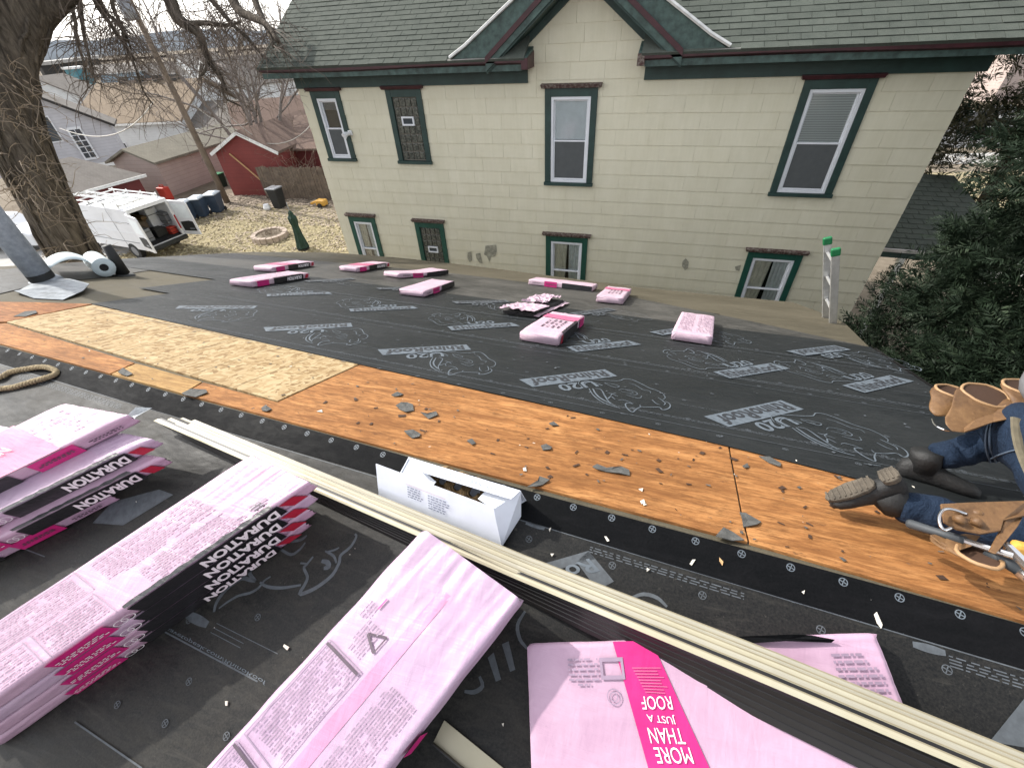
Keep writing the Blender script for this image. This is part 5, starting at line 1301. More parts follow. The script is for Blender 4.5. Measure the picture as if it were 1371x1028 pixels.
for px, lb in [([(700, 627), (704, 626), (705, 631), (701, 631)], 'white chip left of the long ragged felt strip'), ([(857, 671), (862, 669), (864, 674), (859, 675)], 'white chip near the ridge in the middle of the plywood'), ([(855, 655), (861, 654), (860, 658)], 'pale chip just above the white chip near the ridge'), ([(424, 551), (431, 549), (432, 552)], 'pale chip below the strand board corner'), ([(860, 673), (866, 676), (862, 677)], 'second white chip near the ridge')]:
    scrap(px, lb, 'paint_chip', 'chip', 'paint chip', WG, th=.0025, curl=.001)
SG = 'splinters and leaves lying on the near black sheet'
for px, lb in [([(1170, 822), (1173, 819), (1181, 836), (1179, 841), (1174, 834)], 'white feather like splinter above the pink bundle corner'), ([(1073, 792), (1077, 790), (1076, 795)], 'pale chip left of the white splinter'), ([(927, 749), (931, 749), (926, 757), (923, 755)], 'white splinter beside the ruled line'), ([(963, 746), (968, 752), (967, 757), (963, 751)], 'orange leaf right of the short white splinter'),
               ([(737, 741), (742, 741), (739, 745)], 'white splinter between the white box and the printed R'), ([(812, 718), (816, 724), (813, 725), (809, 718)], 'pale twig crossing the ruled line'), ([(866, 760), (870, 762), (866, 765)], 'tiny pale chip right of the printed R'),
               ([(381, 862), (388, 866), (385, 870), (380, 865)], 'cream chip at the edge of the big front bundle'), ([(302, 938), (306, 938), (305, 944), (303, 944)], 'small white chip between the two near stacks'), ([(735, 708), (738, 706), (736, 712)], 'thin white splinter by the box'), ([(672, 968), (675, 967), (674, 972)], 'tiny chip in the dark gap between the front bundles')]:
    scrap(px, lb, 'splinter', 'wood_chip' if 'leaf' in lb else 'chip', 'splinter', SG, NE, .010, .003, .002)
# black offcut lying by the pink bundle's far corner
scrap([(985, 852), (1060, 849), (1085, 850), (1115, 856), (1112, 860), (1050, 858), (1000, 861)], 'folded strip of black sheet at the far corner of the slogan bundle', 'sheet_offcut', 'under_clean', 'sheet offcut', None, NE, .09, .006, .012)
scrap([(166, 560), (186, 547), (204, 546), (186, 560), (178, 566)], 'grey plastic wrapper flap beside the top bundle of the leftmost stack', 'wrapper_flap', 'lead', 'plastic flap', None, NE, .25, .001, .02)

# ---------------------------------------------------------------- crumbs too small to count
def crumbs(name, fr, n, ur, vr, size, mat, h, seed, keep=None):
    r = np.random.default_rng(seed); V = []
    while len(V) < n * 4:
        u, v = r.uniform(*ur), r.uniform(*vr)
        if keep and not keep(u, v): continue
        a, s = r.uniform(0, 6.28), size * r.uniform(.4, 1.6) ** 1.5; c, q = math.cos(a) * s, math.sin(a) * s; k = r.uniform(.25, .9)
        for x, y in ((-1, -k), (1, -k * .7), (.8, k), (-.9, k * .6)): V.append(fr.p(u + x * c - y * q, v + x * q + y * c, h + .004 * r.uniform(0, 1)))
    return np_mesh(name, V, np.arange(len(V)).reshape(-1, 4), M[mat], None, 'stuff')
crumbs('felt_crumbs', FA, 170, (-4.5, 1.8), (.02, .72), .0055, 'scrap', .0155, 1)
crumbs('board_knots', FA, 90, (-1.6, 1.8), (.03, .70), .010, 'leather_in' if 'leather_in' in M else 'scrap', .0135, 2)
crumbs('pale_crumbs', NE, 28, (-2.6, 1.8), (.02, 1.1), .0028, 'chip', .0125, 3)
crumbs('sawdust_flecks', FA, 40, (-4.5, 1.8), (.02, .72), .004, 'chip', .0155, 4)
crumbs('dust_flecks', FA, 160, (-4.0, 1.8), (.8, 3.2), .0055, 'print_dim', .0225, 5)

# ================================================================ GROUND
def ground(name, px=None, pts=None, z=GZ, mat='soil', label=None):
    q = pts if pts is not None else [at_g(x, y, z) for x, y in px]
    mb = MB(); mb.v = [(p[0], p[1], z) for p in q]; mb.f = [tuple(range(len(q)))]; mb.mi = [0]
    o = mb.build(name, M[mat]); o['kind'] = 'structure'; return o
n = 72; mb = MB(); R_far = 2600
rad = [0, 15, 30, 42, 55, 70, 90, 120, 200, 450, 1000, R_far]
mb.v = [(0, 0, GZ)]
def terrain(x, y):
    r = math.hypot(x, y); az = math.atan2(-x, y); side = min(1, max(0, (az - R_(12)) / R_(20))) * min(1, max(0, (R_(150) - az) / R_(20)))
    return GZ - 6.5 * side * min(1, max(0, (r - 42) / 45)) ** 1.2
for r in rad[1:]:
    for k in range(n): t = 2 * math.pi * k / n; x, y = r * math.cos(t), r * math.sin(t); mb.v.append((x, y, terrain(x, y)))
mb.f = [(0, 1 + k, 1 + (k + 1) % n) for k in range(n)]
for i in range(len(rad) - 2):
    for k in range(n): j = (k + 1) % n; mb.f.append((1 + i * n + k, 1 + (i + 1) * n + k, 1 + (i + 1) * n + j, 1 + i * n + j))
mb.mi = [0] * len(mb.f); o = mb.build('ground', M['soil']); o['kind'] = 'structure'
ground('lawn', pts=[(-25, 13.2), (-21.5, 12.0), (-8.5, 10.5), (-8.0, 20.9), (-17, 20.3), (-21.5, 20.2), (-23.4, 18.6)], z=GZ + .008, mat='lawn')
ground('driveway', pts=[(-40, 7), (-23.2, 9.5), (-22.8, 13.4), (-23.8, 18.9), (-24.2, 20.6), (-28, 20.2), (-30, 17), (-42, 14)], z=GZ + .012, mat='concrete')
ground('street', pts=[(8, 34), (60, 44), (60, 56), (8, 45)], z=GZ + .012, mat='asphalt'); ground('pavement', pts=[(8, 30.5), (60, 40), (60, 42.5), (8, 32.6)], z=GZ + .016, mat='concrete')
ground('verge', pts=[(7.5, 20), (30, 24), (34, 33.5), (8, 29)], z=GZ + .010, mat='lawn'); ground('back_lane', pts=[(10, 29.5), (13.5, 30), (14.2, 18), (10.8, 17)], z=GZ + .014, mat='concrete')
# fallen leaves
def leaf_field(name, npts, fn, size, mat, z0, tilt=.5):
    P = np.array([fn() for _ in range(npts)]); a = rng.uniform(0, 6.28, npts); sz = rng.uniform(.6, 1.3, npts) * size
    c, s = np.cos(a), np.sin(a); V = np.zeros((npts, 4, 3))
    for k, (x, y) in enumerate(((-1, -.5), (1, -.4), (.9, .5), (-.8, .45))):
        V[:, k, 0] = P[:, 0] + sz * (x * c - y * s); V[:, k, 1] = P[:, 1] + sz * (x * s + y * c); V[:, k, 2] = z0 + sz * (.15 + tilt * rng.uniform(0, 1, npts))
    return np_mesh(name, V.reshape(-1, 3), np.arange(npts * 4).reshape(-1, 4), M[mat], None, 'stuff')
def yard():
    while True:
        x, y = rng.uniform(-25, -9), rng.uniform(11.5, 21.5)
        w = .15 + .85 * (y > 17.6) + .35 * (math.sin(x * 1.3) + math.sin(y * 2.1 + x) > .9)
        if rng.uniform() < w: return (x, y)
o = leaf_field('fallen_leaves', 9000, yard, .055, 'leaf_litter', GZ + .012)
M['straw'] = simple('dry_grass_blades', (.36, .305, .18), .9, 0, .35, 2)
def straw(): return (rng.uniform(-23, -9), rng.uniform(12, 18.6))
leaf_field('dry_grass', 7000, straw, .045, 'straw', GZ + .01, 1.4)
leaf_field('roadside_leaves', 2500, lambda: (rng.uniform(7.5, 30), rng.uniform(20, 34)), .07, 'leaf_litter', GZ + .02)
# far hills and woods on the horizon
def ridge(name, r, a0, a1, hmin, hmax, seed, mat):
    rr = np.random.default_rng(seed); n = 160; V = []; ph = rr.uniform(0, 6, 6)
    for i in range(n + 1):
        a = a0 + (a1 - a0) * i / n; h = hmin + (hmax - hmin) * (.5 + .25 * math.sin(a * 9 + ph[0]) + .15 * math.sin(a * 31 + ph[1]) + .1 * math.sin(a * 113 + ph[2])) + rr.uniform(-.06, .06) * hmax
        x, y = -math.sin(a), math.cos(a); V += [(x * r, y * r, GZ - 2), (x * r, y * r, GZ + h), (x * (r + r * .12), y * (r + r * .12), GZ - 2)]
    F_ = []
    for i in range(n): b = 3 * i; F_ += [(b, b + 3, b + 4, b + 1), (b + 1, b + 4, b + 5, b + 2)]
    o = np_mesh(name, V, F_, M[mat]); o['kind'] = 'structure'; return o
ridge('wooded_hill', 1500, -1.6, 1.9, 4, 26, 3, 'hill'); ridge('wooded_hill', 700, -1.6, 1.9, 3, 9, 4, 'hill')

# ================================================================ BACKGROUND BUILDINGS
def gable(name, label, cat, c, ang, w, d, hw, hr, wall, roof, ov=.3, trim='white_metal', z0=GZ, group=None):
    """w across the gable end (local x), d deep (local y); gable faces -y. returns (root, local-to-world)"""
    t = thing(name, (c[0], c[1], z0), label, cat, group); ca, sa = math.cos(ang), math.sin(ang)
    def G(x, y, z): return np.array([c[0] + x * ca - y * sa, c[1] + x * sa + y * ca, z0 + z])
    mb = MB(); prof = [(-w / 2, 0), (w / 2, 0), (w / 2, hw), (0, hr), (-w / 2, hw)]
    mb.loft([[G(x, 0, z) for x, z in prof], [G(x, d, z) for x, z in prof]]); mb.build('wall', M[wall], t)
    sl = (hr - hw) / (w / 2); mb = MB()
    for sd in (-1, 1):
        e = w / 2 + ov; p = [(0, hr + .02), (sd * e, hr + .02 - sl * e), (sd * e, hr + .14 - sl * e), (0, hr + .14)]
        mb.loft([[G(x, -ov, z) for x, z in p], [G(x, d + ov, z) for x, z in p]])
    mb.build('roof', M[roof], t)
    if trim:
        for sd in (-1, 1):
            mb = MB(); e = w / 2 + ov; mb.bar(G(0, -ov - .02, hr + .03), G(sd * e, -ov - .02, hr + .03 - sl * e), .04, .16, (0, 0, 1)); mb.build('rake_board', M[trim], t)
    return t, G
def fwin(t, G, x0, x1, z0, z1, y=-.03, frame='white', axis='x', nm='window'):
    f = lambda a, b, e: G(a, y - e, b) if axis == 'x' else G(y - e if y < 0 else y + e, a, b)
    mb = MB(); mb.slab([f(x0 - .08, z0 - .08, 0), f(x1 + .08, z0 - .08, 0), f(x1 + .08, z1 + .08, 0), f(x0 - .08, z1 + .08, 0)], .03, f(0, 0, 1) - f(0, 0, 0)); o = mb.build(nm, M[frame], t)
    mb = MB(); mb.slab([f(x0, z0, .035), f(x1, z0, .035), f(x1, z1, .035), f(x0, z1, .035)], .01, f(0, 0, 1) - f(0, 0, 0)); mb.build('pane', M['far_win'], o)
def pq(x, y): return at_g(x, y)
# red shed with white rakes, and its lower wing
A_, B_ = pq(314, 262), pq(392, 262); ang = math.atan2(B_[1] - A_[1], B_[0] - A_[0]); w = float(np.hypot(*(B_ - A_)[:2])); c = (A_ + B_) / 2

t, G = gable('red_shed', 'barn red shed with white gable trim behind the utility pole', 'shed', c, ang, w, 7.5, 2.35, 3.3, 'lap_red', 'roof_brown', .18)
mb = MB(); q = [G(w / 2 + .005, 1.6, 0), G(w / 2 + 5.6, 1.6, 0), G(w / 2 + 5.6, 6.8, 0), G(w / 2 + .005, 6.8, 0)]; mb.hexa([tuple(p) for p in q] + [(p[0], p[1], p[2] + 2.1) for p in q]); mb.build('wing_wall', M['red_plain'], t)
mb = MB(); mb.slab([G(w / 2 + .0, 1.2, 2.12), G(w / 2 + 5.9, 1.2, 2.12), G(w / 2 + 5.9, 5.0, 3.25), G(w / 2 - 1.5, 5.0, 3.25)], .1, (0, 0, 1)); mb.build('wing_roof', M['roof_brown'], t)
pole_p = thing('leaning_pole', A_, 'long thin orange brown pole leaning on the front of the barn red shed', 'pole')
g1, g2 = at_g(346, 263), None; d = G(0, -.25, 0) - G(0, 0, 0)
mb = MB(); mb.bar(G(w * .36, -.35, 0), G(-w * .26, -.06, 2.3), .07, .05); mb.build('rod', M['wood_chip'], pole_p)
# pinkish garage
A_, B_ = pq(232, 263), pq(292, 240); sv = B_ - A_; L = np.hypot(sv[0], sv[1]); ang = math.atan2(sv[1], sv[0]) - math.pi / 2
ux = np.array([math.cos(ang), math.sin(ang), 0]); W_ = 3.3
t, G = gable('pink_garage', 'pinkish grey lap sided garage with an olive shingled roof behind the utility pole', 'garage', A_ - ux * W_ / 2, ang, W_, 7.2, 1.95, 2.55, 'lap_pink', 'roof_olive', .3, None)
# dark red garage behind the van
A_, B_ = at_g(80, 259, GZ + 1.95), at_g(189, 230, GZ + 1.95); A_[2] = B_[2] = GZ; sv = B_ - A_; ang = math.atan2(sv[1], sv[0])
mid = (A_ + B_) / 2; vy = np.array([-math.sin(ang), math.cos(ang), 0]); dgar = thing('dark_red_garage', mid, 'low dark red garage with a grey hipped roof behind the white van', 'garage')
ux = np.array([math.cos(ang), math.sin(ang), 0]); hw = float(np.hypot(sv[0], sv[1])) / 2 - .3
def G2(x, y, z): return mid + ux * x + vy * y + np.array([0, 0, z])
mb = MB(); q = [G2(-hw, 0, 0), G2(hw, 0, 0), G2(hw, 5.5, 0), G2(-hw, 5.5, 0)]; mb.hexa([tuple(p) for p in q] + [(p[0], p[1], p[2] + 1.8) for p in q]); mb.build('wall', M['red_plain'], dgar)
e = .3; r0, r1, r2, r3 = G2(-hw - e, -e, 1.8), G2(hw + e, -e, 1.8), G2(hw + e, 5.8, 1.8), G2(-hw - e, 5.8, 1.8); k0, k1 = G2(-hw * .45, 2.75, 2.9), G2(hw * .25, 2.75, 2.9)
mb = MB(); mb.add([r0, r1, r2, r3, k0, k1], [(0, 1, 5, 4), (1, 2, 5), (2, 3, 4, 5), (3, 0, 4), (3, 2, 1, 0)]); mb.build('roof', M['roof_grey'], dgar)
mb = MB(); mb.bar(r0 + (0, 0, -.02), r1 + (0, 0, -.02), .05, .14); mb.build('fascia', M['white_metal'], dgar)
# pale grey house at the trunk
gc = at_r(66, 195, 50); gc[2] = at_r(98, 217, 50)[2] - .3; ez = at_r(120, 166, 50)[2] - gc[2]
t, G = gable('grey_house', 'pale grey house with a dark edged gable and a white glazed door behind the trunk', 'house', gc, R_(50), 8.2, 2.6, ez, ez + 2.7, 'lap_grey', 'roof_grey', .4, 'drip_dark', z0=gc[2])
fwin(t, G, -.6, .9, ez - .75, ez + .75); 
mb = MB(); mb.slab([G(1.5, -.04, .3), G(2.4, -.04, .3), G(2.4, -.04, 2.5), G(1.5, -.04, 2.5)], .05, G(0, -1, 0) - G(0, 0, 0)); dr = mb.build('door', M['white'], t)
for i in range(2):
    for j in range(5):
        mb = MB(); xa, za = 1.62 + .36 * i, .45 + .39 * j; mb.slab([G(xa, -.1, za), G(xa + .3, -.1, za), G(xa + .3, -.1, za + .33), G(xa, -.1, za + .33)], .01, G(0, -1, 0) - G(0, 0, 0)); mb.build('pane', M['far_win'], dr)
# long white house with a tan roof
def at_gr(x, y, r): q = at_r(x, y, r); return q
def side_house(name, label, pxa, pxb, r_a, r_b, hw, hr, dep, wall, roof, wins=(), rpx=None, trim='white_metal'):
    """house whose long side faces us; pxa, pxb = eave ends in the photo with their distances"""
    a, b = at_r(*pxa, r_a), at_r(*pxb, r_b); a[2] = b[2] = 0; sv = b - a; L = np.hypot(sv[0], sv[1]); ux = sv / L; uy = np.array([-ux[1], ux[0], 0])
    if uy @ a < 0: uy = -uy
    rc = (r_a + r_b) / 2 + dep / 2; z0 = GZ if rpx is None else at_r(*rpx, rc)[2] - hr
    hw += 0
    t = thing(name, (*(a + b)[:2] / 2, z0), label, 'house')
    H = lambda x, y, z: a + ux * x + uy * y + np.array([0, 0, z0 + z])
    prof = [(0, 0), (dep, 0), (dep, hw), (dep / 2, hr), (0, hw)]
    mb = MB(); mb.loft([[H(0, y, z) for y, z in prof], [H(L, y, z) for y, z in prof]]); mb.build('wall', M[wall], t)
    sl = (hr - hw) / (dep / 2); mb = MB()
    for s in (0, 1):
        f = (lambda y: y) if s == 0 else (lambda y: dep - y)
        p = [(f(-.4), hw - .4 * sl + .03), (f(dep / 2), hr + .03), (f(dep / 2), hr + .2), (f(-.4), hw - .4 * sl + .2)]
        mb.loft([[H(-.4, y, z) for y, z in p], [H(L + .4, y, z) for y, z in p]])
    mb.build('roof', M[roof], t)
    mb = MB(); mb.bar(H(-.4, -.42, hw - .4 * sl + .08), H(L + .4, -.42, hw - .4 * sl + .08), .06, .16); mb.build('gutter', M[trim], t)
    for (fx, z, ww, wh) in wins:
        x0 = L * fx; f = lambda x, zz, e: H(x, -.03 - e, zz)
        mb = MB(); mb.slab([f(x0, z, 0), f(x0 + ww, z, 0), f(x0 + ww, z + wh, 0), f(x0, z + wh, 0)], .03, -uy); o = mb.build('window', M['white'], t)
        mb = MB(); mb.slab([f(x0 + .1, z + .1, .04), f(x0 + ww - .1, z + .1, .04), f(x0 + ww - .1, z + wh - .1, .04), f(x0 + .1, z + wh - .1, .04)], .01, -uy); mb.build('pane', M['far_win'], o)
    return t, H, L
t, H, L = side_house('white_house', 'long white house with a broad tan roof and vents along its ridge', (88, 150), (232, 144), 60, 53, 3.4, 5.8, 10, 'lap_white', 'roof_tan', [(.30, .9, 1.0, 1.0), (.55, .6, 1.4, 1.1), (.8, .6, 1.2, 1.1)], (155, 115))
for i in range(4): mb = MB(); p = H(L * (.25 + .17 * i), 5, 5.9); mb.box(p[0] - .3, p[0] + .3, p[1] - .3, p[1] + .3, p[2], p[2] + .5); mb.build('roof_vent', M['black_plastic'], t)
side_house('white_bungalow', 'low white bungalow with a brown roof behind the red shed', (240, 172), (345, 168), 54, 50, 3.2, 4.6, 7, 'lap_white', 'roof_grey', [(.30, 1.5, 2.2, 1.1), (.7, 1.2, 1.3, 1.1)], (290, 138))
t, G = gable('white_two_storey_house', 'tall white two storey house with a steep gable among the bare trees', 'house', at_r(300, 150, 88) * np.array([1, 1, 0]), R_(-22), 9.5, 10, 6.2, 9.2, 'lap_white', 'roof_grey', .4, z0=at_r(286, 80, 88)[2] - 9.2)
for x0, z in ((-2.2, 4.6), (1.3, 4.6), (-2.6, 1.6), (-.3, 1.6), (2.0, 1.6)):
    fwin(t, G, x0, x0 + .9, z, z + 1.5)
side_house('brown_roof_house', 'house with a wide brown roof close behind the red shed wing', (318, 176), (470, 168), 46, 46, 3.0, 5.0, 9, 'lap_white', 'roof_brown', (), (380, 133))
t, H, L = side_house('blue_warehouse', 'wide blue grey warehouse on the far side of the roofs', (136, 110), (194, 104), 125, 125, 6.0, 7.0, 22, 'blue_metal', 'roof_grey', (), (165, 86))
t['category'] = 'warehouse'
p = at_r(104, 96, 150); tb = thing('teal_hut', (p[0], p[1], GZ), 'tiny teal and white hut beside the blue grey warehouse', 'hut')
mb = MB(); mb.box(p[0] - 1.5, p[0] + 1.5, p[1] - 1.5, p[1] + 1.5, GZ - 6, p[2] + .5); mb.build('wall', M['teal'], tb); mb = MB(); mb.box(p[0] - 1.8, p[0] + 1.8, p[1] - 1.8, p[1] + 1.8, p[2] + .5, p[2] + .9); mb.build('roof', M['white_metal'], tb)
# more roofs stepping down the hill behind
for i, (pa_, pb2, r_, rp_x, wl, rf, lb) in enumerate([((96, 112), (130, 108), 95, (112, 98), 'lap_white', 'roof_grey', 'far small white house left of the blue grey warehouse'), ((205, 128), (262, 122), 78, (232, 104), 'lap_white', 'roof_brown', 'far white house with a brown roof right of the utility pole'),
        ((205, 98), (250, 94), 130, (226, 84), 'lap_grey', 'roof_grey', 'far grey house near the horizon right of the warehouse'), ((300, 112), (372, 104), 105, (336, 84), 'lap_white', 'roof_tan', 'far white house with a tan roof left of the cream house eave'), ((60, 118), (92, 114), 110, (75, 104), 'lap_grey', 'roof_tan', 'far low house beside the trunk under the viaduct'), ((250, 84), (300, 80), 170, (275, 72), 'lap_white', 'roof_grey', 'tiny pale house on the horizon above the tall white house')]):
    side_house('far_house', lb, pa_, pb2, r_, r_ + 4, 3.4, 5.6, 9, wl, rf, [(.2, 1.0, 1.2, 1.3), (.6, 1.0, 1.2, 1.3)], rp_x)['group' if 0 else 0]['group'] = 'houses far behind the garages'
# viaduct in the distance
pa, pb_ = at_r(50, 86, 330), at_r(128, 76, 400); vd = thing('viaduct', ((pa + pb_) / 2) * np.array([1, 1, 0]) + (0, 0, GZ), 'distant pale viaduct with a row of dark piers', 'viaduct')
mb = MB(); zt = pa[2]; mb.bar((pa[0], pa[1], zt), (pb_[0], pb_[1], zt), 9, 1.3); mb.build('deck', M['concrete'], vd)
for i in range(15):
    q = pa + (pb_ - pa) * (i + .5) / 15; mb = MB(); mb.box(q[0] - 1.1, q[0] + 1.1, q[1] - 1.1, q[1] + 1.1, GZ - 7, zt - .6); mb.build('pier', M['drip_dark'], vd)
# house across the street on the far right
t, H, L = side_house('tan_house', 'tan house across the street seen past the evergreen', (1338, 118), (1440, 96), 58, 62, 3.4, 5.6, 9, 'lap_pink', 'roof_grey')

# ================================================================ FENCE, POLE, BINS, VAN ...
fa, fb = pq(358, 266), pq(444, 268); fa[2] = fb[2] = GZ; fb = fa + (fb - fa) * 1.25
fe = thing('board_fence', (fa + fb) / 2, 'weathered brown board fence running from the red shed to the cream house', 'fence')
nb_ = 30; d = (fb - fa); L = np.hypot(d[0], d[1]); d = d / L
for i in range(nb_):
    s = L * (i + .5) / nb_; w_ = L / nb_ * .46; q = fa + d * s; pn = np.array([-d[1], d[0], 0]); hh = 1.72 + random.uniform(-.05, .05)
    mb = MB(); tl = random.uniform(-.02, .02)
    mb.hexa([tuple(q - d * w_ - pn * .012), tuple(q + d * w_ - pn * .012), tuple(q + d * w_ + pn * .012), tuple(q - d * w_ + pn * .012)] + [tuple(q + d * (k + tl) + pn * m_ + (0, 0, hh)) for k, m_ in ((-w_, -.012), (w_, -.012), (w_, .012), (-w_, .012))]); mb.build('board', M['fence_wood'], fe)
for z in (.4, 1.4): mb = MB(); mb.bar(fa + pn * .04 + (0, 0, z), fb + pn * .04 + (0, 0, z), .05, .09); mb.build('rail', M['fence_wood'], fe)
pb0 = pq(305, 272); up_ = thing('utility_pole', pb0, 'tall leaning wooden utility pole with a grey transformer can', 'utility pole')
rp_ = float(np.hypot(pb0[0], pb0[1])); top = at_r(172, -2, rp_); top = pb0 + (top - pb0) * 1.25
mb = MB(); mb.tube([pb0 - (0, 0, .3), pb0 + (top - pb0) * .5, top], [.17, .14, .11], 10); mb.build('pole', M['pole_wood'], up_, smooth=True)
mb = MB(); q0, q1 = at_r(179, 28, rp_ * .99), at_r(162, -2, rp_ * .99); mb.tube([q0, q0 + (q1 - q0) * .05, q1], [.2, .27, .27], 12); mb.build('transformer', M['steel_grey'], up_, smooth=True)
def cable(label, pts, r, mat='wire', nm='cable'):
    pts = [np.array(p, float) for p in pts]; t = thing(nm, pts[0], label, 'cable'); mb = MB(); mb.tube(pts, r, 4); mb.build('wire', M[mat], t); return t
def sagline(a, b, sag, n=14): a, b = np.array(a, float), np.array(b, float); return [a + (b - a) * t - np.array([0, 0, sag * 4 * t * (1 - t)]) for t in np.linspace(0, 1, n)]
cable('pale service cable sagging from the utility pole over to the grey house', sagline(at_r(205, 137, rp_), at_r(80, 172, 42), .9), .028)
cable('thin pale cable drooping past the red shed roof', sagline(at_r(258, 140, rp_), at_r(418, 165, 30), 1.4), .02)
cable('thin cable climbing from the red shed toward the upper pole', sagline(at_r(348, 188, 31), at_r(214, 55, rp_), .5), .018)
# bins
for i, (px, lb) in enumerate([((256, 296), 'navy wheeled bin nearest the van'), ((274, 290), 'middle navy wheeled bin of the three by the utility pole'), ((294, 284), 'navy wheeled bin nearest the utility pole')]):
    c = pq(*px); t = thing('wheeled_bin', c, lb, 'bin', 'wheeled bins beside the drive'); ca, sa = math.cos(.35), math.sin(.35)
    def Bx(x, y, z): return c + np.array([x * ca - y * sa, x * sa + y * ca, z])
    mb = MB(); mb.loft([[Bx(sx * a, sy * b, z) for sx, sy in ((-1, -1), (1, -1), (1, 1), (-1, 1))] for z, a, b in ((.06, .23, .27), (.9, .31, .36), (.95, .33, .38))]); mb.build('body', M['bin_blue'], t, bevel=.02)
    mb = MB(); mb.loft([[Bx(sx * a, sy * b, z) for sx, sy in ((-1, -1), (1, -1), (1, 1), (-1, 1))] for z, a, b in ((.952, .34, .40), (1.0, .34, .40), (1.06, .22, .28))]); mb.build('lid', M['bin_lid'], t, bevel=.02)
    for sx in (-1, 1): mb = MB(); mb.tube([Bx(sx * .24, .27, .11), Bx(sx * .29, .27, .11)], .11, 12); mb.build('wheel', M['tyre'], t)
    mb = MB(); mb.tube([Bx(-.28, .43, .93), Bx(.28, .43, .93)], .022, 6); mb.build('handle', M['bin_blue'], t)
# black bin and yellow toy by the fence, green box, red cone-like thing
c = pq(376, 278); t = thing('black_bin', c, 'black plastic bin standing by the fence with a white tag', 'bin')
mb = MB(); mb.loft([[c + np.array([sx * a, sy * a, z]) for sx, sy in ((-1, -1), (1, -1), (1, 1), (-1, 1))] for z, a in ((0, .24), (1.0, .3))]); mb.build('body', M['black_plastic'], t, bevel=.03)
mb = MB(); mb.box(c[0] - .33, c[0] + .33, c[1] - .33, c[1] + .33, c[2] + 1.003, c[2] + 1.07); mb.build('lid', M['steel_grey'], t, bevel=.02)
mb = MB(); q = c + np.array([-.5, -.45, 0]); mb.loft([[q + np.array([a * math.cos(k), a * math.sin(k), z]) for k in np.linspace(0, 6.28, 8, endpoint=False)] for z, a in ((0, .16), (.12, .2), (.3, .14))]); o = mb.build('white_bag', M['white']); set_org(o, q); tag(o, 'small white bag lying beside the black bin', 'bag')
c = pq(428, 277); t = thing('toy_digger', c, 'orange yellow plastic toy lying on the leaves by the cream house', 'toy')
mb = MB(); mb.box(c[0] - .05, c[0] + .5, c[1] - .2, c[1] + .2, c[2] + .1, c[2] + .4); mb.build('body', M['yellow'], t, bevel=.06); mb = MB(); mb.bar(c + (-.05, 0, .3), c + (-.5, 0, .15), .14, .12); mb.build('arm', M['yellow'], t, bevel=.03)
for sy in (-1, 1): mb = MB(); mb.tube([c + (.22, sy * .2, .12), c + (.22, sy * .27, .12)], .13, 10); mb.build('wheel', M['tyre'], t)
c = at_g(226, 268); t = thing('red_jerrycan', c, 'small red orange can by the corner of the pinkish garage', 'can')
mb = MB(); mb.box(c[0] - .3, c[0] + .3, c[1] - .2, c[1] + .2, c[2], c[2] + .75); mb.build('body', M['orange_red'], t, bevel=.05); mb = MB(); mb.tube([c + (-.15, 0, .75), c + (-.15, 0, .86), c + (.15, 0, .86), c + (.15, 0, .75)], .03, 6); mb.build('handle', M['orange_red'], t)
c = at_g(299, 250); t = thing('green_bin', c, 'small green bin between the pinkish garage and the red shed', 'bin')
mb = MB(); mb.loft([[c + np.array([sx * a, sy * a, z]) for sx, sy in ((-1, -1), (1, -1), (1, 1), (-1, 1))] for z, a in ((0, .2), (.75, .25))]); mb.build('body', M['umbrella'], t, bevel=.02); mb = MB(); mb.box(c[0] - .27, c[0] + .27, c[1] - .27, c[1] + .27, c[2] + .753, c[2] + .81); mb.build('lid', M['green_plastic'], t, bevel=.02)
# planter ring
c = (pq(336, 324) + pq(376, 322)) / 2 + (0, .35, 0); t = thing('planter', c, 'round stone planter ring with dead stalks in the lawn', 'planter')
nbk = 18
for i in range(nbk):
    a0, a1 = 2 * math.pi * i / nbk + .012, 2 * math.pi * (i + 1) / nbk - .012; mb = MB()
    rI, rO = .60, .82; zj = random.uniform(-.015, .015)
    q = [(rI, a0), (rO, a0), (rO, a1), (rI, a1)]; mb.hexa([c + np.array([r * math.cos(a), r * math.sin(a), 0]) for r, a in q] + [c + np.array([r * math.cos(a), r * math.sin(a), .26 + zj]) for r, a in q]); mb.build('stone', M['stone'], t, bevel=.015)
mb = MB(); mb.tube([c, c + (0, 0, .2)], .598, 20); mb.build('soil', M['soil'], t)
mb = MB()
for i in range(60):
    a, r = random.uniform(0, 6.28), random.uniform(0, .5); q = c + np.array([r * math.cos(a), r * math.sin(a), .18]); mb.tube([q, q + np.array([random.uniform(-.15, .15), random.uniform(-.15, .15), random.uniform(.1, .32)])], .008, 3)
mb.build('dead_stalks', M['twig_pale'], t, kind='stuff')
# closed umbrella
c = pq(407, 334); t = thing('closed_umbrella', c, 'closed dark green garden umbrella standing on the lawn', 'umbrella')
mb = MB(); mb.tube([c, c + (0, 0, 2.0)], .022, 8); mb.build('pole', M['steel_grey'], t); mb = MB(); mb.tube([c, c + (0, 0, .08)], .25, 16); mb.build('base', M['black_plastic'], t)
mb = MB(); rings = []
for z, r in ((.12, .24), (.3, .20), (.7, .15), (1.05, .12), (1.25, .155), (1.4, .16), (1.5, .10), (1.62, .07), (1.7, .02)):
    rings.append([c + np.array([r * (1 + .22 * (k % 2)) * math.cos(k * math.pi / 8), r * (1 + .22 * (k % 2)) * math.sin(k * math.pi / 8), z]) for k in range(16)])
mb.loft(rings); mb.build('canopy', M['umbrella'], t)
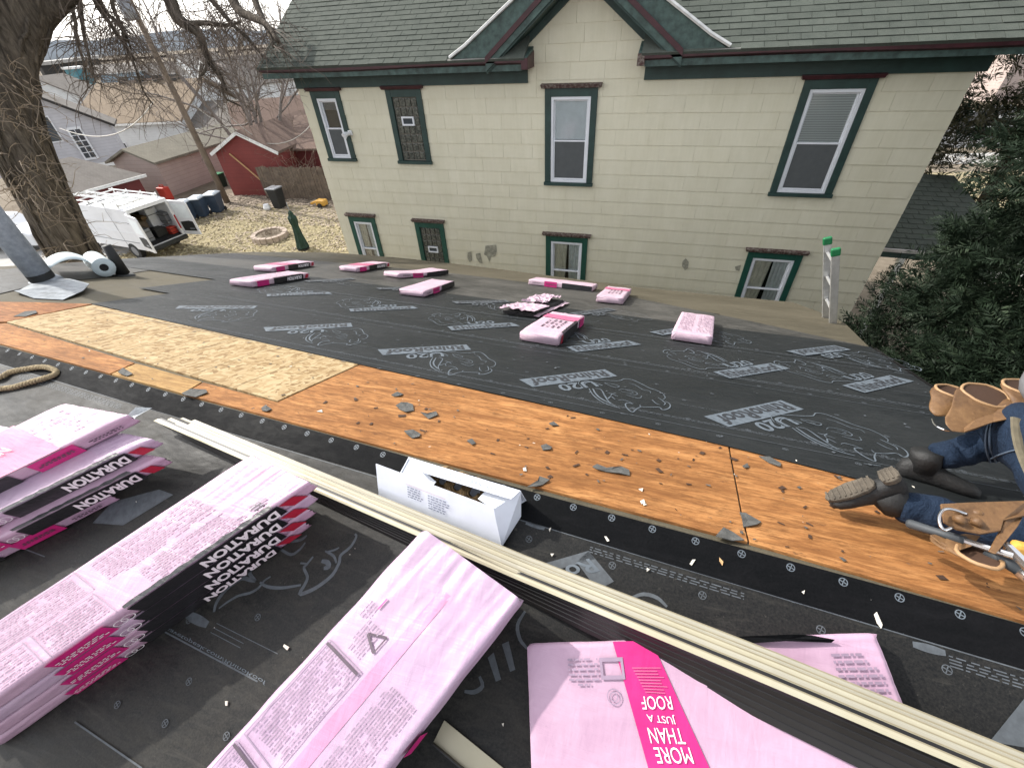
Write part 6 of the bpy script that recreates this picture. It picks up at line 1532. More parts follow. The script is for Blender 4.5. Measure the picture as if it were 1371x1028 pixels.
# van, rear doors open, ladder rack
rearN, rearF = pq(207, 350), pq(252, 330); rd = rearF - rearN; rd[2] = 0; rd = np.array([.10, .995, 0]); fx = np.array([-.995, .10, 0])
VO = rearN.copy(); VO[2] = GZ; W_, LV, HV = 1.85, 5.4, 2.2
van = thing('work_van', VO + rd * W_ / 2 + fx * 2.7, 'white work van with open rear doors and a ladder rack, parked behind the big trunk', 'van')
def V_(x, y, z): return VO + fx * x + rd * y + np.array([0, 0, z])
prof = [(0.0, .48), (.02, 1.55), (.16, 2.10), (.35, 2.18), (3.3, 2.18), (4.05, 2.02), (4.65, 1.42), (5.3, 1.2), (5.45, .85), (5.45, .45)]
# body shell: open at the back
mb = MB()
def shell(y0, y1): pass
inn = .06
for y in (0, W_):
    n0 = len(mb.v); mb.v += [tuple(V_(x, y + (.05 if z > 2 else 0) * (1 if y == 0 else -1), z)) for x, z in prof]; mb.f.append(tuple(range(n0, n0 + len(prof)))); mb.mi.append(0)
L0 = len(prof)
for i in range(2, len(prof) - 1): mb.f.append((i, i + 1, L0 + i + 1, L0 + i)); mb.mi.append(0)
mb.f.append((0, L0, L0 + len(prof) - 1, len(prof) - 1)); mb.mi.append(0)
# rear frame around the opening
def rbox(x0, x1, y0, y1, z0, z1): mb.hexa([V_(x, y, z) for z in (z0, z1) for x, y in ((x0, y0), (x1, y0), (x1, y1), (x0, y1))])
rbox(-.004, .1, .0, .14, .5, 2.05); rbox(-.004, .1, W_ - .14, W_, .5, 2.05); rbox(.0, .3, .06, W_ - .06, 2.02, 2.16); rbox(-.02, .1, .0, W_, .46, .58)
mb.build('body', M['van'], van)
mb = MB(); rbox(.11, .14, .06, .065, .6, 2.0); rbox(2.6, 2.63, .07, W_ - .07, .55, 2.2); rbox(.02, 2.6, .04, W_ - .04, .585, .6); mb.build('cargo_lining', M['dark'], van)
for k in range(3):                                   # body side mouldings
    mb = MB(); z = .78 + .42 * k; mb.hexa([V_(x, y, zz) for zz in (z, z + .025) for x, y in ((.25, -.012), (4.3, -.012), (4.3, .0), (.25, .0))]); mb.build('side_rib', M['steel_grey'] if k == 0 else M['van'], van)
mb = MB(); mb.hexa([V_(x, y, z) for z in (1.62, 1.65) for x, y in ((.2, -.011), (1.1, -.011), (1.1, 0), (.2, 0))]); rbox(1.24, 1.26, -.006, .0, .6, 2.15); mb.build('door_gap', M['steel_grey'], van)
for x, y in ((.98, -.01), (4.35, -.01), (.98, W_ - .21), (4.35, W_ - .21)):
    mb = MB(); mb.tube([V_(x, y, .35), V_(x, y + .22, .35)], .35, 18); wh = mb.build('wheel', M['tyre'], van); mb = MB(); mb.tube([V_(x, y - .006, .35), V_(x, y + .02, .35)], .2, 14); mb.build('rim', M['steel_grey'], wh)
mb = MB(); rbox(-.14, .02, .02, W_ - .02, .38, .55); mb.build('rear_bumper', M['black_plastic'], van, bevel=.03)
for y in (.005, W_ - .105):
    mb = MB(); rbox(-.03, .06, y, y + .1, .82, 1.42); mb.build('tail_lamp', M['red_lens'], van, bevel=.015)
mb = MB(); mb.hexa([V_(x, y, z) for z in (1.0, 1.06) for x, y in ((-.034, .03), (-.03, .03), (-.03, .09), (-.034, .09))]); mb.build('reflector', M['white'], van)
def door(y_h, sgn, lb):
    """rear door swung open about its hinge"""
    h = V_(0, y_h, 0); a = R_(118) * sgn; dirv = rd * (-sgn) ; 
    ca, sa = math.cos(R_(100)), math.sin(R_(100)); out = -fx
    dv = rd * (1 if y_h < 1 else -1) * ca + out * sa; nv = np.cross(dv, [0, 0, 1])
    D = lambda s, z, e=0: h + dv * s + nv * e + np.array([0, 0, z])
    wd = .92
    mb = MB(); mb.slab([D(.02, .55), D(wd, .55), D(wd, 1.9), D(wd - .08, 2.03), D(.02, 2.05)], .06, nv); o = mb.build('rear_door', M['van'], van, label=lb, bevel=.015)
    for e0 in (-.006, .062):
        mb = MB(); mb.slab([D(.12, 1.3, e0), D(wd - .1, 1.3, e0), D(wd - .1, 1.86, e0), D(.12, 1.9, e0)], .004, nv); mb.build('door_window', M['shade'], o)
        mb = MB(); mb.slab([D(.14, .72, e0), D(wd - .1, .72, e0), D(wd - .1, 1.14, e0), D(wd - .3, 1.18, e0), D(.14, 1.12, e0)], .004, nv); mb.build('door_trim', M['black_plastic'], o)
    mb = MB(); mb.slab([D(.5, .80, .068), D(.75, .80, .068), D(.75, .86, .068), D(.5, .86, .068)], .01, nv); mb.build('handle', M['steel_grey'], o)
door(W_, 1, 'far rear door, swung wide open'); door(0.0, -1, 'near rear door, folded back toward the side')
# load in the back
ld = [(.5, .35, .6, .5, .45, .55, 'steel_grey'), (.6, 1.0, .6, .6, .5, .35, 'black_plastic'), (.35, 1.5, .6, .35, .3, .3, 'orange_red'), (1.2, .5, .6, .6, .7, .9, 'fence_wood'), (1.1, 1.3, .6, .5, .5, 1.1, 'card'), (.9, .9, 1.35, .9, .25, .2, 'brass'), (.5, 1.65, 1.0, .5, .22, .5, 'steel_grey')]
for i, (x, y, z, a, b, c_, mt) in enumerate(ld):
    p = V_(x, y, z); mb = MB(); mb.hexa([V_(x + i_, y + j_, z + k_) for k_ in (0, c_) for i_, j_ in ((0, 0), (a, 0), (a, b), (0, b))]); o = mb.build('tool_crate', M[mt], None, bevel=.03); set_org(o, p)
    tag(o, ['grey crate inside the open van on the near side', 'black tool case on the van floor', 'red case by the far door inside the van', 'brown wooden crate deep in the van', 'pale carton deep in the van behind the tool case', 'brown bundle hung high inside the van', 'tall grey case against the far wall inside the van'][i], 'crate', 'tools and crates inside the open van')
    for zz in (.25, .75): mb = MB(); mb.hexa([V_(x + i_, y + j_, z + c_ * zz + k_) for k_ in (0, .02) for i_, j_ in ((-.012, -.012), (a + .012, -.012), (a + .012, b + .012), (-.012, b + .012))]); mb.build('band', M['black_plastic'], o)
mb = MB(); rbox(.3, 3.6, .12, .17, 2.30, 2.34); rbox(.3, 3.6, W_ - .17, W_ - .12, 2.30, 2.34)
for x in (.4, 1.4, 2.4, 3.4): rbox(x, x + .04, .08, W_ - .08, 2.26, 2.30); rbox(x, x + .04, .08, .12, 2.17, 2.38); rbox(x, x + .04, W_ - .12, W_ - .08, 2.17, 2.38)
mb.build('roof_rack', M['white_metal'], van)
o = thing('roof_ladder', V_(2, 1.0, 2.45), 'pale aluminium ladder tied on the roof rack of the white van', 'ladder')
for y in (.55, .98): mb = MB(); mb.bar(V_(.05, y, 2.37), V_(4.0, y, 2.37), .04, .08); mb.build('rail', M['white_metal'], o)
for i in range(12): mb = MB(); mb.tube([V_(.2 + .32 * i, .57, 2.37), V_(.2 + .32 * i, .96, 2.37)], .016, 6); mb.build('rung', M['white_metal'], o)
# white car left of the trunk
c = at_g(22, 330); car = thing('parked_car', c, 'white car half hidden behind the vent pipe left of the trunk', 'car')
cx = np.array([-.97, -.25, 0]); cy = np.array([.25, -.97, 0]) * -1
def K(x, y, z): return c + cx * x + cy * y + np.array([0, 0, z])
pf = [(-2.2, .3), (-2.2, .8), (-1.9, .95), (-1.0, 1.0), (-.4, 1.42), (.9, 1.45), (1.6, 1.0), (2.2, .92), (2.25, .5), (2.2, .3)]
mb = MB(); mb.loft([[K(x, y, z - (abs(y) > .7) * .0) for x, z in pf] for y in (-.85, .85)]); mb.build('body', M['van'], car, bevel=.06)
mb = MB()
for y in (-.856, .853): mb.slab([K(-.85, y, 1.0), K(1.4, y, 1.0), K(.85, y, 1.36), (K(-.4, y, 1.36))], .004, cy)
mb.build('window', M['far_win'], car)
for x in (-1.4, 1.4):
    for y in (-.88, .70): mb = MB(); mb.tube([K(x, y, .32), K(x, y + .18, .32)], .32, 16); wh = mb.build('wheel', M['tyre'], car); mb = MB(); mb.tube([K(x, y - .005, .32), K(x, y + .19, .32)], .19, 12); mb.build('rim', M['steel_grey'], wh)
# dark car glimpsed through the evergreen
c = at_g(1325, 178); car = thing('parked_car', c, 'dark car with pale trim glimpsed through the evergreen branches at the street', 'car'); cx = np.array([.98, .2, 0]); cy = np.array([-.2, .98, 0])
mb = MB(); mb.loft([[K(x, y, z) for x, z in pf] for y in (-.85, .85)]); mb.build('body', M['drip_dark'], car, bevel=.06)
mb = MB(); mb.slab([K(-.85, -.856, 1.0), K(1.4, -.856, 1.0), K(.85, -.856, 1.36), K(-.4, -.856, 1.36)], .004, -cy); mb.slab([K(-2.1, -.857, .5), K(2.1, -.857, .5), K(2.1, -.857, .56), K(-2.1, -.857, .56)], .004, -cy); mb.build('window', M['white_metal'], car)
for x in (-1.4, 1.4):
    for y in (-.88, .70): mb = MB(); mb.tube([K(x, y, .32), K(x, y + .18, .32)], .32, 16); mb.build('wheel', M['tyre'], car)

# ================================================================ TREES
def branch_mesh(mb, pts, r0, r1, n=6):
    k = len(pts); mb.tube(pts, [r0 + (r1 - r0) * (i / (k - 1)) for i in range(k)], n)
def curve(p, d, L, steps, wob, droop, rr):
    pts = [p]; d = d / np.linalg.norm(d)
    for _ in range(steps):
        d = d + rr.normal(0, wob, 3) + np.array([0, 0, -droop]); d = d / np.linalg.norm(d); p = p + d * L / steps; pts.append(p)
    return pts
def smoothpts(pts, m=5):
    pts = [np.array(p, float) for p in pts]; ex = [2 * pts[0] - pts[1]] + pts + [2 * pts[-1] - pts[-2]]; out = []
    for i in range(1, len(ex) - 2):
        for t in np.linspace(0, 1, m, endpoint=False):
            a, b, c, d = ex[i - 1], ex[i], ex[i + 1], ex[i + 2]; out.append(.5 * (2 * b + (c - a) * t + (2 * a - 5 * b + 4 * c - d) * t * t + (3 * b - a - 3 * c + d) * t ** 3))
    out.append(pts[-1]); return out
rr = np.random.default_rng(12)
TRR = 13.0
base = at_r(105, 345, TRR)
elm = thing('elm_tree', (base[0], base[1], GZ), 'huge bare elm with deeply furrowed bark and drooping twigs at the left', 'tree')
tp_ = [at_r(x, y, TRR) for x, y in ((103, 345), (60, 262), (26, 190), (10, 120), (10, 60), (18, 15), (22, -40))]
tp_ = [np.array([base[0] - .25, base[1] - .2, GZ - .2]), np.array([base[0] - .1, base[1] - .1, -5.4])] + tp_
trr = [.80, .52, .42, .41, .41, .40, .40, .43, .42]
P = smoothpts(tp_, 5); R0 = np.interp(np.linspace(0, len(tp_) - 1, len(P)), range(len(tp_)), trr)
mb = MB(); rings = []; nseg = 30
ph = rr.uniform(0, 6.28, 8)
for i, p in enumerate(P):
    d = P[min(i + 1, len(P) - 1)] - P[max(i - 1, 0)]; d /= np.linalg.norm(d); a = np.cross(d, [0, 1, 0]); a /= np.linalg.norm(a); b = np.cross(a, d)
    ring = []
    for k in range(nseg):
        t = 2 * math.pi * k / nseg; f = 1 + .05 * math.sin(3 * t + ph[0] + i * .13) + .035 * math.sin(7 * t + ph[1] - i * .21) + .02 * (k % 2) + .02 * math.sin(13 * t + i * .5)
        ring.append(p + (a * math.cos(t) + b * math.sin(t)) * R0[i] * f)
    rings.append(ring)
mb.loft(rings); mb.build('trunk', M['bark'], elm, smooth=True)
top = tp_[-1]
# furrowed bark ridges standing proud of the trunk
mb = MB()
for k in range(120):
    t = rr.uniform(0, 6.28); i0 = int(rr.uniform(0, len(P) - 8)); L = int(rr.uniform(3, 8)); pts = []
    for i in range(i0, min(len(P), i0 + L)):
        d = P[min(i + 1, len(P) - 1)] - P[max(i - 1, 0)]; d /= np.linalg.norm(d); a = np.cross(d, [0, 1, 0]); a /= np.linalg.norm(a); b = np.cross(a, d); tt = t + .05 * math.sin(i * 1.7 + k)
        pts.append(P[i] + (a * math.cos(tt) + b * math.sin(tt)) * R0[i] * 1.04)
    if len(pts) > 2: mb.tube(pts, [.008] + [.032] * (len(pts) - 2) + [.008], 5)
mb.build('bark_ridges', M['bark'], elm, smooth=True, kind='stuff')
def limb(px, r0, r1, d0=TRR, d1=TRR, nm='limb', par=None, mat='bark'):
    ds = np.linspace(d0, d1, len(px)); pts = smoothpts([at_r(x, y, d) for (x, y), d in zip(px, ds)], 4); mb = MB(); branch_mesh(mb, pts, r0, r1, 8); mb.build(nm, M[mat], par if par is not None else elm, smooth=True); return pts
LM = []
LM.append(limb([(34, 30), (50, 12), (74, -10), (110, -40)], .30, .24)); LM.append(limb([(20, 30), (0, -10), (-30, -60)], .38, .25))
LM.append(limb([(80, -30), (150, -45), (215, -18), (236, 22), (250, 34), (266, 46), (275, 70), (284, 88), (296, 105), (303, 122)], .15, .025, 13, 12.4))
LM.append(limb([(250, 33), (275, 31), (302, 34), (322, 30)], .055, .02, 12.7, 12.4)); LM.append(limb([(278, 78), (276, 92), (268, 104)], .05, .02, 12.5, 12.4)); LM.append(limb([(284, 88), (297, 105), (300, 130), (322, 142)], .04, .012, 12.5, 12.4))
LM.append(limb([(92, -30), (95, -5), (97, 12), (101, 30), (103, 52), (112, 85), (118, 118)], .045, .012)); LM.append(limb([(104, -30), (107, 8), (110, 30), (114, 55), (122, 85), (128, 110)], .05, .012))
LM.append(limb([(118, -20), (132, 10), (146, 30), (158, 48), (168, 62), (180, 88), (192, 122), (205, 140)], .05, .012)); LM.append(limb([(124, -20), (142, 16), (162, 38), (170, 62), (182, 82)], .04, .012)); LM.append(limb([(148, -20), (152, 12), (166, 40), (176, 68)], .045, .014))
LM.append(limb([(300, -25), (318, 12), (338, 24), (358, 34), (372, 56)], .10, .03, 12.5, 11)); LM.append(limb([(330, -25), (345, 10), (358, 40), (366, 62)], .07, .03, 12.5, 11)); LM.append(limb([(262, -25), (290, 8), (312, 34), (332, 52), (352, 76)], .06, .02, 12.5, 12))
# drooping twigs from every limb and from the crown overhead
mb = MB(); src = []
for L_ in LM[2:]: src += L_[2:]
nt_ = 0
for p in src:
    for _ in range(2):
        az = rr.uniform(0, 6.28); d = np.array([math.cos(az) * .7, math.sin(az) * .7, rr.uniform(-.7, .3)]); L = rr.uniform(.3, 1.3)
        pts = curve(p, d, L, 6, .16, .16, rr); branch_mesh(mb, pts, .009, .003, 3); nt_ += 1
        for q in pts[2:]:
            if rr.uniform() < .6: branch_mesh(mb, curve(q, rr.normal(0, 1, 3) + np.array([0, 0, -.6]), rr.uniform(.12, .45), 3, .2, .12, rr), .005, .002, 3)
for _ in range(110):
    x = rr.uniform(75, 385); p = at_r(x, rr.uniform(-40, 45), rr.uniform(11.8, 14.5))
    pts = curve(p, np.array([rr.normal(0, .35), rr.normal(0, .35), -.8]), rr.uniform(.6, 2.3), 9, .10, .07, rr); branch_mesh(mb, pts, .008, .002, 3)
    for q in pts[1:]:
        if rr.uniform() < .5: branch_mesh(mb, curve(q, np.array([rr.normal(0, .8), rr.normal(0, .8), -.5]), rr.uniform(.2, .6), 4, .16, .1, rr), .005, .002, 3)
mb.build('twigs', M['twig'], elm, kind='stuff')
# sprouts growing out of the trunk
mb = MB()
for _ in range(150):
    x, y = rr.uniform(-10, 60), 0; i = int(rr.uniform(6, len(P) - 12)); a = rr.uniform(0, 6.28)
    dirc = -P[i] / np.linalg.norm(P[i]); side = np.cross(dirc, [0, 0, 1]); s_ = rr.uniform(-.9, .9)
    p = P[i] + dirc * R0[i] * .98 * math.sqrt(max(0, 1 - s_ * s_)) + side * R0[i] * s_
    pts = curve(p, dirc * .8 + side * (s_ + rr.normal(0, .5)) + np.array([0, 0, rr.uniform(-.5, .6)]), rr.uniform(.25, .95), 6, .22, .10, rr); branch_mesh(mb, pts, .009, .003, 3)
    for q in pts[2:]:
        if rr.uniform() < .5: branch_mesh(mb, curve(q, rr.normal(0, 1, 3), rr.uniform(.1, .3), 3, .2, .1, rr), .005, .002, 3)
mb.build('sprouts', M['twig_pale'], elm, kind='stuff')

def bare_tree(name, label, p, H, spread, seed, mat='twig', trunk_mat='bark', stems=1, lev=4, r0=None, lean=(0, 0), group=None, twig_n=3, kids=(4, 5, 5, 4)):
    r = np.random.default_rng(seed); t = thing(name, p, label, 'tree', group); p = np.array(p, float); r0 = r0 or H * .022
    mt, mt2 = MB(), MB()
    def grow(q, d, L, rad, k):
        pts = curve(q, d, L, 5, .07 + .05 * k, -.03 if k < 3 else .02, r); (branch_mesh(mt, pts, rad, rad * .6, 7 if k == 0 else 5) if k < 2 else branch_mesh(mt2, pts, rad, rad * .5, 3))
        if k + 1 >= lev: return
        for _ in range(kids[k]):
            u = r.uniform(.35, 1.0); i = min(4, int(u * 5)); b = pts[i] + (pts[i + 1] - pts[i]) * (u * 5 - i)
            dd = (pts[-1] - pts[0]) / L + r.normal(0, spread, 3); grow(b, dd, L * r.uniform(.45, .72), rad * .5, k + 1)
    for s in range(stems):
        d = np.array([lean[0] + r.normal(0, .12 if stems == 1 else .33), lean[1] + r.normal(0, .12 if stems == 1 else .33), 1.0]); grow(p - np.array([0, 0, .2]), d, H * .5, r0 * (1 if stems == 1 else .6), 0)
    mt.build('trunk', M[trunk_mat], t, smooth=True); mt2.build('crown', M[mat], t, kind='stuff'); return t
q = at_r(338, 172, 34); q[2] = GZ
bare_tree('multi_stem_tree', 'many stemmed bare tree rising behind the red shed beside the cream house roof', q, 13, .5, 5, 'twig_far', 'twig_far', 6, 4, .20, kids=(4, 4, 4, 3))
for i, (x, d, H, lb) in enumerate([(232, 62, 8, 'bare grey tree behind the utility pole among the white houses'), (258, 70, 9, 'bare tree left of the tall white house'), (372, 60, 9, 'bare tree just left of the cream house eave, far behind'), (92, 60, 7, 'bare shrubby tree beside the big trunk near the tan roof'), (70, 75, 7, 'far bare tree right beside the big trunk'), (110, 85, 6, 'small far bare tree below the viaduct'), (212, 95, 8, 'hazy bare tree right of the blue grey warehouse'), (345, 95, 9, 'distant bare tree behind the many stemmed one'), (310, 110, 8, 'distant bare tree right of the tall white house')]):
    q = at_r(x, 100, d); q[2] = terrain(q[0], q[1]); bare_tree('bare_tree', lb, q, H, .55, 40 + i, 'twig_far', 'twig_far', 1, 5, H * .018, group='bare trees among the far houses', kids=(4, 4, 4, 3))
# brambly bare shrub against the shed wing
q = pq(415, 262); t = thing('bare_shrub', q, 'tangled reddish bare shrub in front of the dark red shed wing', 'shrub'); mb = MB()
for _ in range(90):
    d = np.array([rr.normal(0, .6), rr.normal(0, .4), 1.0]); pts = curve(q + np.array([rr.normal(0, .3), rr.normal(0, .2), 0]), d, rr.uniform(1.2, 3.4), 8, .14, .08, rr); branch_mesh(mb, pts, .012, .003, 3)
    for p in pts[3:]:
        if rr.uniform() < .6: branch_mesh(mb, curve(p, rr.normal(0, 1, 3), rr.uniform(.3, .8), 4, .2, .1, rr), .006, .002, 3)
mb.build('stems', M['twig_pale'], t, kind='stuff')

def evergreen(name, label, blobs, ncl, leaf, mats, trunk, seed, per=18):
    """leafy sprays scattered over and through a set of ellipsoids"""
    r = np.random.default_rng(seed); t = thing(name, trunk[0], label, 'tree'); mb = MB()
    branch_mesh(mb, smoothpts(trunk, 4), .22, .05, 8); mb.build('trunk', M['bark'], t, smooth=True)
    vol = np.array([b[1][0] * b[1][1] * b[1][2] for b in blobs]) ** (2 / 3); vol /= vol.sum()
    for mi, (mt, share, sc) in enumerate(mats):
        n = int(ncl * share); idx = r.choice(len(blobs), n, p=vol); c = np.array([blobs[i][0] for i in idx]); rad = np.array([blobs[i][1] for i in idx])
        d = r.normal(0, 1, (n, 3)); d /= np.linalg.norm(d, axis=1)[:, None]; d[:, 2] = np.where(r.uniform(size=n) < .3, np.abs(d[:, 2]), d[:, 2])
        k = r.uniform(.55, 1.0, n) ** .5 * (1 + .10 * np.sin(d[:, 0] * 9 + d[:, 2] * 7 + idx) + .06 * np.sin(d[:, 1] * 17 + idx))
        if mi: k = np.maximum(k, .93)
        pos = c + d * rad * k[:, None]
        # a spray: leaves along a short drooping stem pointing outwards
        od = d * np.array([1, 1, .55]) + r.normal(0, .35, (n, 3)) + np.array([0, 0, .12]); od /= np.linalg.norm(od, axis=1)[:, None]
        sd = np.cross(od, r.normal(0, 1, (n, 3))); sd /= np.linalg.norm(sd, axis=1)[:, None]; up_ = np.cross(sd, od)
        L = leaf * r.uniform(.7, 1.5, n) * sc; V = np.zeros((n, per, 4, 3))
        for j in range(per):
            s = (j // 2 + .3) / (per / 2); sg = 1 if j % 2 else -1
            st = pos + od * (L * (s - .4))[:, None] - up_ * (L * .22 * s * s)[:, None]; ld = od * .62 + sd * sg * .72 + r.normal(0, .16, (n, 3)); ld /= np.linalg.norm(ld, axis=1)[:, None]
            ll = (L * .52 * (1.05 - .6 * s))[:, None]; wd = np.cross(ld, up_ + r.normal(0, .3, (n, 3))); wd /= np.linalg.norm(wd, axis=1)[:, None]; ww = ll * .085
            V[:, j, 0] = st; V[:, j, 1] = st + ld * ll * .5 + wd * ww; V[:, j, 2] = st + ld * ll; V[:, j, 3] = st + ld * ll * .5 - wd * ww
        np_mesh('crown' if mi == 0 else 'young_shoots', V.reshape(-1, 3), np.arange(n * per * 4).reshape(-1, 4), M[mt], t, 'stuff')
    return t
bl = [((5.5, 5.4, -3.1), (2.0, 2.4, 2.0)), ((4.7, 3.6, -3.75), (1.9, 1.8, 1.65)), ((4.55, 6.8, -4.8), (1.45, 1.6, 1.9)), ((5.85, 6.0, -1.4), (1.8, 1.9, 1.5)), ((6.1, 6.1, .1), (1.5, 1.6, 1.3)), ((5.0, 2.6, -4.6), (2.2, 2.0, 1.8)), ((4.35, 4.8, -5.2), (1.8, 2.5, 1.75)), ((4.35, 4.5, -3.45), (1.3, 1.45, 1.15)), ((6.2, 4.0, -2.3), (1.9, 1.9, 1.7)), ((5.2, 4.3, -1.9), (1.0, 1.1, .9)), ((4.65, 5.9, -1.35), (1.35, 1.4, 1.3)), ((4.6, 5.9, -2.7), (1.4, 1.5, 1.1)), ((4.9, 6.2, -.3), (1.35, 1.4, .9))]
evergreen('yew_tree', 'big dense dark evergreen crowding the right edge of the roof', bl, 30000, .20, [('yew', 1.0, 1.0), ('yew_tip', .10, .8)], [(5.2, 5.4, GZ), (5.2, 5.5, -4), (5.5, 5.8, -1)], 3)
bl = [((7.3, 13.8, -1.4), (1.2, 1.2, 1.5)), ((6.9, 13.2, -2.9), (1.2, 1.2, 1.2)), ((8.3, 14.6, .2), (1.4, 1.4, 1.2)), ((7.0, 13.6, .3), (.8, .9, .8)), ((9.3, 14.0, -2.6), (1.5, 1.3, 1.5))]
evergreen('brown_evergreen', 'sparse brownish evergreen beyond the corner of the cream house', bl, 1500, .34, [('brown_leaf', 1.0, 1.0), ('yew', .55, 1.0)], [(8.0, 14, GZ), (7.9, 14, -4), (7.6, 13.9, -.5)], 8)
# low junipers filling the foot of the gap
mb = None
bl = [((3.6, 7.4, -6.4), (1.0, 1.3, 1.0)), ((3.2, 5.6, -6.6), (.9, 1.4, .9)), ((3.8, 8.6, -6.6), (.8, .8, .8))]
evergreen('juniper_bush', 'low dark juniper in the gap between the two houses', bl, 1600, .26, [('yew', 1.0, 1.0)], [(3.5, 7, GZ), (3.5, 7, -6.6), (3.5, 7, -6.2)], 9)

# ================================================================ THE WORKER
def skin_mesh(name, chains, mat, parent, levels=2, kind=None):
    """one continuous skin: chains of (point, radius); a chain may start at an earlier chain's vertex: ('ref', ci, vi)"""
    V, E_, Rd, ids = [], [], [], []
    for ch in chains:
        row = []
        for q in ch:
            if isinstance(q[0], str): row.append(ids[q[1]][q[2]]); continue
            V.append(tuple(q[0])); Rd.append(q[1]); row.append(len(V) - 1)
        ids.append(row)
        for a, b in zip(row[:-1], row[1:]): E_.append((a, b))
    me = bpy.data.meshes.new(name); L = org(parent); me.from_pydata([tuple(np.array(v) - L) for v in V], E_, [])
    o = link(bpy.data.objects.new(name, me), parent); md = o.modifiers.new('skin', 'SKIN'); md.use_smooth_shade = True
    sv = me.skin_vertices[0].data
    for i, rad in enumerate(Rd): sv[i].radius = (rad, rad) if not hasattr(rad, '__len__') else rad
    sv[0].use_root = True
    sb = o.modifiers.new('subsurf', 'SUBSURF'); sb.levels = levels; sb.render_levels = levels
    dg = bpy.context.evaluated_depsgraph_get(); m2 = bpy.data.meshes.new_from_object(o.evaluated_get(dg)); o.modifiers.clear(); old = o.data; o.data = m2; bpy.data.meshes.remove(old); m2.name = name
    m2.materials.clear(); m2.materials.append(M[mat]); m2.polygons.foreach_set('use_smooth', [True] * len(m2.polygons))
    if kind: o['kind'] = kind
    return o
F_ = lambda u, v, h: FA.p(u, v, h)
# joints on the far slope (u to the right, v away from us, h above the boards)
hipC = (1.43, .66, .33); aR, kR, hR = (.945, .335, .10), (1.40, .29, .09), (1.42, .55, .31); aL, kL, hL = (1.225, .775, .125), (1.60, .83, .30), (1.42, .775, .31)
wk = thing('person', F_(1.4, .6, 0), 'kneeling worker in dark jeans and black boots wearing a tool belt at the roof edge', 'person')
def up(p, dh): return F_(p[0], p[1], p[2] + dh)
def mid(a, b, t, dh=0): return tuple(a[i] + (b[i] - a[i]) * t + (dh if i == 2 else 0) for i in range(3))
J = lambda p: F_(*p)
# body: torso, neck, head, arms with hands
sh = (1.60, .66, .78)
hand = []
body_ch = [[(J((1.44, .66, .42)), .125), (J((1.49, .66, .58)), .14), (J((1.55, .66, .73)), .15), (J((1.59, .66, .835)), .068), (J((1.615, .66, .89)), .072), (J((1.635, .66, .97)), .092), (J((1.635, .66, 1.055)), .088), (J((1.63, .66, 1.10)), .05)]]
ARMS = ((-1, [((1.58, .46, .765), .062), ((1.70, .42, .50), .048), ((1.66, .43, .24), .040), ((1.66, .44, .12), .030), ((1.68, .44, .065), .034)]), (1, [((1.58, .86, .765), .062), ((1.74, .95, .60), .048), ((1.72, .91, .50), .040), ((1.69, .87, .425), .030), ((1.65, .855, .400), .034)]))
for sv_, arm in ARMS:
    body_ch.append([('ref', 0, 2)] + [(J(p), r) for p, r in arm]); ci = len(body_ch) - 1; hx, hy, hz = arm[-1][0]; sg = 1 if sv_ < 0 else -1
    for f, (dx, dy) in enumerate(((.085, -.035), (.10, -.012), (.095, .012), (.075, .034))):
        body_ch.append([('ref', ci, 5), (J((hx + sg * dx * .45, hy + dy, hz - .008)), .012), (J((hx + sg * dx * .8, hy + dy * 1.1, hz - .02)), .010), (J((hx + sg * dx, hy + dy * 1.15, hz - .038)), .009)])
    body_ch.append([('ref', ci, 5), (J((hx + sg * .015, hy + .052, hz - .01)), .013), (J((hx + sg * .045, hy + .068, hz - .025)), .010)])
body = skin_mesh('body', body_ch, 'skin', wk, 2)
shirt = skin_mesh('shirt', [[(J((1.43, .66, .40)), .150), (J((1.47, .66, .54)), .165), (J((1.54, .66, .71)), .178), (J((1.575, .66, .80)), .10)], [('ref', 0, 2), (J((1.58, .45, .765)), .082), (J((1.645, .435, .62)), .068)], [('ref', 0, 2), (J((1.58, .87, .765)), .082), (J((1.665, .915, .68)), .068)]], 'shirt', wk, 2)
hair = skin_mesh('hair', [[(J((1.600, .66, 1.00)), .080), (J((1.612, .66, 1.065)), .092), (J((1.635, .66, 1.105)), .066)]], 'hair', wk, 2)
# face: eyes, nose and ears are small parts on the head
for sv_ in (-1, 1):
    mb = MB(); c = J((1.712, .66 + sv_ * .030, 1.005)); mb.tube([c - FA.u * .012, c + FA.u * .004, c + FA.u * .008], [.011, .009, .004], 10); mb.build('eye', M['letter_white'], wk, smooth=True)
    mb = MB(); c = J((1.63, .66 + sv_ * .090, .99)); mb.tube([c - FA.n * .03, c, c + FA.n * .03], [.006, .016, .008], 8); mb.build('ear', M['skin'], wk, smooth=True)
mb = MB(); mb.tube([J((1.712, .66, 1.01)), J((1.738, .66, .975)), J((1.715, .66, .965))], [.008, .014, .010], 8); mb.build('nose', M['skin'], wk, smooth=True)
mb = MB(); mb.tube([J((1.700, .638, .935)), J((1.708, .66, .933)), J((1.700, .682, .935))], [.003, .006, .003], 6); mb.build('mouth', M['rose'], wk)
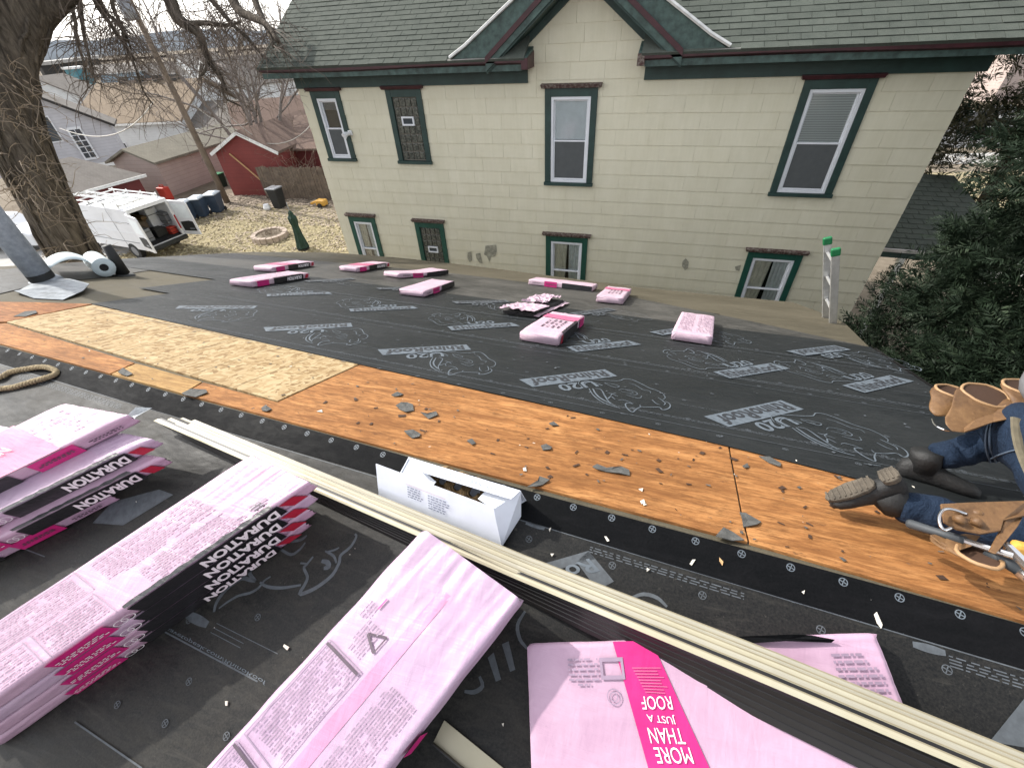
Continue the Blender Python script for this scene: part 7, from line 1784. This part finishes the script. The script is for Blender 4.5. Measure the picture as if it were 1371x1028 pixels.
# jeans: pelvis and both folded legs in one cloth surface, with ankle creases
def leg(h, k, a, s0):
    rs = []
    c1 = mid(h, k, .35, .03); c2 = mid(h, k, .72, .02)
    ch = [(J(h), .128), (J(c1), .115), (J(c2), .095), (J(k), .080), (J(mid(k, a, .3, .018)), .076), (J(mid(k, a, .55, .016)), .068), (J(mid(k, a, .70, .01)), .058), (J(mid(k, a, .78, .008)), .068), (J(mid(k, a, .85, .006)), .055), (J(mid(k, a, .92, .006)), .067), (J(mid(k, a, 1.0, .004)), .052)]
    return ch
jeans = skin_mesh('jeans', [[(J(hipC), .165), (J((1.45, .66, .43)), .150)], [('ref', 0, 0)] + leg(hR, kR, aR, 0), [('ref', 0, 0)] + leg(hL, kL, aL, 1)], 'denim', wk, 3)
# rumples in the cloth
me = jeans.data
for v in me.vertices:
    p = np.array(v.co); n_ = np.array(v.normal); w = math.sin(p[0] * 42 + math.sin(p[1] * 30) * 1.5) * math.sin(p[2] * 35 + p[1] * 22) + .6 * math.sin(p[0] * 90 + p[2] * 60)
    v.co = v.co + Vector(n_ * w * .0042)
# seams: yoke and pocket lines on the seat, waistband, belt with loop
def on_j(px, off=.004):
    """points on the jeans met by sight lines, lifted a little"""
    out = []; L = np.array(wk.location); 
    for x, y in px:
        d = ray(x, y); ok, loc_, nn, _ = jeans.ray_cast(Vector(-L), Vector(d))
        if ok: out.append(np.array(loc_) + L + np.array(nn) * off)
    return out
for px in ([(1326, 566), (1322, 582), (1322, 600), (1326, 618), (1333, 636), (1342, 655)], [(1330, 562), (1327, 582), (1328, 600), (1333, 618), (1341, 638), (1352, 658)], [(1345, 622), (1350, 640), (1358, 655), (1369, 668)], [(1327, 613), (1340, 609), (1356, 604), (1371, 601)]):
    s = on_j(px)
    if len(s) > 2: mb = MB(); mb.tube(smoothpts(s, 4), .0035, 5); mb.build('seam', M['seam'], wk)
bw = [on_j([(x, y)], .006) for x, y in [(1362, 562), (1364, 580), (1368, 600), (1376, 622), (1386, 645)]]; bw = [b[0] for b in bw if b]
if len(bw) > 2:
    bp_ = smoothpts(bw, 4); mb = MB(); mb.tube(bp_, .016, 8, asp=.4); mb.build('belt', M['sock'], wk)
# boots
def boot(a, sole_dir, toe_dir, lb, nm='boot', sc=1.0):
    """a = ankle, toe_dir = from heel to toe, sole_dir = out through the sole (world vectors)"""
    t = np.array(toe_dir, float); t /= np.linalg.norm(t); s = np.array(sole_dir, float); s -= t * (s @ t); s /= np.linalg.norm(s); w = np.cross(t, s); A = J(a); rings = []; t = t * sc; s = s * sc; w = w * sc
    # sections from heel to toe: (along, half width, up from sole)
    for x, hw, top in ((-.085, .022, .05), (-.075, .034, .085), (-.045, .041, .105), (.0, .042, .108), (.05, .041, .098), (.09, .045, .078), (.14, .049, .062), (.18, .043, .052), (.205, .024, .036)):
        c = A + t * x + s * .095; rg = []
        for k in range(14):
            th = 2 * math.pi * k / 14; cz = math.cos(th); sz = math.sin(th)
            rg.append(c + w * hw * np.sign(cz) * abs(cz) ** .7 - s * (top / 2 + top / 2 * np.sign(sz) * abs(sz) ** .75))
        rings.append(rg)
    mb = MB(); mb.loft(rings); o = mb.build(nm, M['boot'], wk, smooth=True, label=lb)
    mb = MB(); mb.tube([A + s * .04, A - s * .02, A - s * .055 + t * -.006], [.05, .054, .056], 14); mb.build('collar', M['boot'], o, smooth=True)
    for x0, x1, hw0, hw1 in ((-.088, -.015, .040, .043), (.005, .21, .043, .047)):     # heel and forefoot of the sole
        mb = MB(); n = 12; top_, bot = [], []
        for k in range(n):
            th = 2 * math.pi * k / n; cx_ = (x0 + x1) / 2 + (x1 - x0) / 2 * math.copysign(abs(math.cos(th)) ** .7, math.cos(th)); wy = (hw0 + (hw1 - hw0) * ((cx_ - x0) / (x1 - x0))) * math.copysign(abs(math.sin(th)) ** .7, math.sin(th)) * (1 - .35 * max(0, (cx_ - .13) / .08))
            top_.append(A + t * cx_ + w * wy + s * .093); bot.append(A + t * cx_ + w * wy + s * (.118 if x0 < 0 else .112))
        mb.loft([top_, bot]); so_ = mb.build('sole', M['sole'], o, bevel=.004)
        mb = MB(); m_ = 4 if x0 < 0 else 9
        for k in range(m_):
            xc = x0 + (x1 - x0) * (k + .7) / (m_ + .4); c = A + t * xc + s * (.120 if x0 < 0 else .114); q = hw0 * .78 * (1 - .3 * max(0, (xc - .13) / .08))
            mb.hexa([c + t * i + w * j + s * l_ for l_ in (-.004, .003) for i, j in ((-.004, -q), (.004, -q), (.004, q), (-.004, q))])
        mb.build('tread', M['sole'], so_, kind='stuff')
    for k in range(4):
        c = A + t * (.045 + .022 * k) + s * (.02 + .008 * k); mb = MB(); mb.tube([c + w * .028, c - s * .012 + w * .0, c - w * .028], .004, 5); mb.build('lace', M['drip_dark'], o)
    return o
# near foot: kneeling, toes on the boards, sole turned back toward the left
boot((aR[0] - .02, aR[1], aR[2] + .03), -FA.u * .80 + FA.n * .52 - FA.v * .2, -FA.n * .62 - FA.u * .62 + FA.v * .05, 'near boot with its scuffed sole turned to the left', 'boot', .80)
boot((aL[0] - .02, aL[1], aL[2] - .025), -FA.n - FA.u * .05, FA.u * .9 - FA.v * .25, 'far boot standing flat on the black sheet', 'boot', .92)
# ---------------------------------------------------------------- tool pouches on the belt
def cup(name, rim_px, h_rim, bot_px, h_bot, parent, ratio=.55, depth_pow=.6, n=22, th=.004, face=None):
    """a leather pocket: open rim ellipse (left and right points), bag closing at the bottom point"""
    a, b = [FA.p(*FA.px(*p, h_rim), h_rim) for p in rim_px]; c = (a + b) / 2; rx = (b - a) / 2; R_x = np.linalg.norm(rx); ax_ = rx / R_x
    bt = FA.p(*FA.px(*bot_px, h_bot), h_bot); dn = bt - c; nv = (FA.n * .80 - FA.u * .45 - FA.v * .45) if face is None else np.array(face); nv = nv - ax_ * (nv @ ax_); nv /= np.linalg.norm(nv); ay = np.cross(nv, ax_); ay /= np.linalg.norm(ay)
    rings = []; rin = []
    for i in range(9):
        k = i / 8; s = (1 - k ** 2.2) ** depth_pow * (1 + .08 * math.sin(k * 9)); s = max(s, .10); ce = c + dn * k
        rg = []; rg2 = []
        for j in range(n):
            t = 2 * math.pi * j / n; wob = 1 + .05 * math.sin(3 * t + k * 6) + .025 * math.sin(7 * t - k * 9)
            rg.append(ce + ax_ * R_x * s * wob * math.cos(t) + ay * R_x * ratio * s * wob * math.sin(t)); rg2.append(ce + ax_ * (R_x * s * wob - th) * math.cos(t) + ay * (R_x * ratio * s * wob - th) * math.sin(t))
        rings.append(rg); rin.append(rg2)
    mb = MB(); mb.loft(rings, False, True); o = mb.build(name, M['leather'], parent, smooth=True)
    mb = MB(); mb.loft(rin, False, True); mb.build('lining', M['leather_in'], o, smooth=True)
    mb = MB(); mb.tube(rings[0] + [rings[0][0], rings[0][1]], .0055, 6, cap=False); mb.build('rim', M['leather_edge'], o, smooth=True)
    return o
q0 = FA.p(*FA.px(1320, 545, .42), .42); tpf = thing('tool_pouch', q0, 'tan leather tool pouch with open pockets on the far side of the worker', 'tool pouch')
cup('pocket', ((1262, 525), (1293, 524)), .40, (1253, 556), .33, tpf, .95)
cup('pocket', ((1292, 526), (1350, 531)), .42, (1276, 576), .33, tpf, .85)
cup('pocket', ((1353, 520), (1400, 520)), .45, (1380, 560), .38, tpf, .8)
mb = MB(); pts = [FA.p(*FA.px(x, y, h), h) for x, y, h in ((1290, 560, .345), (1330, 536, .40), (1372, 528, .43), (1400, 540, .43), (1380, 556, .40), (1330, 566, .36), (1290, 580, .33))]; mb.slab(pts, .006, FA.n); mb.build('back_flap', M['leather'], tpf, bevel=.003)
mb = MB(); mb.tube(smoothpts([FA.p(*FA.px(x, y, .31), .31) for x, y in ((1248, 561), (1251, 568), (1258, 573), (1267, 576), (1278, 577))], 3), .0035, 6); mb.build('wire_loop', M['chrome'], tpf)
q0 = FA.p(*FA.px(1310, 705, .2), .2); tpn = thing('tool_pouch', q0, 'tan leather hammer holster and pouch hanging over the worker\'s near leg', 'tool pouch')
def flatp(name, pts, th, par, mat='leather', bev=.002):
    W_ = [FA.p(*FA.px(x, y, h), h) for x, y, h in pts]; mb = MB(); nn = np.cross(W_[1] - W_[0], W_[-1] - W_[0]); nn /= np.linalg.norm(nn)
    if nn @ FA.n < 0: nn = -nn
    mb.slab(W_, th, nn); return mb.build(name, M[mat], par, bevel=bev)
flatp('panel', [(1258, 676, .235), (1300, 674, .25), (1371, 672, .27), (1420, 668, .27), (1420, 690, .26), (1371, 692, .25), (1342, 698, .235), (1338, 712, .22), (1312, 716, .21), (1280, 710, .20), (1262, 700, .21)], .008, tpn)
flatp('strap', [(1345, 690, .243), (1371, 684, .25), (1360, 705, .23), (1330, 742, .19), (1322, 738, .19), (1336, 712, .215)], .007, tpn)
for (xa, ya, xb, yb) in ((1272, 686, 1290, 692), (1274, 696, 1291, 703), (1297, 690, 1316, 694), (1298, 700, 1314, 706)):
    a, b = FA.p(*FA.px(xa, ya, .225), .232), FA.p(*FA.px(xb, yb, .225), .232); mb = MB(); mb.tube([a, (a + b) / 2 + FA.n * .006, b], [.009, .014, .009], 8); mb.build('tool_loop', M['leather'], tpn, smooth=True)
mb = MB(); mb.tube(smoothpts([FA.p(*FA.px(x, y, h), h) for x, y, h in ((1294, 688, .25), (1276, 682, .252), (1264, 682, .25), (1258, 690, .245), (1258, 700, .235), (1264, 709, .225), (1275, 706, .225))], 4), .0042, 8); mb.build('hammer_loop', M['chrome'], tpn, smooth=True)
cup('pocket', ((1296, 726), (1326, 760)), .16, (1250, 722), .13, tpn, .8, face=FA.n * .62 - FA.v * .75 - FA.u * .1)
flatp('flap', [(1244, 717, .15), (1250, 716, .15), (1265, 722, .15), (1290, 715, .17), (1312, 718, .18), (1300, 732, .165), (1282, 738, .15), (1262, 732, .14)], .005, tpn)
h1, h2 = FA.p(*FA.px(1215, 700, .13), .13), FA.p(*FA.px(1292, 724, .17), .17)
hm = thing('hammer', h1, 'dark grip of a hammer sticking out of the near holster', 'hammer')
mb = MB(); mb.tube([h1, h1 + (h2 - h1) * .06, h1 + (h2 - h1) * .5, h2], [.012, .015, .013, .014], 10); mb.build('grip', M['grip'], hm, smooth=True)
d = (h2 - h1) / np.linalg.norm(h2 - h1); mb = MB(); mb.tube([h2, h2 + d * .10], .009, 8); mb.build('shank', M['chrome'], hm); mb = MB(); c = h2 + d * .11; mb.tube([c - FA.v * .05, c + FA.v * .04, c + FA.v * .09], [.014, .012, .003], 8); mb.build('head', M['chrome'], hm)
h1, h2 = FA.p(*FA.px(1322, 736, .17), .17), FA.p(*FA.px(1366, 764, .16), .16); d = (h2 - h1) / np.linalg.norm(h2 - h1)
tl = thing('ratchet', h1, 'dark handled tool with a bright steel end in the near pouch', 'hand tool')
mb = MB(); mb.tube([h1, h2], [.017, .016], 12); mb.build('grip', M['grip'], tl, smooth=True); mb = MB(); mb.tube([h2, h2 + d * .03, h2 + d * .055], [.019, .021, .012], 14); mb.build('steel_end', M['chrome'], tl, smooth=True)
h1, h2 = FA.p(*FA.px(1350, 735, .19), .19), FA.p(*FA.px(1385, 744, .19), .19); tl = thing('tape_measure', h1, 'yellow tape measure tucked in the near pouch', 'tape measure')
mb = MB(); mb.bar(h1, h2, .035, .06, FA.n); mb.build('case', M['yellow'], tl, bevel=.012); mb = MB(); mb.bar(h1 - (h2 - h1) * .1, h1, .02, .02, FA.n); mb.build('hook', M['chrome'], tl)
